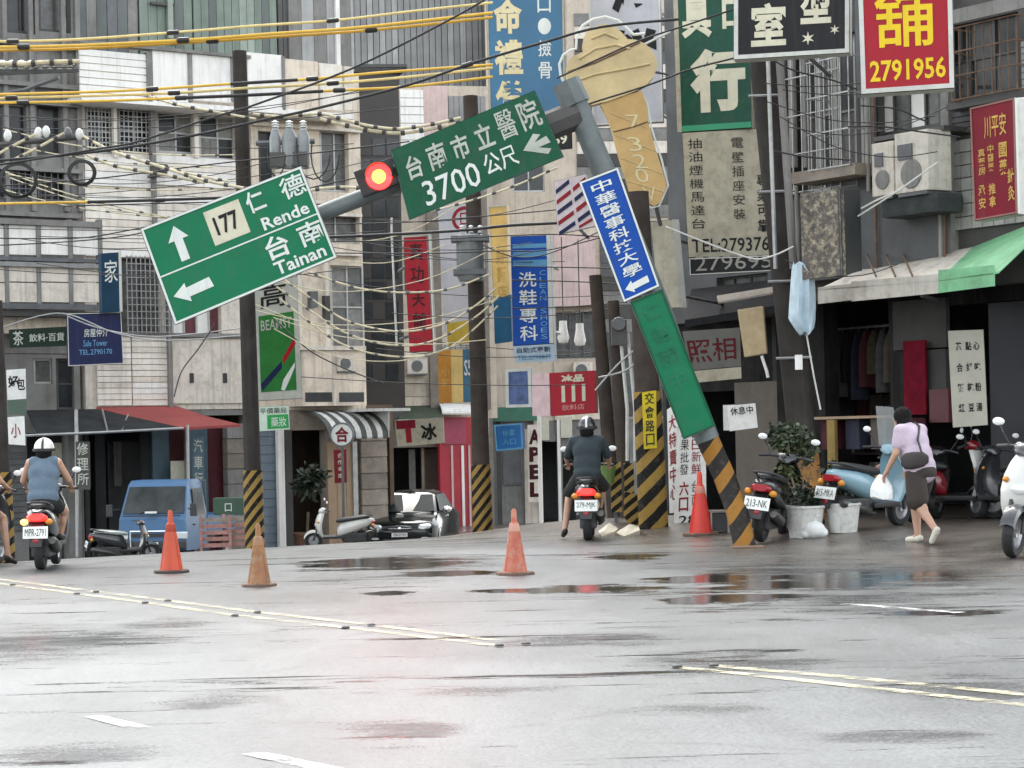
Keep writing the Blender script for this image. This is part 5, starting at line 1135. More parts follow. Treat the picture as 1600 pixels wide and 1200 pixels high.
# ------------------------------------------------------------------ overhead cables
m_yc = mat('yellow_sleeve', (.66, .40, .05), .45, var=.18, vscale=4); m_yc2 = mat('pale_yellow_sleeve', (.68, .55, .24), .5, var=.2, vscale=4)
m_rope = mat('cream_sleeve', (.60, .53, .36), .6, var=.25, vscale=6, dirt_amt=.25); m_cab = mat('black_cable', (.022, .021, .020), .5, var=.2)
def smoothpts(pts, k=5):
    out = []; n = len(pts)
    for i in range(n-1):
        p0, p1, p2, p3 = [np.array(pts[min(max(j, 0), n-1)], float) for j in (i-1, i, i+1, i+2)]
        for t in np.linspace(0, 1, k, endpoint=False): out.append(tuple(.5*((2*p1)+(-p0+p2)*t+(2*p0-5*p1+4*p2-p3)*t*t+(-p0+3*p1-3*p2+p3)*t**3)))
    out.append(tuple(pts[-1])); return out
def cable(label, pts, d, r, m, name='overhead_cable', joints=(), beads=0, dk=(), group=None, bead_m=None, cat='cable'):
    sp = smoothpts(pts); n = len(sp)
    dd = (lambda i: d) if not isinstance(d, tuple) else (lambda i: d[0]+(d[1]-d[0])*i/(n-1))
    W_ = [P(x, y, dd(i)) for i, (x, y) in enumerate(sp)]; root = thing(name, label, cat, W_[0], 0, group)
    MB().tube(W_, r, 7).build('sleeve', m, root, smooth=True, off=W_[0])
    def along(x):
        for a, b in zip(W_[:-1], W_[1:]):
            pass
    xs_ = [p[0] for p in sp]
    def at(x):
        i = min(range(n-1), key=lambda k: abs((xs_[k]+xs_[k+1])/2-x)); t = (x-xs_[i])/((xs_[i+1]-xs_[i]) or 1); return W_[i].lerp(W_[i+1], min(max(t, 0), 1)), (W_[i+1]-W_[i]).normalized()
    for x in joints:
        p, t = at(x); MB().tube([p-t*.09, p-t*.07, p+t*.07, p+t*.09], [r*1.1, r*1.8, r*1.8, r*1.1], 8).build('joint', m_cab, root, off=W_[0])
    for (x0, x1) in dk:
        k = [W_[i] for i in range(n) if x0 <= xs_[i] <= x1]
        if len(k) > 1: MB().tube(k, r*1.25, 7).build('tape', m_cab, root, off=W_[0])
    if beads:
        tot = sum((b-a).length for a, b in zip(W_[:-1], W_[1:])); step = tot/beads; acc = 0; nxt = step/2
        for a, b in zip(W_[:-1], W_[1:]):
            l_ = (b-a).length
            while nxt <= acc+l_:
                p = a.lerp(b, (nxt-acc)/l_); t = (b-a).normalized(); MB().tube([p-t*.03, p+t*.03], r*1.6, 6).build('tie', bead_m or m_cab, root, off=W_[0]); nxt += step
            acc += l_
    return root
DC = 32.0
cable('topmost yellow cable running to the tall teal sign', [(-20, 65), (110, 62), (280, 50), (400, 40), (520, 32), (640, 18), (770, 4)], DC, .019, m_yc2, joints=(20, 270, 520))
cable('upper of the thick yellow pair under the topmost cable', [(-20, 74), (120, 71), (300, 62), (420, 53), (560, 43), (770, 20)], DC, .024, m_yc, joints=(37, 286))
cable('lower of the thick yellow pair under the topmost cable', [(-20, 79), (120, 76), (300, 66), (420, 58), (580, 47), (770, 27)], DC+.1, .022, m_yc, joints=(332, 580))
cable('first yellow cable of the middle bundle of three', [(-20, 148), (130, 144), (240, 139), (360, 131), (490, 123), (600, 113), (770, 101)], DC, .02, m_yc, joints=(238, 488), dk=((352, 486),))
cable('second yellow cable of the middle bundle of three', [(-20, 154), (130, 150), (275, 145), (380, 138), (520, 130), (640, 120), (770, 106)], DC+.08, .02, m_yc2, joints=(18, 272, 520))
cable('third yellow cable of the middle bundle of three', [(-20, 161), (150, 158), (280, 153), (400, 148), (530, 141), (640, 135), (770, 120)], DC, .02, m_yc, joints=(36, 283, 530), dk=((280, 528),))
cable('short yellow sleeved cable above the grey balcony', [(-20, 319), (16, 318), (115, 316), (230, 313), (350, 309)], 34.5, .02, m_yc, dk=((120, 350),), joints=(250,))
cable('black cable climbing from the left edge to the teal sign', [(-20, 260), (60, 248), (150, 233), (212, 222), (312, 190), (370, 172), (400, 163), (550, 107), (700, 32), (790, -20)], 31.0, .016, m_cab)
cable('thick black cable passing over the ice cream cone sign', [(-20, 252), (150, 237), (300, 212), (400, 190), (500, 168), (640, 132), (740, 98), (850, 66), (940, 42), (1060, 30)], 31.4, .02, m_cab, joints=(730,))
cable('black cable crossing the cone sign below the thick one', [(870, 122), (940, 90), (1003, 62), (1070, 40), (1160, 10)], 32.2, .014, m_cab)
cable('black cable sagging under the scoop of the cone sign', [(890, 172), (940, 156), (1010, 134), (1080, 108), (1150, 90), (1180, 80)], 32.1, .014, m_cab)
cable('thin black wire below the dark cross arm', [(-20, 292), (140, 280), (240, 268), (370, 252), (500, 238), (640, 221)], 34.0, .011, m_cab)
cable('thin black wire passing the red light', [(100, 322), (240, 318), (400, 312), (500, 290), (600, 268), (660, 252)], 34.2, .011, m_cab)
cable('thick black trunk cable above the blue shoe sign', [(400, 372), (520, 370), (615, 366), (720, 360), (800, 352), (900, 346), (990, 330)], 35.0, .024, m_cab)
for i, (lb, pts) in enumerate((('first thin wire crossing behind the grey transformer', [(420, 350), (620, 348), (800, 334), (930, 322)]), ('second thin wire crossing behind the grey transformer', [(420, 378), (640, 376), (720, 372), (860, 366), (960, 372)]), ('third thin wire crossing the blue shoe sign head', [(420, 394), (650, 396), (780, 392), (860, 390), (980, 360)]), ('sagging wire across the blue sign top', [(750, 380), (790, 398), (830, 402), (880, 388), (960, 350)]), ('wire running level above the lamps', [(800, 416), (900, 418), (1000, 420)]), ('lower wire running level beside the lamps', [(800, 438), (900, 440), (1000, 446)]), ('thin wire reaching the foot of the blue mast sign', [(800, 482), (880, 480), (980, 472)]))):
    cable(lb, pts, 36+.2*i, .010, m_cab)
for lb, pts, d in (('upper beaded cream rope strung to the barrel transformer', [(480, 424), (530, 442), (570, 452), (620, 457), (680, 455), (720, 446), (765, 428)], 37), ('second beaded cream rope sagging over the red sign', [(440, 434), (500, 476), (540, 500), (580, 512), (625, 518), (665, 514), (705, 501), (745, 476), (775, 450)], 37.1),
                   ('third beaded cream rope sagging over the red sign', [(432, 448), (500, 496), (540, 520), (585, 535), (630, 540), (665, 536), (705, 520), (750, 490), (780, 462)], 37.2), ('lowest beaded cream rope sagging over the red sign', [(436, 466), (500, 516), (540, 540), (585, 553), (640, 558), (685, 550), (725, 528), (778, 478)], 37.3)):
    cable(lb, pts, d, .016, m_rope, beads=10, bead_m=m_lead, name='cream_rope', cat='rope')
for lb, pts, d, r_ in (('upper strand of the thick cream bundle above the red light', [(395, 178), (440, 182), (500, 178), (540, 188), (580, 197), (620, 201), (665, 196), (720, 184)], 33.0, .022), ('lower strand of the thick cream bundle above the red light', [(500, 186), (540, 196), (585, 205), (625, 208), (670, 202), (730, 190)], 33.05, .026),
                       ('cream rope rising from the left edge to the cross arm', [(-20, 250), (20, 228), (55, 210)], 32.8, .022), ('second cream rope rising to the cross arm', [(20, 250), (60, 230), (100, 208)], 32.8, .022), ('cream rope falling from the cross arm to the road sign', [(128, 212), (180, 238), (250, 260), (320, 282), (400, 297)], 32.9, .022), ('second cream rope falling from the cross arm', [(136, 243), (182, 260), (250, 272), (320, 286)], 33.0, .02), ('third cream rope falling below the cross arm', [(170, 232), (230, 254), (300, 272), (360, 284)], 33.1, .016),
                       ('cream rope crossing the white parapet', [(232, 150), (270, 162), (310, 170), (400, 186)], 33.2, .018), ('cream rope behind the signal arm', [(480, 298), (530, 292), (580, 296), (640, 300)], 33.2, .022), ('pale cable bundle resting on the insulator rack', [(-20, 98), (30, 100), (70, 97), (125, 96)], 32.9, .035), ('cream rope running up behind the hospital sign to the mast', [(640, 338), (720, 318), (800, 292), (870, 262)], 33, .014)):
    cable(lb, pts, d, r_, m_rope, beads=max(3, int(abs(pts[-1][0]-pts[0][0])/28)), bead_m=m_alud, name='cream_rope', cat='rope')
for i, (lb, pts) in enumerate((('dark wire below the beaded ropes on the cream house', [(430, 500), (480, 545), (530, 572), (600, 600)]), ('wire hanging under the green direction board', [(336, 506), (310, 545), (284, 580), (272, 620)]), ('first thin wire over the grey balcony', [(-20, 372), (120, 372), (200, 360), (300, 340)]), ('second thin wire over the grey balcony', [(-20, 384), (100, 378), (200, 368), (260, 352)]), ('pale wire crossing the navy sign', [(-20, 520), (60, 494), (110, 492), (180, 520), (260, 532), (380, 524)]), ('second pale wire crossing the navy sign', [(105, 494), (160, 514), (250, 526), (400, 510)]))):
    cable(lb, pts, 37+.2*i, .011, m_cab if 'pale' not in lb else m_steel)
for i, (lb, pts) in enumerate((('slack black wire in front of the window grille', [(1205, 92), (1240, 110), (1300, 125), (1340, 140)]), ('second slack wire below the window grille', [(1210, 236), (1260, 245), (1330, 250)]), ('wire drooping toward the air conditioners', [(1325, 198), (1380, 198), (1440, 206), (1500, 214)]), ('wire looping under the red number sign', [(1345, 165), (1400, 170), (1435, 185), (1450, 190)]), ('bright stay wire in front of the air conditioners', [(1340, 338), (1400, 300), (1465, 254)]), ('second bright stay wire above the canopy', [(1345, 326), (1372, 312), (1410, 296)]), ('pale stay wire tied to the big dark pole', [(1040, 354), (1160, 400), (1200, 402), (1240, 385)]))):
    cable(lb, pts, 30.4, .012, m_cab if 'bright' not in lb and 'pale' not in lb else m_frw)
for i, (lb, pts) in enumerate((('steel bracket rod below the slim brown poles', [(930, 610), (965, 570), (1000, 540)]), ('second steel bracket rod crossing behind the mast', [(935, 590), (975, 580), (1000, 560)]))): cable(lb, pts, 34, .014, m_steel, name='bracket_rod', cat='bracket')

# the tangle of thin service wires that nothing tells apart
rn = random.Random(21)
for i in range(12):
    x0, y0 = rn.uniform(-20, 60), rn.uniform(170, 440); x1, y1 = rn.uniform(330, 640), y0+rn.uniform(-70, 30); s_ = rn.uniform(6, 30)
    cable('thin black service wire sagging across the left house fronts', [(x0, y0), (x0+(x1-x0)*.35, y0+(y1-y0)*.35+s_), (x0+(x1-x0)*.7, y0+(y1-y0)*.7+s_*.9), (x1, y1)], rn.uniform(34.5, 37.5), .007, m_cab, name='service_wire', group='thin wires over the left houses')
for i in range(9):
    x0, y0 = rn.uniform(420, 620), rn.uniform(330, 600); x1, y1 = rn.uniform(820, 1000), y0+rn.uniform(-60, 40); s_ = rn.uniform(4, 24)
    cable('thin black service wire strung between the poles of the side street', [(x0, y0), (x0+(x1-x0)*.35, y0+(y1-y0)*.35+s_), (x0+(x1-x0)*.7, y0+(y1-y0)*.7+s_*.9), (x1, y1)], rn.uniform(35.5, 39.5), .007, m_cab, name='service_wire', group='thin wires over the side street')
for i in range(6):
    x0, y0 = rn.uniform(1190, 1240), rn.uniform(100, 420); x1, y1 = rn.uniform(1400, 1560), y0+rn.uniform(-70, 60); s_ = rn.uniform(6, 30)
    cable('thin dark wire looped along the tiled house', [(x0, y0), (x0+(x1-x0)*.35, y0+(y1-y0)*.35+s_), (x0+(x1-x0)*.7, y0+(y1-y0)*.7+s_*.9), (x1, y1)], rn.uniform(29.8, 30.4), .007, m_cab, name='service_wire', group='thin wires on the tiled house')

for i in range(7):
    x0, y0 = rn.uniform(395, 440), rn.uniform(330, 520); x1, y1 = rn.uniform(690, 780), y0+rn.uniform(-60, 60); s_ = rn.uniform(18, 48)
    cable('pale sagging service rope strung between the two middle poles', [(x0, y0), (x0+(x1-x0)*.3, y0+(y1-y0)*.3+s_), (x0+(x1-x0)*.68, y0+(y1-y0)*.68+s_), (x1, y1)], rn.uniform(36.2, 37.6), .008, m_rope, name='cream_rope', cat='rope', group='pale ropes between the middle poles')
for i in range(6):
    x0, y0 = rn.uniform(-20, 20), rn.uniform(200, 300); x1, y1 = rn.uniform(330, 385), y0+rn.uniform(0, 90); s_ = rn.uniform(4, 20)
    cable('pale sagging service rope over the white tiled house', [(x0, y0), (x0+(x1-x0)*.3, y0+(y1-y0)*.3+s_), (x0+(x1-x0)*.68, y0+(y1-y0)*.68+s_), (x1, y1)], rn.uniform(33.2, 35.6), .009, m_rope, name='cream_rope', cat='rope', group='pale ropes over the white tiled house', beads=7, bead_m=m_alud)
# ------------------------------------------------------------------ scooters
def paint(name, rgb, rough=.25, **k): return mat(name, srgb(*rgb), rough, **{'var': .08, 'coat': .6, 'spec': .5, 'dirt_amt': .08, **k})
m_tyre = mat('tyre_rubber', (.016, .016, .016), .75, var=.3, vscale=9); m_rim = mat('alloy_rim', (.33, .33, .34), .35, .7, var=.2)
m_plast = mat('black_plastic', (.022, .022, .024), .5, var=.25, vscale=6); m_vinyl = mat('black_vinyl_seat', (.02, .02, .021), .55, var=.2, bump=.2)
m_chrome = mat('mirror_glass', (.85, .86, .86), .06, .9, var=.05); m_mir_w = mat('pale_mirror_back', (.74, .75, .74), .35, var=.05)
m_tail = mat('red_tail_lens', (.30, .012, .02), .2, var=.1); m_tail_on = mat('lit_tail_lens', (.7, .03, .02), .25, emit=(1, .02, .02), estr=.7); m_amb_on = mat('lit_amber_lens', (.9, .5, .1), .3, emit=(1, .5, .12), estr=.8)
m_amber = mat('amber_lens', (.55, .22, .02), .25, var=.1); m_head = mat('headlight_glass', (.62, .64, .64), .1, .3, var=.1); m_plate = mat('licence_plate', (.74, .75, .72), .4, var=.1, dirt_amt=.15)
m_exh = mat('exhaust_steel', (.09, .088, .085), .4, .6, var=.3, vscale=8); m_eng = mat('engine_grey', (.05, .05, .052), .5, .3, var=.4, vscale=10)
m_clear = mat('clear_windscreen', (.55, .58, .58), .15, var=.1, alpha=.35)
def ring(x, cz, hy, hz, n=14, p=2.6, cy=0):
    out = []
    for k in range(n):
        a = 2*math.pi*k/n; c, s_ = math.cos(a), math.sin(a)
        out.append(Vector((x, cy+hy*abs(c)**(2/p)*(1 if c >= 0 else -1), cz+hz*abs(s_)**(2/p)*(1 if s_ >= 0 else -1))))
    return out
def wheel(parent, x, y, z, r, w_, name='wheel', rim_m=None):
    mb = MB(); prof = [(r*.62, -w_*.42), (r*.9, -w_*.5), (r*.98, -w_*.32), (r, 0), (r*.98, w_*.32), (r*.9, w_*.5), (r*.62, w_*.42), (r*.60, 0)]
    rings = []
    for k in range(28):
        a = 2*math.pi*k/28; rings.append([Vector((x+q*math.cos(a), y+h, z+q*math.sin(a))) for q, h in prof])
    rings.append(rings[0]); mb.loft(rings, cap=False); t = mb.build(name, m_tyre, parent, smooth=True)
    mb = MB(); rr = r*.62
    mb.lathe([(0, -w_*.2), (rr*.28, -w_*.3), (rr*.3, -w_*.12), (rr*.86, -w_*.1), (rr, -w_*.36), (rr*1.02, 0), (rr, w_*.36), (rr*.86, w_*.1), (rr*.3, w_*.12), (rr*.28, w_*.3), (0, w_*.2)], 20, 'y', (x, y, z)); mb.build('rim', rim_m or m_rim, t, smooth=True)
    return t
def scooter(label, loc, rz, body, trim=None, seat=None, lit=False, amber=False, screen=False, lean=0.0, scale=1.0, plate_txt=None, box=None, group='scooters', steer=0.0, mirrors=True, mir_m=None, shield=None):
    shield = shield or body; trim = trim or m_plast; rt = thing('scooter', label, 'scooter', loc, rz, group); rt.rotation_euler = (lean, 0, rz); rt.scale = (scale,)*3
    wheel(rt, -.60, 0, .225, .225, .11); wheel(rt, .62, 0, .225, .225, .10)
    # front end
    mb = MB()
    for s_ in (-1, 1): mb.tube([(.62, s_*.075, .225), (.53, s_*.075, .52)], .022, 8)
    mb.build('fork', m_eng, rt)
    rows = []
    for k in range(9):
        a = R(150-k*16); rows.append([Vector((.62+.255*math.cos(a), y, .225+.255*math.sin(a)+h)) for y, h in ((-.075, -.05), (-.06, 0), (0, .015), (.06, 0), (.075, -.05), (.055, -.02), (0, -.005), (-.055, -.02))])
    MB().loft(rows).build('front_fender', body, rt, smooth=True)
    rows = []
    for z, x, hw, bul in ((.26, .36, .12, .03), (.34, .42, .17, .05), (.46, .46, .195, .08), (.60, .47, .205, .10), (.74, .45, .19, .11), (.86, .41, .15, .10), (.93, .39, .11, .07)):
        f_ = [Vector((x+bul*(1-(t*t)), t*hw, z)) for t in (-1, -.66, -.33, 0, .33, .66, 1)]; g_ = [Vector((x-.05+bul*.55*(1-t*t), t*hw*.94, z)) for t in (1, .5, 0, -.5, -1)]; rows.append(f_+g_)
    sh = MB().loft(rows).build('front_shield', shield, rt, smooth=True)
    MB().loft([ring(.545, .62, .07, .035), ring(.578, .62, .075, .04), ring(.586, .62, .05, .02)]).build('headlight', m_head, sh, smooth=True)
    for s_ in (-1, 1): MB().ell((.50, s_*.15, .70), (.05, .035, .03), 10, 6).build('turn_signal', m_amber, sh, smooth=True)
    hd = MB().loft([ring(.28, .96, .07, .035), ring(.32, .98, .13, .06), ring(.38, .985, .15, .07), ring(.45, .965, .11, .055), ring(.48, .95, .05, .025)]).build('handlebar_cowl', body, rt, smooth=True)
    MB().tube([(.24, -.34, .985), (.31, -.22, 1.0), (.34, 0, 1.0), (.31, .22, 1.0), (.24, .34, .985)], .018, 8).build('handlebar', m_plast, hd)
    if mirrors:
        for s_ in (-1, 1):
            mm = MB().tube([(.31, s_*.2, 1.0), (.33, s_*.27, 1.12), (.30, s_*.31, 1.19)], .009, 6).build('mirror_stem', m_plast, rt); MB().ell((.30, s_*.33, 1.215), (.02, .058, .038), 14, 8).build('mirror', mir_m or m_mir_w, mm, smooth=True)
    # floor, body, seat
    MB().box((-.16, -.17, .27), (.40, .17, .335)).build('floorboard', trim, rt, bevel=.02)
    MB().loft([ring(.02, .42, .10, .12), ring(-.06, .48, .155, .17), ring(-.25, .54, .185, .17), ring(-.50, .60, .185, .15), ring(-.72, .655, .155, .115), ring(-.86, .69, .10, .07), ring(-.92, .70, .05, .03)]).build('rear_body', body, rt, smooth=True)
    MB().loft([ring(.04, .70, .09, .03), ring(-.02, .715, .12, .055), ring(-.2, .735, .145, .06), ring(-.42, .765, .15, .055), ring(-.62, .79, .14, .05), ring(-.76, .79, .10, .04), ring(-.80, .785, .05, .02)]).build('seat', seat or m_vinyl, rt, smooth=True)
    MB().tube([(-.56, .13, .79), (-.78, .12, .83), (-.87, .06, .84), (-.87, -.06, .84), (-.78, -.12, .83), (-.56, -.13, .79)], .016, 7).build('grab_rail', m_eng, rt, smooth=True)
    MB().box((-.72, -.12, .16), (-.12, .10, .40)).build('engine', m_eng, rt, bevel=.03)
    MB().tube([(-.1, -.14, .2), (-.3, -.17, .22), (-.42, -.18, .27), (-.86, -.19, .36), (-.9, -.19, .37)], [.02, .025, .055, .06, .04], 12).build('muffler', m_exh, rt, smooth=True)
    tl_ = MB().loft([ring(-.84, .645, .13, .045), ring(-.90, .655, .12, .05), ring(-.935, .66, .085, .04)]).build('tail_light', m_tail_on if lit else m_tail, rt, smooth=True)
    for s_ in (-1, 1): MB().ell((-.87, s_*.15, .60), (.04, .05, .04), 10, 6).build('turn_signal', m_amb_on if (amber and s_ == 1) else m_amber, rt, smooth=True)
    MB().loft([[Vector((-.80, -.08, .60)), Vector((-.80, .08, .60)), Vector((-.78, .08, .57)), Vector((-.78, -.08, .57))], [Vector((-.95, -.09, .50)), Vector((-.95, .09, .50)), Vector((-.93, .09, .47)), Vector((-.93, -.09, .47))], [Vector((-1.0, -.07, .30)), Vector((-1.0, .07, .30)), Vector((-.98, .07, .29)), Vector((-.98, -.07, .29))]]).build('rear_mudguard', m_plast, rt)
    Mp = Matrix.Translation((-.985, 0, .475)) @ Matrix.Rotation(R(14), 4, 'Y')
    pl = MB().box((-.006, -.15, -.075), (.006, .15, .075), Mp).build('licence_plate', m_plate, rt)
    gv, gf = glyphs(plate_txt or '815-MKA', .0); MB().add([Mp @ Vector((-.009, .125-.25*u, .045-.09*v)) for u, v in gv], gf).build('lettering', s_ink, pl)
    MB().ell((-.972, 0, .37), (.02, .045, .045), 12, 8).build('reflector', m_tail, rt, smooth=True)
    if screen:
        rows = [[Vector((.42+.09*k, y, .98+.16*k)) for y in ()] for k in ()]
        mb = MB(); pts = []
        for k in range(5):
            z = 1.0+.13*k; x = .40-.055*k; hw = .20-.018*k
            pts.append([Vector((x+.05*(1-t*t), t*hw, z)) for t in (-1, -.5, 0, .5, 1)]+[Vector((x-.006+.05*(1-t*t), t*hw, z)) for t in (1, .5, 0, -.5, -1)])
        mb.loft(pts).build('windscreen', m_clear, rt, smooth=True)
    if box:
        MB().box((-1.02, -.2, .83), (-.62, .2, 1.12)).build('top_box', box, rt, bevel=.04)
    return rt
pt_black = paint('black_scooter_paint', (22, 22, 26)); pt_white = paint('white_scooter_paint', (226, 226, 220)); pt_blue = paint('light_blue_paint', (150, 190, 206), .4); pt_red = paint('red_scooter_paint', (150, 18, 36)); pt_dgrey = paint('dark_grey_paint', (58, 60, 64)); pt_silver = paint('silver_grey_paint', (168, 174, 172))
g1 = G(76, 886); SL = scooter('black scooter with lit red tail lamp carrying the blue vest rider', g1, R(93), pt_black, lit=True, amber=True, scale=.95, plate_txt='MPR-2791', group='scooters being ridden')
g2 = G(921, 841); SRt = scooter('black scooter with lit tail lamp carrying the dark clothed rider', g2, R(86), pt_black, lit=True, scale=1.02, plate_txt='279-MJK', group='scooters being ridden')
g3 = G(1206, 843); scooter('black parked scooter leaning behind the striped mast foot', g3, R(70), pt_black, lean=R(8), scale=1.08, plate_txt='213-NK', group='parked scooters')
g4 = G(1384, 826); scooter('pale blue scooter with clear windscreen beside the white pots', g4+Vector((-.16, .30, 0)), R(46), pt_blue, trim=m_plast, screen=True, lean=R(5), group='parked scooters', scale=1.06)
g5 = G(1490, 812); scooter('red and white scooter parked behind the walking person', g5+Vector((-.05, .2, 0)), R(-22), pt_red, seat=m_vinyl, lean=R(6), group='parked scooters', shield=pt_white, scale=1.08)
g6 = G(1606, 868); scooter('white scooter cut off by the right edge of the picture', g6+Vector((.12, .3, 0)), R(240), pt_dgrey, lean=R(-6), group='parked scooters', scale=1.2, shield=pt_white)
g7 = P(528, 846, 39.5); g7.z = ground_z(g7.x, g7.y); scooter('white scooter parked left of the dark sedan', g7, R(190), pt_white, lean=R(-6), group='parked scooters', scale=.70)
g8 = P(196, 860, 37.2); g8.z = ground_z(g8.x, g8.y); scooter('grey scooter with pale seat in front of the blue truck', g8, R(20), pt_dgrey, seat=pt_silver, lean=R(6), group='parked scooters', scale=.66, mirrors=False)
g9 = G(-14, 886)+Vector((-.16, .25, 0)); scooter('dark scooter half hidden by the striped pole at the left edge', g9, R(84), pt_black, lean=R(3), group='scooters being ridden', scale=.95)
for px_, dx_, rz_, lb_, pm_ in ((1452, .1, 64, 'black scooter tucked between the blue scooter and the red one', pt_black), (1566, .2, 112, 'dark grey scooter behind the white scooter at the right edge', pt_dgrey)):
    gx = G(px_, 818); scooter(lb_, gx+Vector((dx_, .9, 0)), R(rz_), pm_, lean=R(6), group='parked scooters')
# ------------------------------------------------------------------ blue pickup truck
gt = P(238, 860, 40.2); gt.z = ground_z(gt.x, 40.6)
tk = thing('pickup_truck', 'small blue pickup truck parked nose out under the red canopy', 'truck', gt, R(-101)); tk.scale = (.90,)*3
pt_truck = paint('truck_blue', (76, 128, 176), .5, dirt_amt=.25, coat=.15); m_wind = mat('windscreen_glass', (.05, .057, .057), .25, var=.6, vscale=1.6, spec=.15)
W_ = .72
def tr_ring(x, z0, z1, w0, w1): return [Vector((x, -w0, z0)), Vector((x, w0, z0)), Vector((x, w0*1.0, z0+(z1-z0)*.55)), Vector((x, w1, z1)), Vector((x, -w1, z1)), Vector((x, -w0, z0+(z1-z0)*.55))]
# cab: x forward, nose at x=0
cab = MB().loft([tr_ring(.0, .38, .98, W_*.97, W_*.95), tr_ring(-.06, .36, 1.02, W_, W_*.97), tr_ring(-.10, .36, 1.08, W_, W_*.96), tr_ring(-.40, .36, 1.68, W_, W_*.86), tr_ring(-.52, .36, 1.76, W_, W_*.84), tr_ring(-1.1, .36, 1.77, W_, W_*.84), tr_ring(-1.25, .36, 1.70, W_, W_*.85), tr_ring(-1.28, .36, 1.0, W_, W_*.95)]).build('cab', pt_truck, tk, smooth=True)
def quadpart(nm, pts, m, parent, th=.012, nrm=None):
    q = [Vector(p) for p in pts]; n_ = nrm or (q[1]-q[0]).cross(q[2]-q[0]).normalized(); k = [v+n_*th for v in q]
    return MB().add([*q, *k], [(0, 1, 2, 3), (7, 6, 5, 4)]+[(i, i+4, (i+1) % 4+4, (i+1) % 4) for i in range(4)]).build(nm, m, parent)
fwd = Vector((1, 0, .45)).normalized()
quadpart('windscreen', [(-.105, -.64, 1.10), (-.105, .64, 1.10), (-.372, .585, 1.63), (-.372, -.585, 1.63)], m_wind, tk, .02, fwd)
mb = MB(); mb.box((.005, -.6, 1.05), (.05, .6, 1.075)); mb.build('wiper_cowl', m_plast, tk)
for y in (-.3, .25): MB().tube([(-.06, y, 1.09), (-.17, y+.3, 1.25)], .008, 5).build('wiper', m_plast, tk)
for s_ in (-1, 1):
    hl = MB().box((.0, s_*.62-.13, .60), (.045, s_*.62+.13, .74)).build('headlight', m_head, tk, bevel=.02)
    MB().tube([(-.15, s_*.72, 1.2), (.02, s_*.82, 1.18)], .014, 6).build('mirror_arm', m_plast, tk); MB().box((-.03, s_*.88-.07, 1.05), (.03, s_*.88+.07, 1.3)).build('mirror', m_plast, tk, bevel=.02)
    quadpart('side_window', [(-.42, s_*.735, 1.05), (-1.12, s_*.73, 1.05), (-1.12, s_*.655, 1.58), (-.55, s_*.655, 1.58)], m_wind, tk, .012, Vector((0, s_, .2)).normalized())
    MB().box((-.5, s_*.725-.01, .85), (-.42, s_*.725+.025, .88)).build('door_handle', m_plast, tk)
MB().box((.0, -.42, .64), (.03, .42, .71)).build('grille', m_plast, tk); MB().box((.02, -.74, .40), (.10, .74, .56)).build('bumper', m_plast, tk, bevel=.03)
MB().tube([(.12, -.40, .45), (.14, -.40, .76), (.14, .40, .76), (.12, .40, .45)], .02, 8).build('bull_bar', m_chrome, tk, smooth=True)
pl = MB().box((.11, -.17, .44), (.12, .17, .54)).build('licence_plate', m_plate, tk)
mb = MB(); mb.box((-3.1, -.72, .62), (-1.32, .72, .70)); mb.build('load_bed', pt_truck, tk)
for y in (-.72, .69): MB().box((-3.1, y, .70), (-1.32, y+.03, 1.02)).build('side_board', pt_truck, tk)
MB().box((-3.13, -.72, .70), (-3.1, .72, 1.02)).build('tail_board', pt_truck, tk); MB().tube([(-1.33, -.68, 1.0), (-1.33, -.68, 1.72), (-1.33, .68, 1.72), (-1.33, .68, 1.0)], .025, 6).build('head_rack', m_lead, tk)
MB().box((-3.0, -.3, .42), (-.2, .3, .6)).build('chassis', m_plast, tk)
for x in (-.72, -2.6):
    for y in (-.62, .62): wheel(tk, x, y, .28, .28, .17)
MB().box((-.05, -.35, 1.08), (-.02, -.1, 1.12), Matrix.Translation((.0, .2, .03))).build('dashboard_card', m_paper, tk)
# ------------------------------------------------------------------ dark sedan
gs = P(625, 842, 46.8); gs.z = ground_z(gs.x, gs.y)
cr = thing('sedan_car', 'dark green-black sedan parked facing the road', 'car', gs, R(-97)); cr.scale = (.88,)*3
pt_sed = paint('dark_sedan_paint', (26, 33, 35), .10, coat=0, spec=.4, var=.04, dirt_amt=.05)
def car_ring(x, z0, zs, zt, w0, ws, wt):   # half ring mirrored
    h = [(w0*.86, z0), (w0, z0+.10), (ws, zs), (wt, zt), (wt*.5, zt+.02)]
    return [Vector((x, y, z)) for y, z in h]+[Vector((x, -y, z)) for y, z in reversed(h)]
S_ = [(.0, .34, .55, .62, .60, .62, .50), (-.06, .24, .60, .70, .74, .78, .62), (-.25, .20, .64, .76, .82, .84, .70), (-.7, .19, .68, .84, .85, .86, .74), (-1.15, .19, .72, .92, .86, .86, .76), (-1.5, .19, .78, .93, .86, .86, .78), (-3.2, .19, .80, .95, .86, .86, .78), (-3.7, .2, .80, .96, .85, .85, .76), (-4.3, .26, .78, .93, .80, .82, .68), (-4.45, .4, .7, .86, .72, .74, .6)]
MB().loft([car_ring(*q) for q in S_]).build('body', pt_sed, cr, smooth=True)
gl = [(-1.12, .90, .72, .93, .70), (-1.75, .90, .74, 1.36, .56), (-1.95, .92, .75, 1.43, .54), (-2.7, .92, .75, 1.45, .54), (-3.2, .93, .74, 1.38, .54), (-3.85, .93, .70, .97, .62)]
rr_ = []
for x, z0, w0, zt, wt in gl: rr_.append([Vector((x, y, z)) for y, z in ((w0, z0), (wt+.03, zt-.05), (wt*.8, zt), (0, zt+.02), (-wt*.8, zt), (-wt-.03, zt-.05), (-w0, z0))])
MB().loft(rr_).build('cabin', pt_sed, cr, smooth=True)
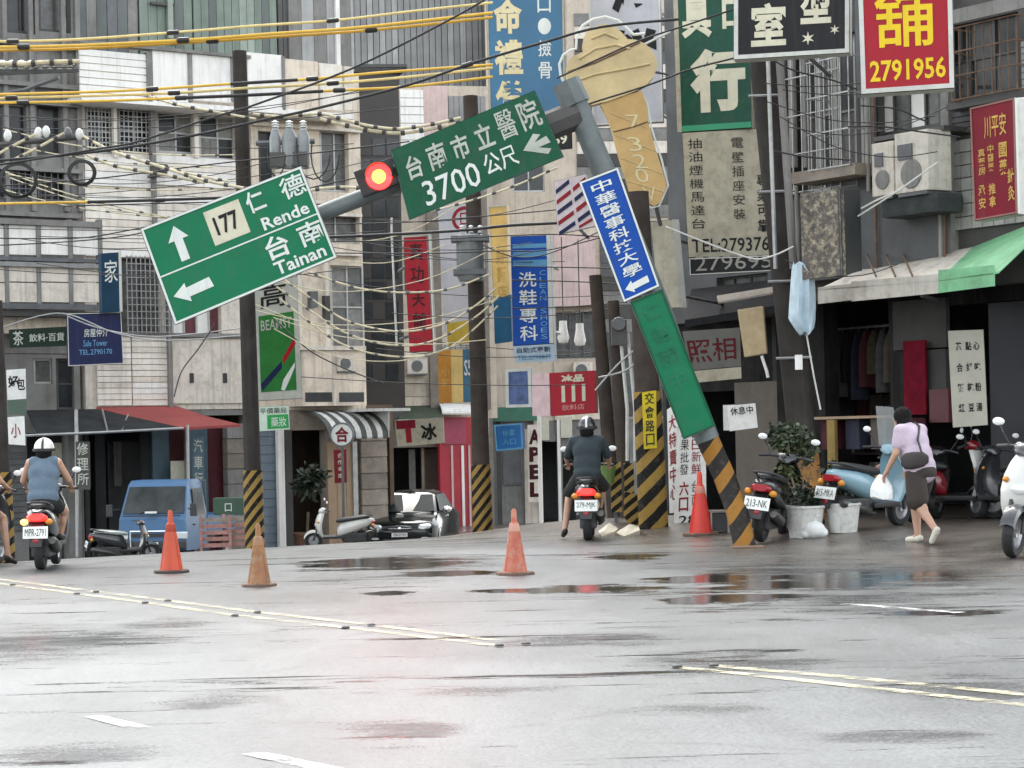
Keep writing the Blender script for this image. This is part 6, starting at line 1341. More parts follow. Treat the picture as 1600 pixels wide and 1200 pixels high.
quadpart('windscreen', [(-1.16, -.66, .955), (-1.16, .66, .955), (-1.74, .53, 1.345), (-1.74, -.53, 1.345)], mat('sedan_glass', (.022, .027, .027), .38, var=.6, vscale=1.5, spec=.04), cr, .015, Vector((.55, 0, .83)))
for s_ in (-1, 1):
    for (x0, x1, xt0, xt1) in ((-1.32, -2.28, -1.82, -2.28), (-2.36, -3.35, -2.36, -3.05)): quadpart('side_window', [(x0, s_*.755, .97), (x1, s_*.765, .97), (xt1, s_*.60, 1.35), (xt0, s_*.60, 1.33)], m_wind, cr, .01, Vector((0, s_, .35)).normalized())
    MB().loft([ring(-.10, .66, .14, .05, cy=s_*.60), ring(-.02, .63, .15, .055, cy=s_*.58), ring(.02, .61, .10, .035, cy=s_*.55)]).build('headlight', m_head, cr, smooth=True)
    MB().loft([ring(-.0, .36, .10, .03, cy=s_*.6), ring(.03, .36, .08, .025, cy=s_*.6)]).build('fog_light', m_head, cr)
    MB().ell((-1.3, s_*.95, 1.0), (.07, .11, .075), 12, 8).build('mirror', pt_sed if s_ < 0 else m_chrome, cr, smooth=True)
    for x in (-.78, -3.45): wheel(cr, x, s_*.76, .31, .31, .2)
    MB().box((-2.1, s_*.865-.012, .82), (-1.95, s_*.865+.012, .85)).build('door_handle', m_chrome, cr)
gr_ = MB().loft([ring(.0, .60, .30, .07), ring(.035, .59, .28, .062)]).build('grille', m_plast, cr); MB().loft([ring(.03, .60, .30, .012), ring(.045, .60, .29, .01)]).build('grille_bar', m_chrome, gr_); MB().ell((.05, 0, .60), (.015, .05, .035), 10, 6).build('badge', m_chrome, gr_)
MB().box((.02, -.4, .26), (.05, .4, .36)).build('air_intake', m_plast, cr, bevel=.01); pl = MB().box((.045, -.19, .40), (.06, .19, .50)).build('licence_plate', m_plate, cr)
gv, gf = glyphs('7N-2795', .0); MB().add([Vector((.064, -.15+.3*u, .48-.06*v)) for u, v in gv], gf).build('lettering', s_ink, pl)

# ------------------------------------------------------------------ traffic cones
def cone(label, px, py, hpx, body, collar, basem, tilt=0, notch=None):
    g = G(px, py); s_ = hpx/scale_at(g.y); rt = thing('traffic_cone', label, 'traffic cone', g, R(random.uniform(0, 90)), 'traffic cones')
    h = s_; r0 = h*.19
    mb = MB(); q = []
    for (r_, z) in ((r0*1.5, 0.0), (r0*1.5, h*.035), (r0*1.42, h*.05)): q.append([Vector((r_*math.cos(math.pi/4+k*math.pi/4)*(1 if k % 2 else 1.06), r_*math.sin(math.pi/4+k*math.pi/4)*(1 if k % 2 else 1.06), z)) for k in range(8)])
    mb.loft(q).build('base', basem, rt)
    MB().lathe([(r0, h*.045), (r0*.97, h*.06), (r0*.42, h*.70), (r0*.36, h*.78), (r0*.24, h*.80), (r0*.2, h*.97), (r0*.12, h), (0, h)], 24).build('shell', body, rt, smooth=True)
    MB().lathe([(r0*.46, h*.66), (r0*.47, h*.665), (r0*.38, h*.775), (r0*.36, h*.775)], 24).build('collar', collar, rt, smooth=True)
    for a in range(6):
        an = a*math.pi/3; MB().loft([[Vector(((r0*k)*math.cos(an)+o_*math.sin(an)*.012, (r0*k)*math.sin(an)-o_*math.cos(an)*.012, z)) for o_, k in ((-1, w0), (1, w0), (1, w0+.035), (-1, w0+.035))] for z, w0 in ((h*.07, .95), (h*.66, .44))]).build('rib', body, rt)
    return rt
c_or = mat('orange_cone', srgb(226, 84, 44), .5, var=.15, dirt_amt=.2, dirt=(.12, .05, .03)); c_dirty = mat('dirty_tan_cone', srgb(172, 118, 76), .65, var=.3, vscale=5, dirt_amt=.6, dirt=(.30, .22, .14)); c_fade = mat('faded_orange_cone', srgb(212, 112, 86), .6, var=.25, vscale=5, dirt_amt=.5, dirt=(.42, .28, .20)); c_red = mat('bright_red_cone', srgb(246, 62, 44), .45, var=.1)
c_base = mat('cone_base_dark', (.05, .035, .028), .7, var=.3); c_base2 = mat('cone_base_brown', (.13, .075, .05), .7, var=.3)
cone('orange cone with dark base standing leftmost on the road', 268, 895, 98, c_or, mat('brown_collar', srgb(196, 70, 40), .6), c_base)
cone('dirty tan cone in front of the striped pole', 405, 916, 98, c_dirty, mat('tan_collar', srgb(186, 140, 104), .6, dirt_amt=.4), c_base2)
cone('faded pink-orange cone in the middle of the road', 805, 898, 103, c_fade, mat('pale_collar', srgb(226, 170, 150), .6, dirt_amt=.3), c_base2)
cone('bright red cone against the white poster board', 1095, 837, 100, c_red, mat('pink_collar', srgb(236, 150, 130), .5), c_base2)
# ------------------------------------------------------------------ people
def limb(mb, p0, p1, r0, r1, n=14):
    p0, p1 = Vector(p0), Vector(p1); mb.tube([p0, p0.lerp(p1, .5), p1], [r0, (r0+r1)/2*1.03, r1], n); mb.ell(p0, (r0,)*3, 12, 8); mb.ell(p1, (r1,)*3, 12, 8)
def fuse(mb, name, m, parent, voxel, smooth=4):
    o = mb.build(name, m, parent); md = o.modifiers.new('r', 'REMESH'); md.mode = 'VOXEL'; md.voxel_size = voxel
    s_ = o.modifiers.new('s', 'SMOOTH'); s_.factor = .5; s_.iterations = smooth
    dg = bpy.context.evaluated_depsgraph_get(); me = bpy.data.meshes.new_from_object(o.evaluated_get(dg)); o.modifiers.clear(); old = o.data; o.data = me; bpy.data.meshes.remove(old)
    me.materials.clear(); me.materials.append(m); me.polygons.foreach_set('use_smooth', [True]*len(me.polygons)); return o
m_skin = mat('skin', (.46, .27, .185), .5, var=.12, vscale=8); m_hair = mat('black_hair', (.010, .009, .009), .75, spec=.12, var=.3, vscale=20, bump=.6, bscale=90)
def hand(mb, wrist, d, nrm, curl, side):
    """palm and five bent fingers; d = pointing direction, nrm = back of hand, side = thumb direction sign"""
    wrist = Vector(wrist); d = Vector(d).normalized(); nrm = Vector(nrm); nrm = (nrm-d*nrm.dot(d)).normalized(); lat = d.cross(nrm)*side
    M = Matrix((d, lat, nrm)).transposed()
    mb.ell(wrist+d*.045, (.05, .040, .019), 12, 8, M)
    for k, (o, l) in enumerate(((-.030, .062), (-.011, .078), (.009, .084), (.028, .076))):
        a = wrist+d*.08+lat*o; pts = [a]; dd = d.copy(); 
        for seg in (.42, .33, .25):
            dd = (dd-nrm*curl).normalized(); pts.append(pts[-1]+dd*l*seg)
        mb.tube(pts, [.0095, .009, .0085, .0075], 8)
    t = wrist+d*.02+lat*.034; t1 = t+(d*.5+lat*.8).normalized()*.035; t2 = t1+(d*.9+lat*.1-nrm*curl).normalized()*.032; mb.tube([t, t1, t2], [.012, .011, .009], 8)
def person(label, loc, rz, J, scale=1.0, shirt=None, sleeve=.5, shorts=None, short_len=.8, shoes=None, hair=True, helmet=None, grip=1.0, build=1.0, palm=(0, 0, 1), parent_tilt=0.0, loose=0.0):
    rt = thing('person', label, 'person', loc, rz); rt.rotation_euler = (parent_tilt, 0, rz); rt.scale = (scale,)*3
    V = {k: Vector(v) for k, v in J.items()}; mb = MB(); b = build
    lean = math.atan2(V['neck'].x-V['pelvis'].x, V['neck'].z-V['pelvis'].z); ML = Matrix.Rotation(lean, 3, 'Y')
    mid = V['pelvis'].lerp(V['chest'], .5)
    def torso(m_, g, sw=1.0):
        m_.ell(V['pelvis'], (.125*b+g, .165*b+g, .14+g), 18, 12, ML); m_.ell(mid, (.115*b+g, .150*b+g, .17+g), 18, 12, ML); m_.ell(V['chest'], (.125*b+g, .175*b+g, .19+g), 18, 12, ML)
        sc_ = (V['shL']+V['shR'])/2; limb(m_, sc_+(V['shL']-sc_)*sw, sc_+(V['shR']-sc_)*sw, .062*b+g, .062*b+g); limb(m_, V['chest']+ML @ Vector((0, 0, .1)), V['neck'], .085*b+g, .058+g*.4)
    torso(mb, -.012)
    limb(mb, V['neck'], V['head'], .055, .055)
    hd_ = V['head']; MH = Matrix.Rotation(J.get('_tilt', 0) if isinstance(J.get('_tilt', 0), float) else 0, 3, 'Y')
    mb.ell(hd_+Vector((0, 0, .02)), (.095, .076, .105), 18, 12); mb.ell(hd_+Vector((.035, 0, -.055)), (.06, .055, .06), 14, 10); mb.ell(hd_+Vector((.098, 0, -.015)), (.018, .013, .024), 8, 6)
    for s_ in (-1, 1): mb.ell(hd_+Vector((-.005, s_*.078, -.01)), (.02, .01, .032), 8, 6)
    mb.ell(hd_+Vector((.085, 0, -.07)), (.014, .026, .008), 8, 6)
    for S in 'LR':
        limb(mb, V['sh'+S], V['el'+S], .047*b, .038*b); limb(mb, V['el'+S], V['wr'+S], .038*b, .026); hand(mb, V['wr'+S], V['wr'+S]-V['el'+S]*.9-V['sh'+S]*.1 if False else (V['wr'+S]-V['el'+S]), palm, grip*.5, 1 if S == 'L' else -1)
        limb(mb, V['hip'+S], V['kn'+S], .082*b, .056*b); limb(mb, V['kn'+S], V['an'+S], .056*b, .036); mb.ell(V['kn'+S].lerp(V['an'+S], .3)+Vector((-.015, 0, 0)), (.045*b, .043*b, .10), 10, 8)
        limb(mb, V['an'+S], V['an'+S].lerp(V['toe'+S], .25), .036, .034); limb(mb, V['an'+S].lerp(V['toe'+S], .2)-Vector((0, 0, .02)), V['toe'+S], .034, .026)
    body = fuse(mb, 'body', m_skin, rt, .0085, 3)
    for s_ in (-1, 1): MB().ell(hd_+Vector((.083, s_*.032, .012)), (.012, .014, .009), 8, 6).build('eye', m_por, rt, smooth=True)
    if shirt:
        m_ = MB(); torso(m_, .014, 1.0 if sleeve > 0 else .72); m_.ell(V['pelvis']+ML @ Vector((0, 0, .03)), (.152*b, .188*b, .13), 18, 12, ML); m_.ell(mid, (.145*b, .182*b, .22), 18, 12, ML)
        for S in 'LR':
            if sleeve > 0: e = V['sh'+S].lerp(V['el'+S], sleeve); limb(m_, V['sh'+S], e, .068*b, .062*b)
        if loose: m_.ell(V['pelvis']+ML @ Vector((0, 0, -.03)), (.140*b, .182*b, .16), 18, 12, ML); m_.ell(mid, (.142*b, .185*b, .22), 18, 12, ML)
        # cut the torso flat at the hem and at the neck
        o = fuse(m_, 'shirt', shirt, rt, .012, 14)
    if shorts:
        m_ = MB(); m_.ell(V['pelvis']-ML @ Vector((0, 0, .05)), (.142*b, .178*b, .13), 18, 12, ML)
        for S in 'LR': limb(m_, V['hip'+S], V['hip'+S].lerp(V['kn'+S], short_len), .106*b, (.088 if short_len < .87 or short_len > .9 else .112)*b)
        fuse(m_, 'shorts', shorts, rt, .012, 10)
    if shoes:
        for S in 'LR':
            m_ = MB(); d = (V['toe'+S]-V['an'+S]); f_ = V['an'+S]+Vector((0, 0, -.03)); heel = f_-d.normalized()*.035; limb(m_, heel, V['toe'+S], .040, .034); limb(m_, f_, f_+Vector((0, 0, .01)), .042, .042)
            fuse(m_, 'shoe', shoes, rt, .008, 3)
    if hair:
        m_ = MB(); m_.ell(hd_+Vector((-.02, 0, .045)), (.112, .10, .11), 18, 12); m_.ell(hd_+Vector((-.06, 0, -.03)), (.08, .095, .11), 16, 10)
        for k in range(26): a = random.uniform(0, 6.28); m_.ell(hd_+Vector((-.04+.06*math.cos(a), .07*math.sin(a), random.uniform(-.08, .1))), (.03, .03, .04), 8, 6)
        fuse(m_, 'hair', m_hair, rt, .009, 2)
    if helmet:
        hm, st_, full = helmet; rows = []
        n = 24
        for j in range(8):
            th = R(4+j*(13.5 if not full else 16)); rows.append([hd_+Vector((-.005+.142*math.sin(th)*math.cos(2*math.pi*k/n), .125*math.sin(th)*math.sin(2*math.pi*k/n), .035+.135*math.cos(th))) for k in range(n)])
        h_ = MB().loft(rows).build('helmet', hm, rt, smooth=True)
        if st_:
            q = []
            for j in range(13):
                th = R(-96+j*16); c = hd_+Vector((-.005+.1455*math.sin(th), 0, .035+.1385*math.cos(th))); q.append([c+Vector((0, -.014, 0)), c+Vector((0, .014, 0)), c+Vector((0, .014, 0))*.999+Vector((.002*math.sin(th), 0, .002*math.cos(th))), c+Vector((0, -.014, 0))+Vector((.002*math.sin(th), 0, .002*math.cos(th)))])
            MB().loft(q).build('stripe', st_, h_)
            MB().lathe([(.128, -.01), (.143, -.015), (.146, .02), (.132, .02)], 24, c=hd_+Vector((-.004, 0, .012))).build('helmet_trim', m_plast, h_)
        MB().loft([[hd_+Vector((.11, y, .035)) for y in (-.09, .09)]+[hd_+Vector((.11, y, .03)) for y in (.09, -.09)], [hd_+Vector((.19, y, .02)) for y in (-.06, .06)]+[hd_+Vector((.19, y, .015)) for y in (.06, -.06)]]).build('visor_peak', m_plast, h_)
        MB().tube([hd_+Vector((.0, -.09, .0)), hd_+Vector((.05, -.06, -.1)), hd_+Vector((.05, .06, -.1)), hd_+Vector((.0, .09, .0))], .008, 5).build('chin_strap', m_plast, h_)
    return rt
def rider(**kw):
    J = dict(pelvis=(-.33, 0, .86), chest=(-.24, 0, 1.18), neck=(-.19, 0, 1.375), head=(-.15, 0, 1.47), shL=(-.21, .175, 1.325), shR=(-.21, -.175, 1.325), elL=(-.07, .285, 1.10), elR=(-.07, -.285, 1.10), wrL=(.17, .285, 1.02), wrR=(.17, -.285, 1.02),
             hipL=(-.30, .095, .83), hipR=(-.30, -.095, .83), knL=(.08, .20, .70), knR=(.08, -.20, .70), anL=(.12, .14, .40), anR=(.12, -.14, .40), toeL=(.28, .15, .37), toeR=(.28, -.15, .37))
    J.update(kw); return J
m_vest = mat('blue_grey_vest', srgb(112, 132, 150), .85, var=.18, vscale=7, bump=.5, bscale=14); m_dteal = mat('dark_teal_shirt', srgb(52, 66, 72), .8, var=.2, vscale=7, bump=.5, bscale=14)
m_short = mat('charcoal_shorts', srgb(70, 62, 56), .85, var=.2, bump=.4, bscale=16); m_dshort = mat('black_shorts', srgb(34, 36, 38), .85, var=.2, bump=.4, bscale=16); m_lav = mat('lavender_tshirt', srgb(216, 198, 214), .85, spec=.2, var=.14, vscale=6, bump=.6, bscale=12)
m_whsh = mat('white_shoes', srgb(226, 222, 206), .6, var=.1); m_dkshoe = mat('dark_sandals', srgb(40, 34, 30), .6, var=.2)
hel_w = mat('white_helmet', srgb(236, 234, 226), .25, var=.06, coat=.5); hel_d = mat('dark_helmet', srgb(44, 46, 56), .25, var=.1, coat=.6)
person('rider in a blue grey vest and white striped helmet', SL.location, SL.rotation_euler.z, rider(), .945, m_vest, 0.0, m_dshort, .5, m_dkshoe, hair=True, helmet=(hel_w, m_plast, False), build=1.08)
person('rider in dark clothes resting one foot on the road', SRt.location, SRt.rotation_euler.z, rider(knL=(.06, .26, .62), anL=(-.06, .33, .12), toeL=(.10, .36, .045), pelvis=(-.30, 0, .86), chest=(-.25, 0, 1.19), neck=(-.22, 0, 1.385), head=(-.18, 0, 1.49)), 1.02, m_dteal, .85, m_dshort, .95, m_dkshoe, hair=True, helmet=(hel_d, hel_w, True), build=1.05)
person('bare-legged rider half hidden behind the striped pole at the left edge', g9, R(84), rider(knR=(.06, -.26, .62), anR=(-.06, -.36, .12), toeR=(.10, -.40, .045), head=(.05, .1, 1.40), neck=(-.02, .05, 1.33), chest=(-.16, 0, 1.15)), .95, m_maroon, .5, m_short, .6, m_dkshoe, helmet=(hel_d, None, False))
gp = G(1446, 851)
JW = dict(pelvis=(0, 0, .87), chest=(.10, 0, 1.19), neck=(.19, 0, 1.375), head=(.275, 0, 1.44), shL=(.13, .185, 1.31), shR=(.15, -.185, 1.31), elL=(.14, .255, 1.05), elR=(.18, -.24, 1.06), wrL=(.27, .27, .85), wrR=(.33, -.18, .88),
          hipL=(0, .09, .82), hipR=(0, -.09, .82), knL=(-.05, .11, .47), knR=(.17, -.09, .46), anL=(-.31, .11, .175), anR=(.14, -.09, .085), toeL=(-.255, .12, .045), toeR=(.305, -.10, .04))
W1 = person('pedestrian in lavender top and dark shorts walking past the scooters', gp+Vector((-.02, .12, 0)), R(128), JW, 1.05, m_lav, .62, m_short, .88, m_whsh, hair=True, build=1.12, palm=(1, .2, .3), loose=1.0)
# shoulder bag and white carrier, carried things
def carried(nm, lb, cat): r_ = thing(nm, lb, cat, W1.location, R(128)); r_.scale = (1.05,)*3; return r_
bg_ = carried('shoulder_bag', 'dark shoulder bag slung across the back of the pedestrian', 'bag')
o = MB().loft([ring(-.19, .98, .035, .05, cy=.10), ring(-.16, .98, .05, .085, cy=.14), ring(-.08, .97, .055, .10, cy=.20), ring(.0, .96, .05, .095, cy=.235), ring(.05, .96, .03, .06, cy=.245)]).build('pouch', mat('grey_bag_fabric', srgb(70, 62, 62), .75, var=.2), bg_, smooth=True)
MB().tube([(-.16, .15, 1.05), (-.06, .10, 1.2), (.02, -.02, 1.36), (.16, -.1, 1.405), (.30, -.07, 1.26), (.26, .08, 1.08), (.1, .21, .98), (-.06, .215, .96)], .014, 6).build('strap', m_plast, bg_, smooth=True)
wb = carried('white_carrier_bag', 'white carrier bag in the hand of the pedestrian', 'bag')
rows = []
for k in range(7):
    t = k/6; hw = .03+.105*math.sin(min(1, t*1.3)*math.pi/2); rows.append([Vector((.38+hw*math.cos(a*math.pi/6)*1.25, .24+.6*hw*math.sin(a*math.pi/6)*(1+.12*math.sin(a*2.3)),   .80-.27*t+.02*math.sin(a))) for a in range(12)])
fuse(MB().loft(rows), 'sack', mat('white_plastic_film', (.72, .73, .72), .4, var=.1, bump=.8, bscale=18), wb, .008, 1)
# ------------------------------------------------------------------ plants and clutter on the forecourt
m_leaf = mat('leaf_green', (.035, .052, .02), .5, var=.5, vscale=6); m_leaf2 = mat('leaf_yellow_green', (.065, .08, .025), .5, var=.5, vscale=6); m_leafd = mat('leaf_dark', (.02, .03, .015), .5, var=.5, vscale=6); m_stem = mat('woody_stem', (.10, .075, .05), .8, var=.3)
def foliage(name, parent, c, rad, n, size, m, seed, droop=.3):
    rn = random.Random(seed); mb = MB()
    clumps = [(rn.uniform(-1, 1), rn.uniform(-1, 1), rn.uniform(-1, 1)) for _ in range(11)]; clumps = [q for q in clumps if q[0]**2+q[1]**2+q[2]**2 < 1.1] or [(0, 0, 0)]
    for i in range(n):
        q = clumps[rn.randrange(len(clumps))]; k = rn.gauss(0, .30); p = Vector((c[0]+rad[0]*(q[0]*.75+rn.gauss(0, .27)), c[1]+rad[1]*(q[1]*.75+rn.gauss(0, .27)), c[2]+rad[2]*(q[2]*.75+rn.gauss(0, .27))))
        d = Vector((rn.gauss(0, 1), rn.gauss(0, 1), rn.gauss(0, .6)-droop)).normalized(); s_ = d.cross(Vector((rn.gauss(0, 1), rn.gauss(0, 1), rn.gauss(0, 1)))).normalized(); l = size*rn.uniform(.6, 1.35); w_ = l*.26; up = d.cross(s_)*l*.06
        mb.add([p, p+d*l*.5+s_*w_+up, p+d*l, p+d*l*.5-s_*w_+up], [(0, 1, 2), (0, 2, 3)])
    o = mb.build(name, m, parent); o['kind'] = 'stuff'; return o
def potted(label, px, py, wpx, hpx, pot_m, crowns, stems, group='potted plants'):
    g = G(px, py); s_ = scale_at(g.y); r1 = wpx/s_/2; h = hpx/s_; rt = thing('potted_plant', label, 'potted plant', g, 0, group)
    MB().lathe([(0, 0), (r1*.78, 0), (r1*.98, h*.92), (r1*1.05, h*.93), (r1*1.05, h), (r1*.93, h), (r1*.9, h*.9), (0, h*.9)], 22).build('pot', pot_m, rt, smooth=True)
    MB().lathe([(0, h*.9), (r1*.88, h*.9), (r1*.6, h*.93), (0, h*.95)], 18).build('soil', m_soil, rt)
    for i, (x, y, dz) in enumerate(stems):
        p = P(x, y, g.y+dz)-g; a = Vector((random.uniform(-.05, .05), 0, h*.9)); MB().tube([a, a.lerp(p, .5)+Vector((random.uniform(-.06, .06), .03, 0)), p], [.022, .016, .008], 6).build('stem', m_stem, rt)
    for i, (x, y, rx, rz_, n, sz, m, dz) in enumerate(crowns):
        p = P(x, y, g.y+dz)-g; foliage('foliage', rt, p, (rx/s_, rx/s_*.8, rz_/s_), n, sz, m, int(px+i*13)); 
    return rt
m_pot = mat('white_plastic_pot', (.60, .60, .57), .5, var=.12, vscale=5, dirt_amt=.3, streak=.3)
potted('white tub with tall leafy plant left of the orange-footed pole', 1258, 840, 62, 50, m_pot, [(1236, 694, 34, 34, 560, .10, m_leaf, .9), (1232, 752, 18, 40, 380, .09, m_leaf2, .5), (1264, 772, 24, 22, 300, .09, m_leafd, .1), (1212, 684, 20, 22, 220, .10, m_leafd, 1.2)], [(1232, 690, .8), (1230, 750, .4), (1262, 770, .1), (1214, 690, 1.1)])
potted('white tub tucked behind the blue scooter wheel', 1318, 832, 54, 46, m_pot, [(1312, 768, 20, 22, 240, .08, m_leafd, .2), (1296, 740, 14, 20, 130, .08, m_leafd, .3)], [(1312, 764, .2), (1298, 736, .3)])
pg = P(480, 838, 43.8); pg.z = ground_z(pg.x, pg.y)
rt = thing('potted_plant', 'dark spiky plant in a brown pot left of the white scooter', 'potted plant', pg, 0, 'potted plants')
MB().lathe([(0, 0), (.2, 0), (.27, .5), (.29, .5), (.29, .55), (.25, .55), (0, .5)], 18).build('pot', mat('brown_glazed_pot', (.12, .06, .035), .4, var=.2), rt, smooth=True)
foliage('foliage', rt, P(482, 758, 43.8)-pg, (.36, .3, .34), 700, .16, m_leafd, 5, .1); MB().tube([(0, 0, .5), (.03, 0, .95)], .03, 6).build('stem', m_stem, rt)
bgp = thing('plastic_bag', 'knotted white plastic bag slumped against the white tub', 'plastic bag', G(1272, 841))
mb = MB(); mb.ell((0, 0, .11), (.15, .12, .115), 18, 12); mb.ell((.09, .02, .07), (.10, .09, .075), 14, 10); mb.ell((-.1, 0, .06), (.08, .08, .065), 14, 10); mb.tube([(0, 0, .2), (.02, 0, .26), (-.03, 0, .31)], [.03, .018, .03], 8); mb.tube([(0, 0, .24), (.05, 0, .31)], [.02, .03], 8)
fuse(mb, 'sack', mat('white_plastic_film', (.72, .73, .72), .4), bgp, .012, 2)
# litter of cardboard beside the thick pole
for lb, pts in (('flattened cream cardboard sheet beside the thick striped pole', [(962, 834), (985, 826), (998, 824), (1000, 836), (975, 840)]), ('torn pale cardboard sheet behind the dark rider', [(935, 832), (952, 824), (966, 828), (960, 838), (940, 840)])):
    g = [G(*p) for p in pts]; rt = thing('cardboard_sheet', lb, 'cardboard', g[0]); k = len(g); up_ = [v+Vector((0, 0, .02+.05*(i % 2))) for i, v in enumerate(g)]
    MB().add([*up_, *g], [tuple(range(k)), tuple(range(2*k-1, k-1, -1))]+[(i, i+k, (i+1) % k+k, (i+1) % k) for i in range(k)]).build('sheet', mat('cream_cardboard', (.50, .46, .36), .8, var=.2), rt, off=g[0])
cb = thing('crate', 'small dark crate with pale legs beside the bright red cone', 'crate', G(1126, 836)+Vector((0, .25, 0)))
MB().box((-.12, -.12, .30), (.14, .14, .33)).build('top', m_stone2, cb); MB().box((-.10, -.1, .05), (.12, .12, .29)).build('box', m_dark, cb)
for x in (-.11, .12):
    for y in (-.11, .12): MB().box((x-.012, y-.012, 0), (x+.012, y+.012, .3)).build('leg', m_stone, cb)
# clothes rail and garments in the dark shop
f = R7; gr = thing('clothes_rail', 'steel clothes rail standing inside the dark shop front', 'clothes rail', f.o, PHR)
zr = f.loc(1340, 512, 1.9)[1]; xa = f.loc(1285, 520, 1.9)[0]; xb = f.loc(1415, 520, 1.9)[0]
MB().tube([(xa, 1.9, zr), (xb, 1.9, zr)], .02, 8).build('rail', m_steel, gr)
for x in (xa, xb): MB().tube([(x, 1.9, -.1), (x, 1.9, zr)], .02, 8).build('upright', m_steel, gr)
GM = [mat('garment_'+n, c, .85, var=.3, vscale=8, bump=.5, bscale=12) for n, c in (('black', (.02, .02, .022)), ('maroon', (.085, .018, .026)), ('grey', (.09, .09, .095)), ('navy', (.025, .03, .05)), ('olive', (.07, .06, .035)), ('taupe', (.12, .10, .085)))]
GN = ['black', 'dark red', 'grey', 'navy', 'olive', 'taupe']; ORD = ['first', 'second', 'third', 'fourth', 'fifth', 'sixth', 'seventh', 'eighth', 'ninth', 'tenth', 'eleventh']
for i in range(10):
    x = xa+(xb-xa)*(i+.5)/10; ci = (1, 0, 2, 0, 3, 1, 4, 2, 5, 0)[i]; h = (.75, .95, 1.05, .8, 1.1, .9, .7, 1.0, .85, .95)[i]
    tg = thing('garment', '%s garment hanging %s along the clothes rail in the dark shop' % (GN[ci], ORD[i]), 'garment', f.o, PHR, 'garments on the clothes rail'); w_ = .16
    mb = MB(); rows = []
    for k in range(8):
        t = k/7; ww = w_*(.35+.65*min(1, t*4)) if k else w_*.2; rows.append([Vector((x+ww*.5*math.cos(a*math.pi/6)*(1+.25*math.sin(a*3+i)), 1.9+.20*math.sin(a*math.pi/6)*(.4+.6*min(1, t*3)), zr-.06-h*t)) for a in range(12)])
    mb.loft(rows).build('cloth', GM[ci], tg, smooth=True); MB().tube([(x, 1.9, zr-.08), (x, 1.9, zr+.02), (x, 1.93, zr+.03)], .006, 5).build('hanger', m_steel, tg)
# table with goods, yellow post and rail in the shop
tb_ = thing('display_table', 'low display table with brown goods in the shop front', 'table', f.o, PHR)
z0 = f.loc(1340, 650, .4)[1]; xa = f.loc(1283, 700, .4)[0]; xb = f.loc(1402, 700, .4)[0]
MB().box((xa, .15, z0-.04), (xb, .65, z0)).build('table_top', m_wood, tb_)
for x in (xa+.03, xb-.03):
    for y in (.2, .6): MB().box((x-.02, y-.02, -.1), (x+.02, y+.02, z0-.04)).build('leg', m_lead, tb_)
for i in range(4): MB().box((xa+.12+i*.55, .3, z0-.5), (xa+.42+i*.55, .6, z0-.05)).build('goods_box', GM[(i*2+1) % 6], tb_)
MB().box((xa+.45, .12, -.08), (xa+.62, .18, z0-.05)).build('yellow_panel', mat('ochre_panel', (.28, .19, .05), .7, var=.3), tb_)
# clothes stands and shelves at the back, so the shop reads as full
sh_ = thing('shop_shelf', 'dim shelf of packed goods behind the garments', 'shelf', f.o, PHR)
xa = f.loc(1292, 600, 2.9)[0]; xb = f.loc(1425, 600, 2.9)[0]; rn = random.Random(5)
for k in range(4): MB().box((xa, 2.8, .35+k*.55), (xb, 3.2, .39+k*.55)).build('board', m_stone2, sh_)
for k in range(4):
    x = xa+.05
    while x < xb-.25:
        w_ = rn.uniform(.12, .32); h = rn.uniform(.15, .42); MB().box((x, 2.82, .392+k*.55), (x+w_, 3.15, .392+k*.55+h)).build('goods', [*GM, m_pale, m_grey][rn.randrange(8)], sh_); x += w_+rn.uniform(.02, .08)
# pale blue plastic sheet hanging on the pole
ub = thing('plastic_sheet', 'folded pale blue plastic sheet hanging beside the big dark pole', 'plastic sheet', P(1252, 520, 30.3)); off = ub.location; rows = []
for k, (y, x0, x1) in enumerate(((412, 1240, 1262), (424, 1237, 1272), (450, 1235, 1274), (480, 1233, 1275), (500, 1232, 1274), (512, 1240, 1272), (521, 1250, 1266))):
    row = []
    for a in range(16):
        t = a/16*2*math.pi; u = (x0+x1)/2+(x1-x0)/2*math.cos(t); p = P(u, y, 30.3); row.append(p+Vector((0, -.12*math.sin(t)*(1+.5*math.sin(a*2.4+k*.4)), .03*math.sin(a*1.7))))
    rows.append(row)
MB().loft(rows).build('sheet', mat('pale_blue_plastic', (.42, .52, .58), .4, var=.2, vscale=6, bump=.7, bscale=14), ub, smooth=True, off=off); MB().tube([P(1260, 522, 30.3), P(1272, 590, 30.3), P(1282, 640, 30.3)], .012, 5).build('pole_tip', m_frw, ub, off=off); MB().box((-.05, -.01, -.1), (.05, .01, .1), Matrix.Translation(P(1248, 566, 30.4))).build('tag', m_paper, ub, off=off)
# air conditioners on the tiled house
for lb, x0, y0, x1, y1 in (('cream air conditioner on the tiled house with round grille', 1398, 205, 1450, 300), ('tall weathered air conditioner left of the cream one', 1362, 222, 1396, 306)):
    xa, z0, xb, z1 = f.rect((x0, y0, x1, y1), -.75); ac = thing('air_conditioner', lb, 'air conditioner', f.o, PHR, 'air conditioners on the tiled house')
    c = MB().box((xa, -.75, z0), (xb, -.3, z1)).build('casing', m_canw if x0 > 1390 else m_siding2, ac, bevel=.02)
    MB().box((xa+.08, -.775, z0+(z1-z0)*.55), (xa+(xb-xa)*.55, -.751, z0+(z1-z0)*.8)).build('vent', m_lead, ac)
    MB().lathe([(0, -.02), ((xb-xa)*.3, -.02), ((xb-xa)*.32, 0), (0, 0)], 18, 'y', ((xa+xb)/2, -.752, z0+(z1-z0)*.3)).build('fan_grille', m_grey, ac)
    MB().box((xa+.04, -.74, z0-.05), (xb-.04, -.05, z0-.004)).build('bracket', m_lead, ac)
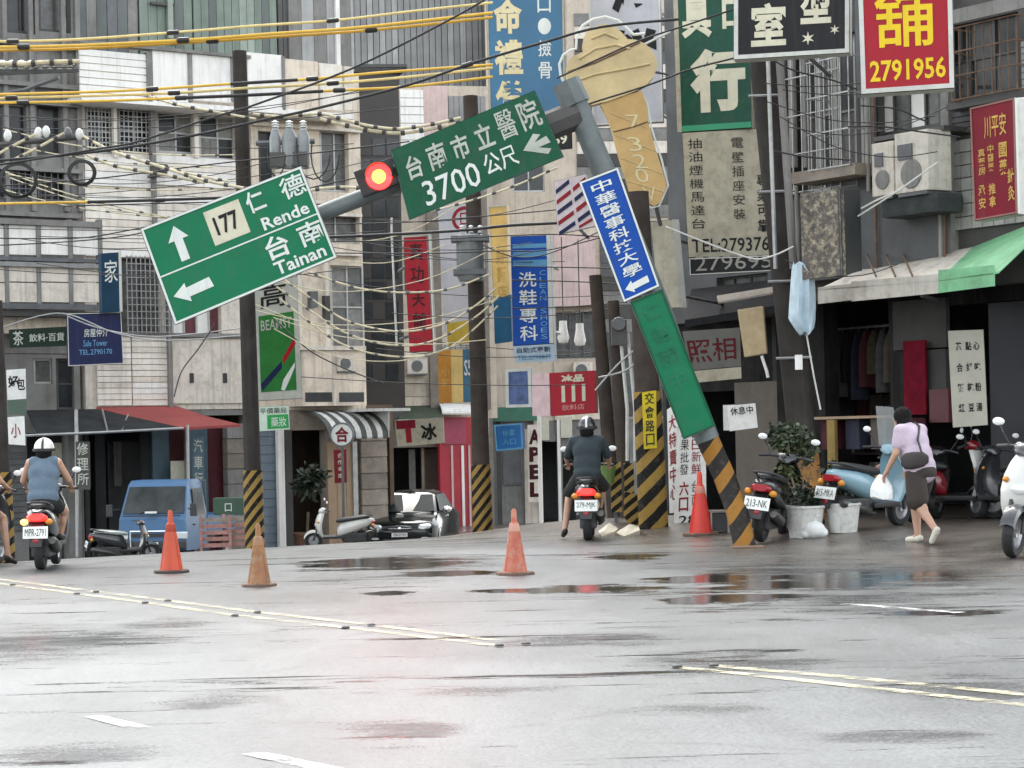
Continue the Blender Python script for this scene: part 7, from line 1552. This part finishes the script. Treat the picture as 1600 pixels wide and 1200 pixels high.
# pink slatted barriers beside the truck
for i, (x, lb) in enumerate(((330, 'pink slatted trestle behind the truck bed'), (366, 'pink slatted trestle leaning against the striped pole'))):
    g = P(x, 860, 38.8+i*.2); g.z = ground_z(g.x, g.y); tr_ = thing('trestle', lb, 'trestle', g, R(8), 'pink trestles beside the truck'); mp_ = mat('faded_pink_wood', (.40, .20, .17), .75, var=.3, vscale=6, dirt_amt=.4)
    for k in range(5): MB().box((-.2, -.02, .18+k*.11), (.36, .02, .25+k*.11)).build('slat', mp_ if k < 4 else m_stone, tr_)
    for x_ in (-.17, .33): MB().box((x_-.025, -.05, 0), (x_+.025, -.02, .74)).build('upright', mp_, tr_)
gb = P(356, 800, 39.4); bx = thing('green_bin', 'dark green box stacked above the pink trestles', 'box', gb)
MB().box((-.26, 0, -.05), (.28, .4, .25)).build('shell', mat('bottle_green_box', (.02, .06, .035), .5, var=.2), bx, bevel=.02); gv, gf = glyphs('口', 0); MB().add([Vector((-.05+.12*u, -.006, .15-.14*v)) for u, v in gv], gf).build('lettering', s_white, bx)
# column lettering under the canopy
sign('column_sign', 'pale characters running down the teal column behind the truck', ((300, 682), (318, 682), (319, 768), (301, 768)), 43.4, m_teal, .03, None, None, texts=[('汽車行', .15, .05, .9, .95, s_worn, {'vert': True, 'gap': .2})])
sign('round_characters', 'pale round characters down the post beside the blue vest rider', ((118, 690), (140, 690), (141, 765), (119, 765)), 40.6, m_greyd, .03, None, None, texts=[('修理所', .1, .03, .9, .97, s_worn, {'vert': True, 'gap': .2})])
# rooftop and wall pieces: pipes on the cream house, awning over the green fascia
for i, (x0, y0, x1, y1, d, lb) in enumerate(((842, 640, 846, 838, 45, 'white pipe left of the dark rider'), (760, 650, 764, 830, 40, 'pale pipe beside the concrete pole at the red shop'))):
    rt = thing('drain_pipe', lb, 'pipe', P(x1, y1, d)); MB().tube([P(x0, y0, d), P(x1, y1, d)], .04, 8).build('pipe', m_whitew, rt, smooth=True, off=rt.location)

# wall-hung air conditioners on the distant houses
for fx, lb, r_ in ((C3, 'small white air conditioner under the tall curtained window', (528, 556, 556, 580)), (C5, 'boxy air conditioner on the beige wall beside the red vertical sign', (640, 560, 668, 584)), (W2, 'dark air conditioner below the caged windows of the white house', (250, 256, 262, 270)), (C6, 'grey air conditioner under the pink wall panel', (896, 566, 926, 590))):
    xa, z0, xb, z1 = fx.rect(r_, -.6); ac = thing('air_conditioner', lb, 'air conditioner', fx.o, fx.phi, 'air conditioners on the far houses')
    MB().box((xa, -.6, z0), (xb, -.15, z1)).build('casing', m_siding2 if 'dark' not in lb else m_alud, ac, bevel=.015); MB().lathe([(0, -.02), ((z1-z0)*.36, -.02), ((z1-z0)*.38, 0), (0, 0)], 16, 'y', (xa+(xb-xa)*.42, -.602, (z0+z1)/2)).build('fan_grille', m_lead, ac); MB().box((xa, -.58, z0-.04), (xb, 0, z0-.004)).build('bracket', m_lead, ac)
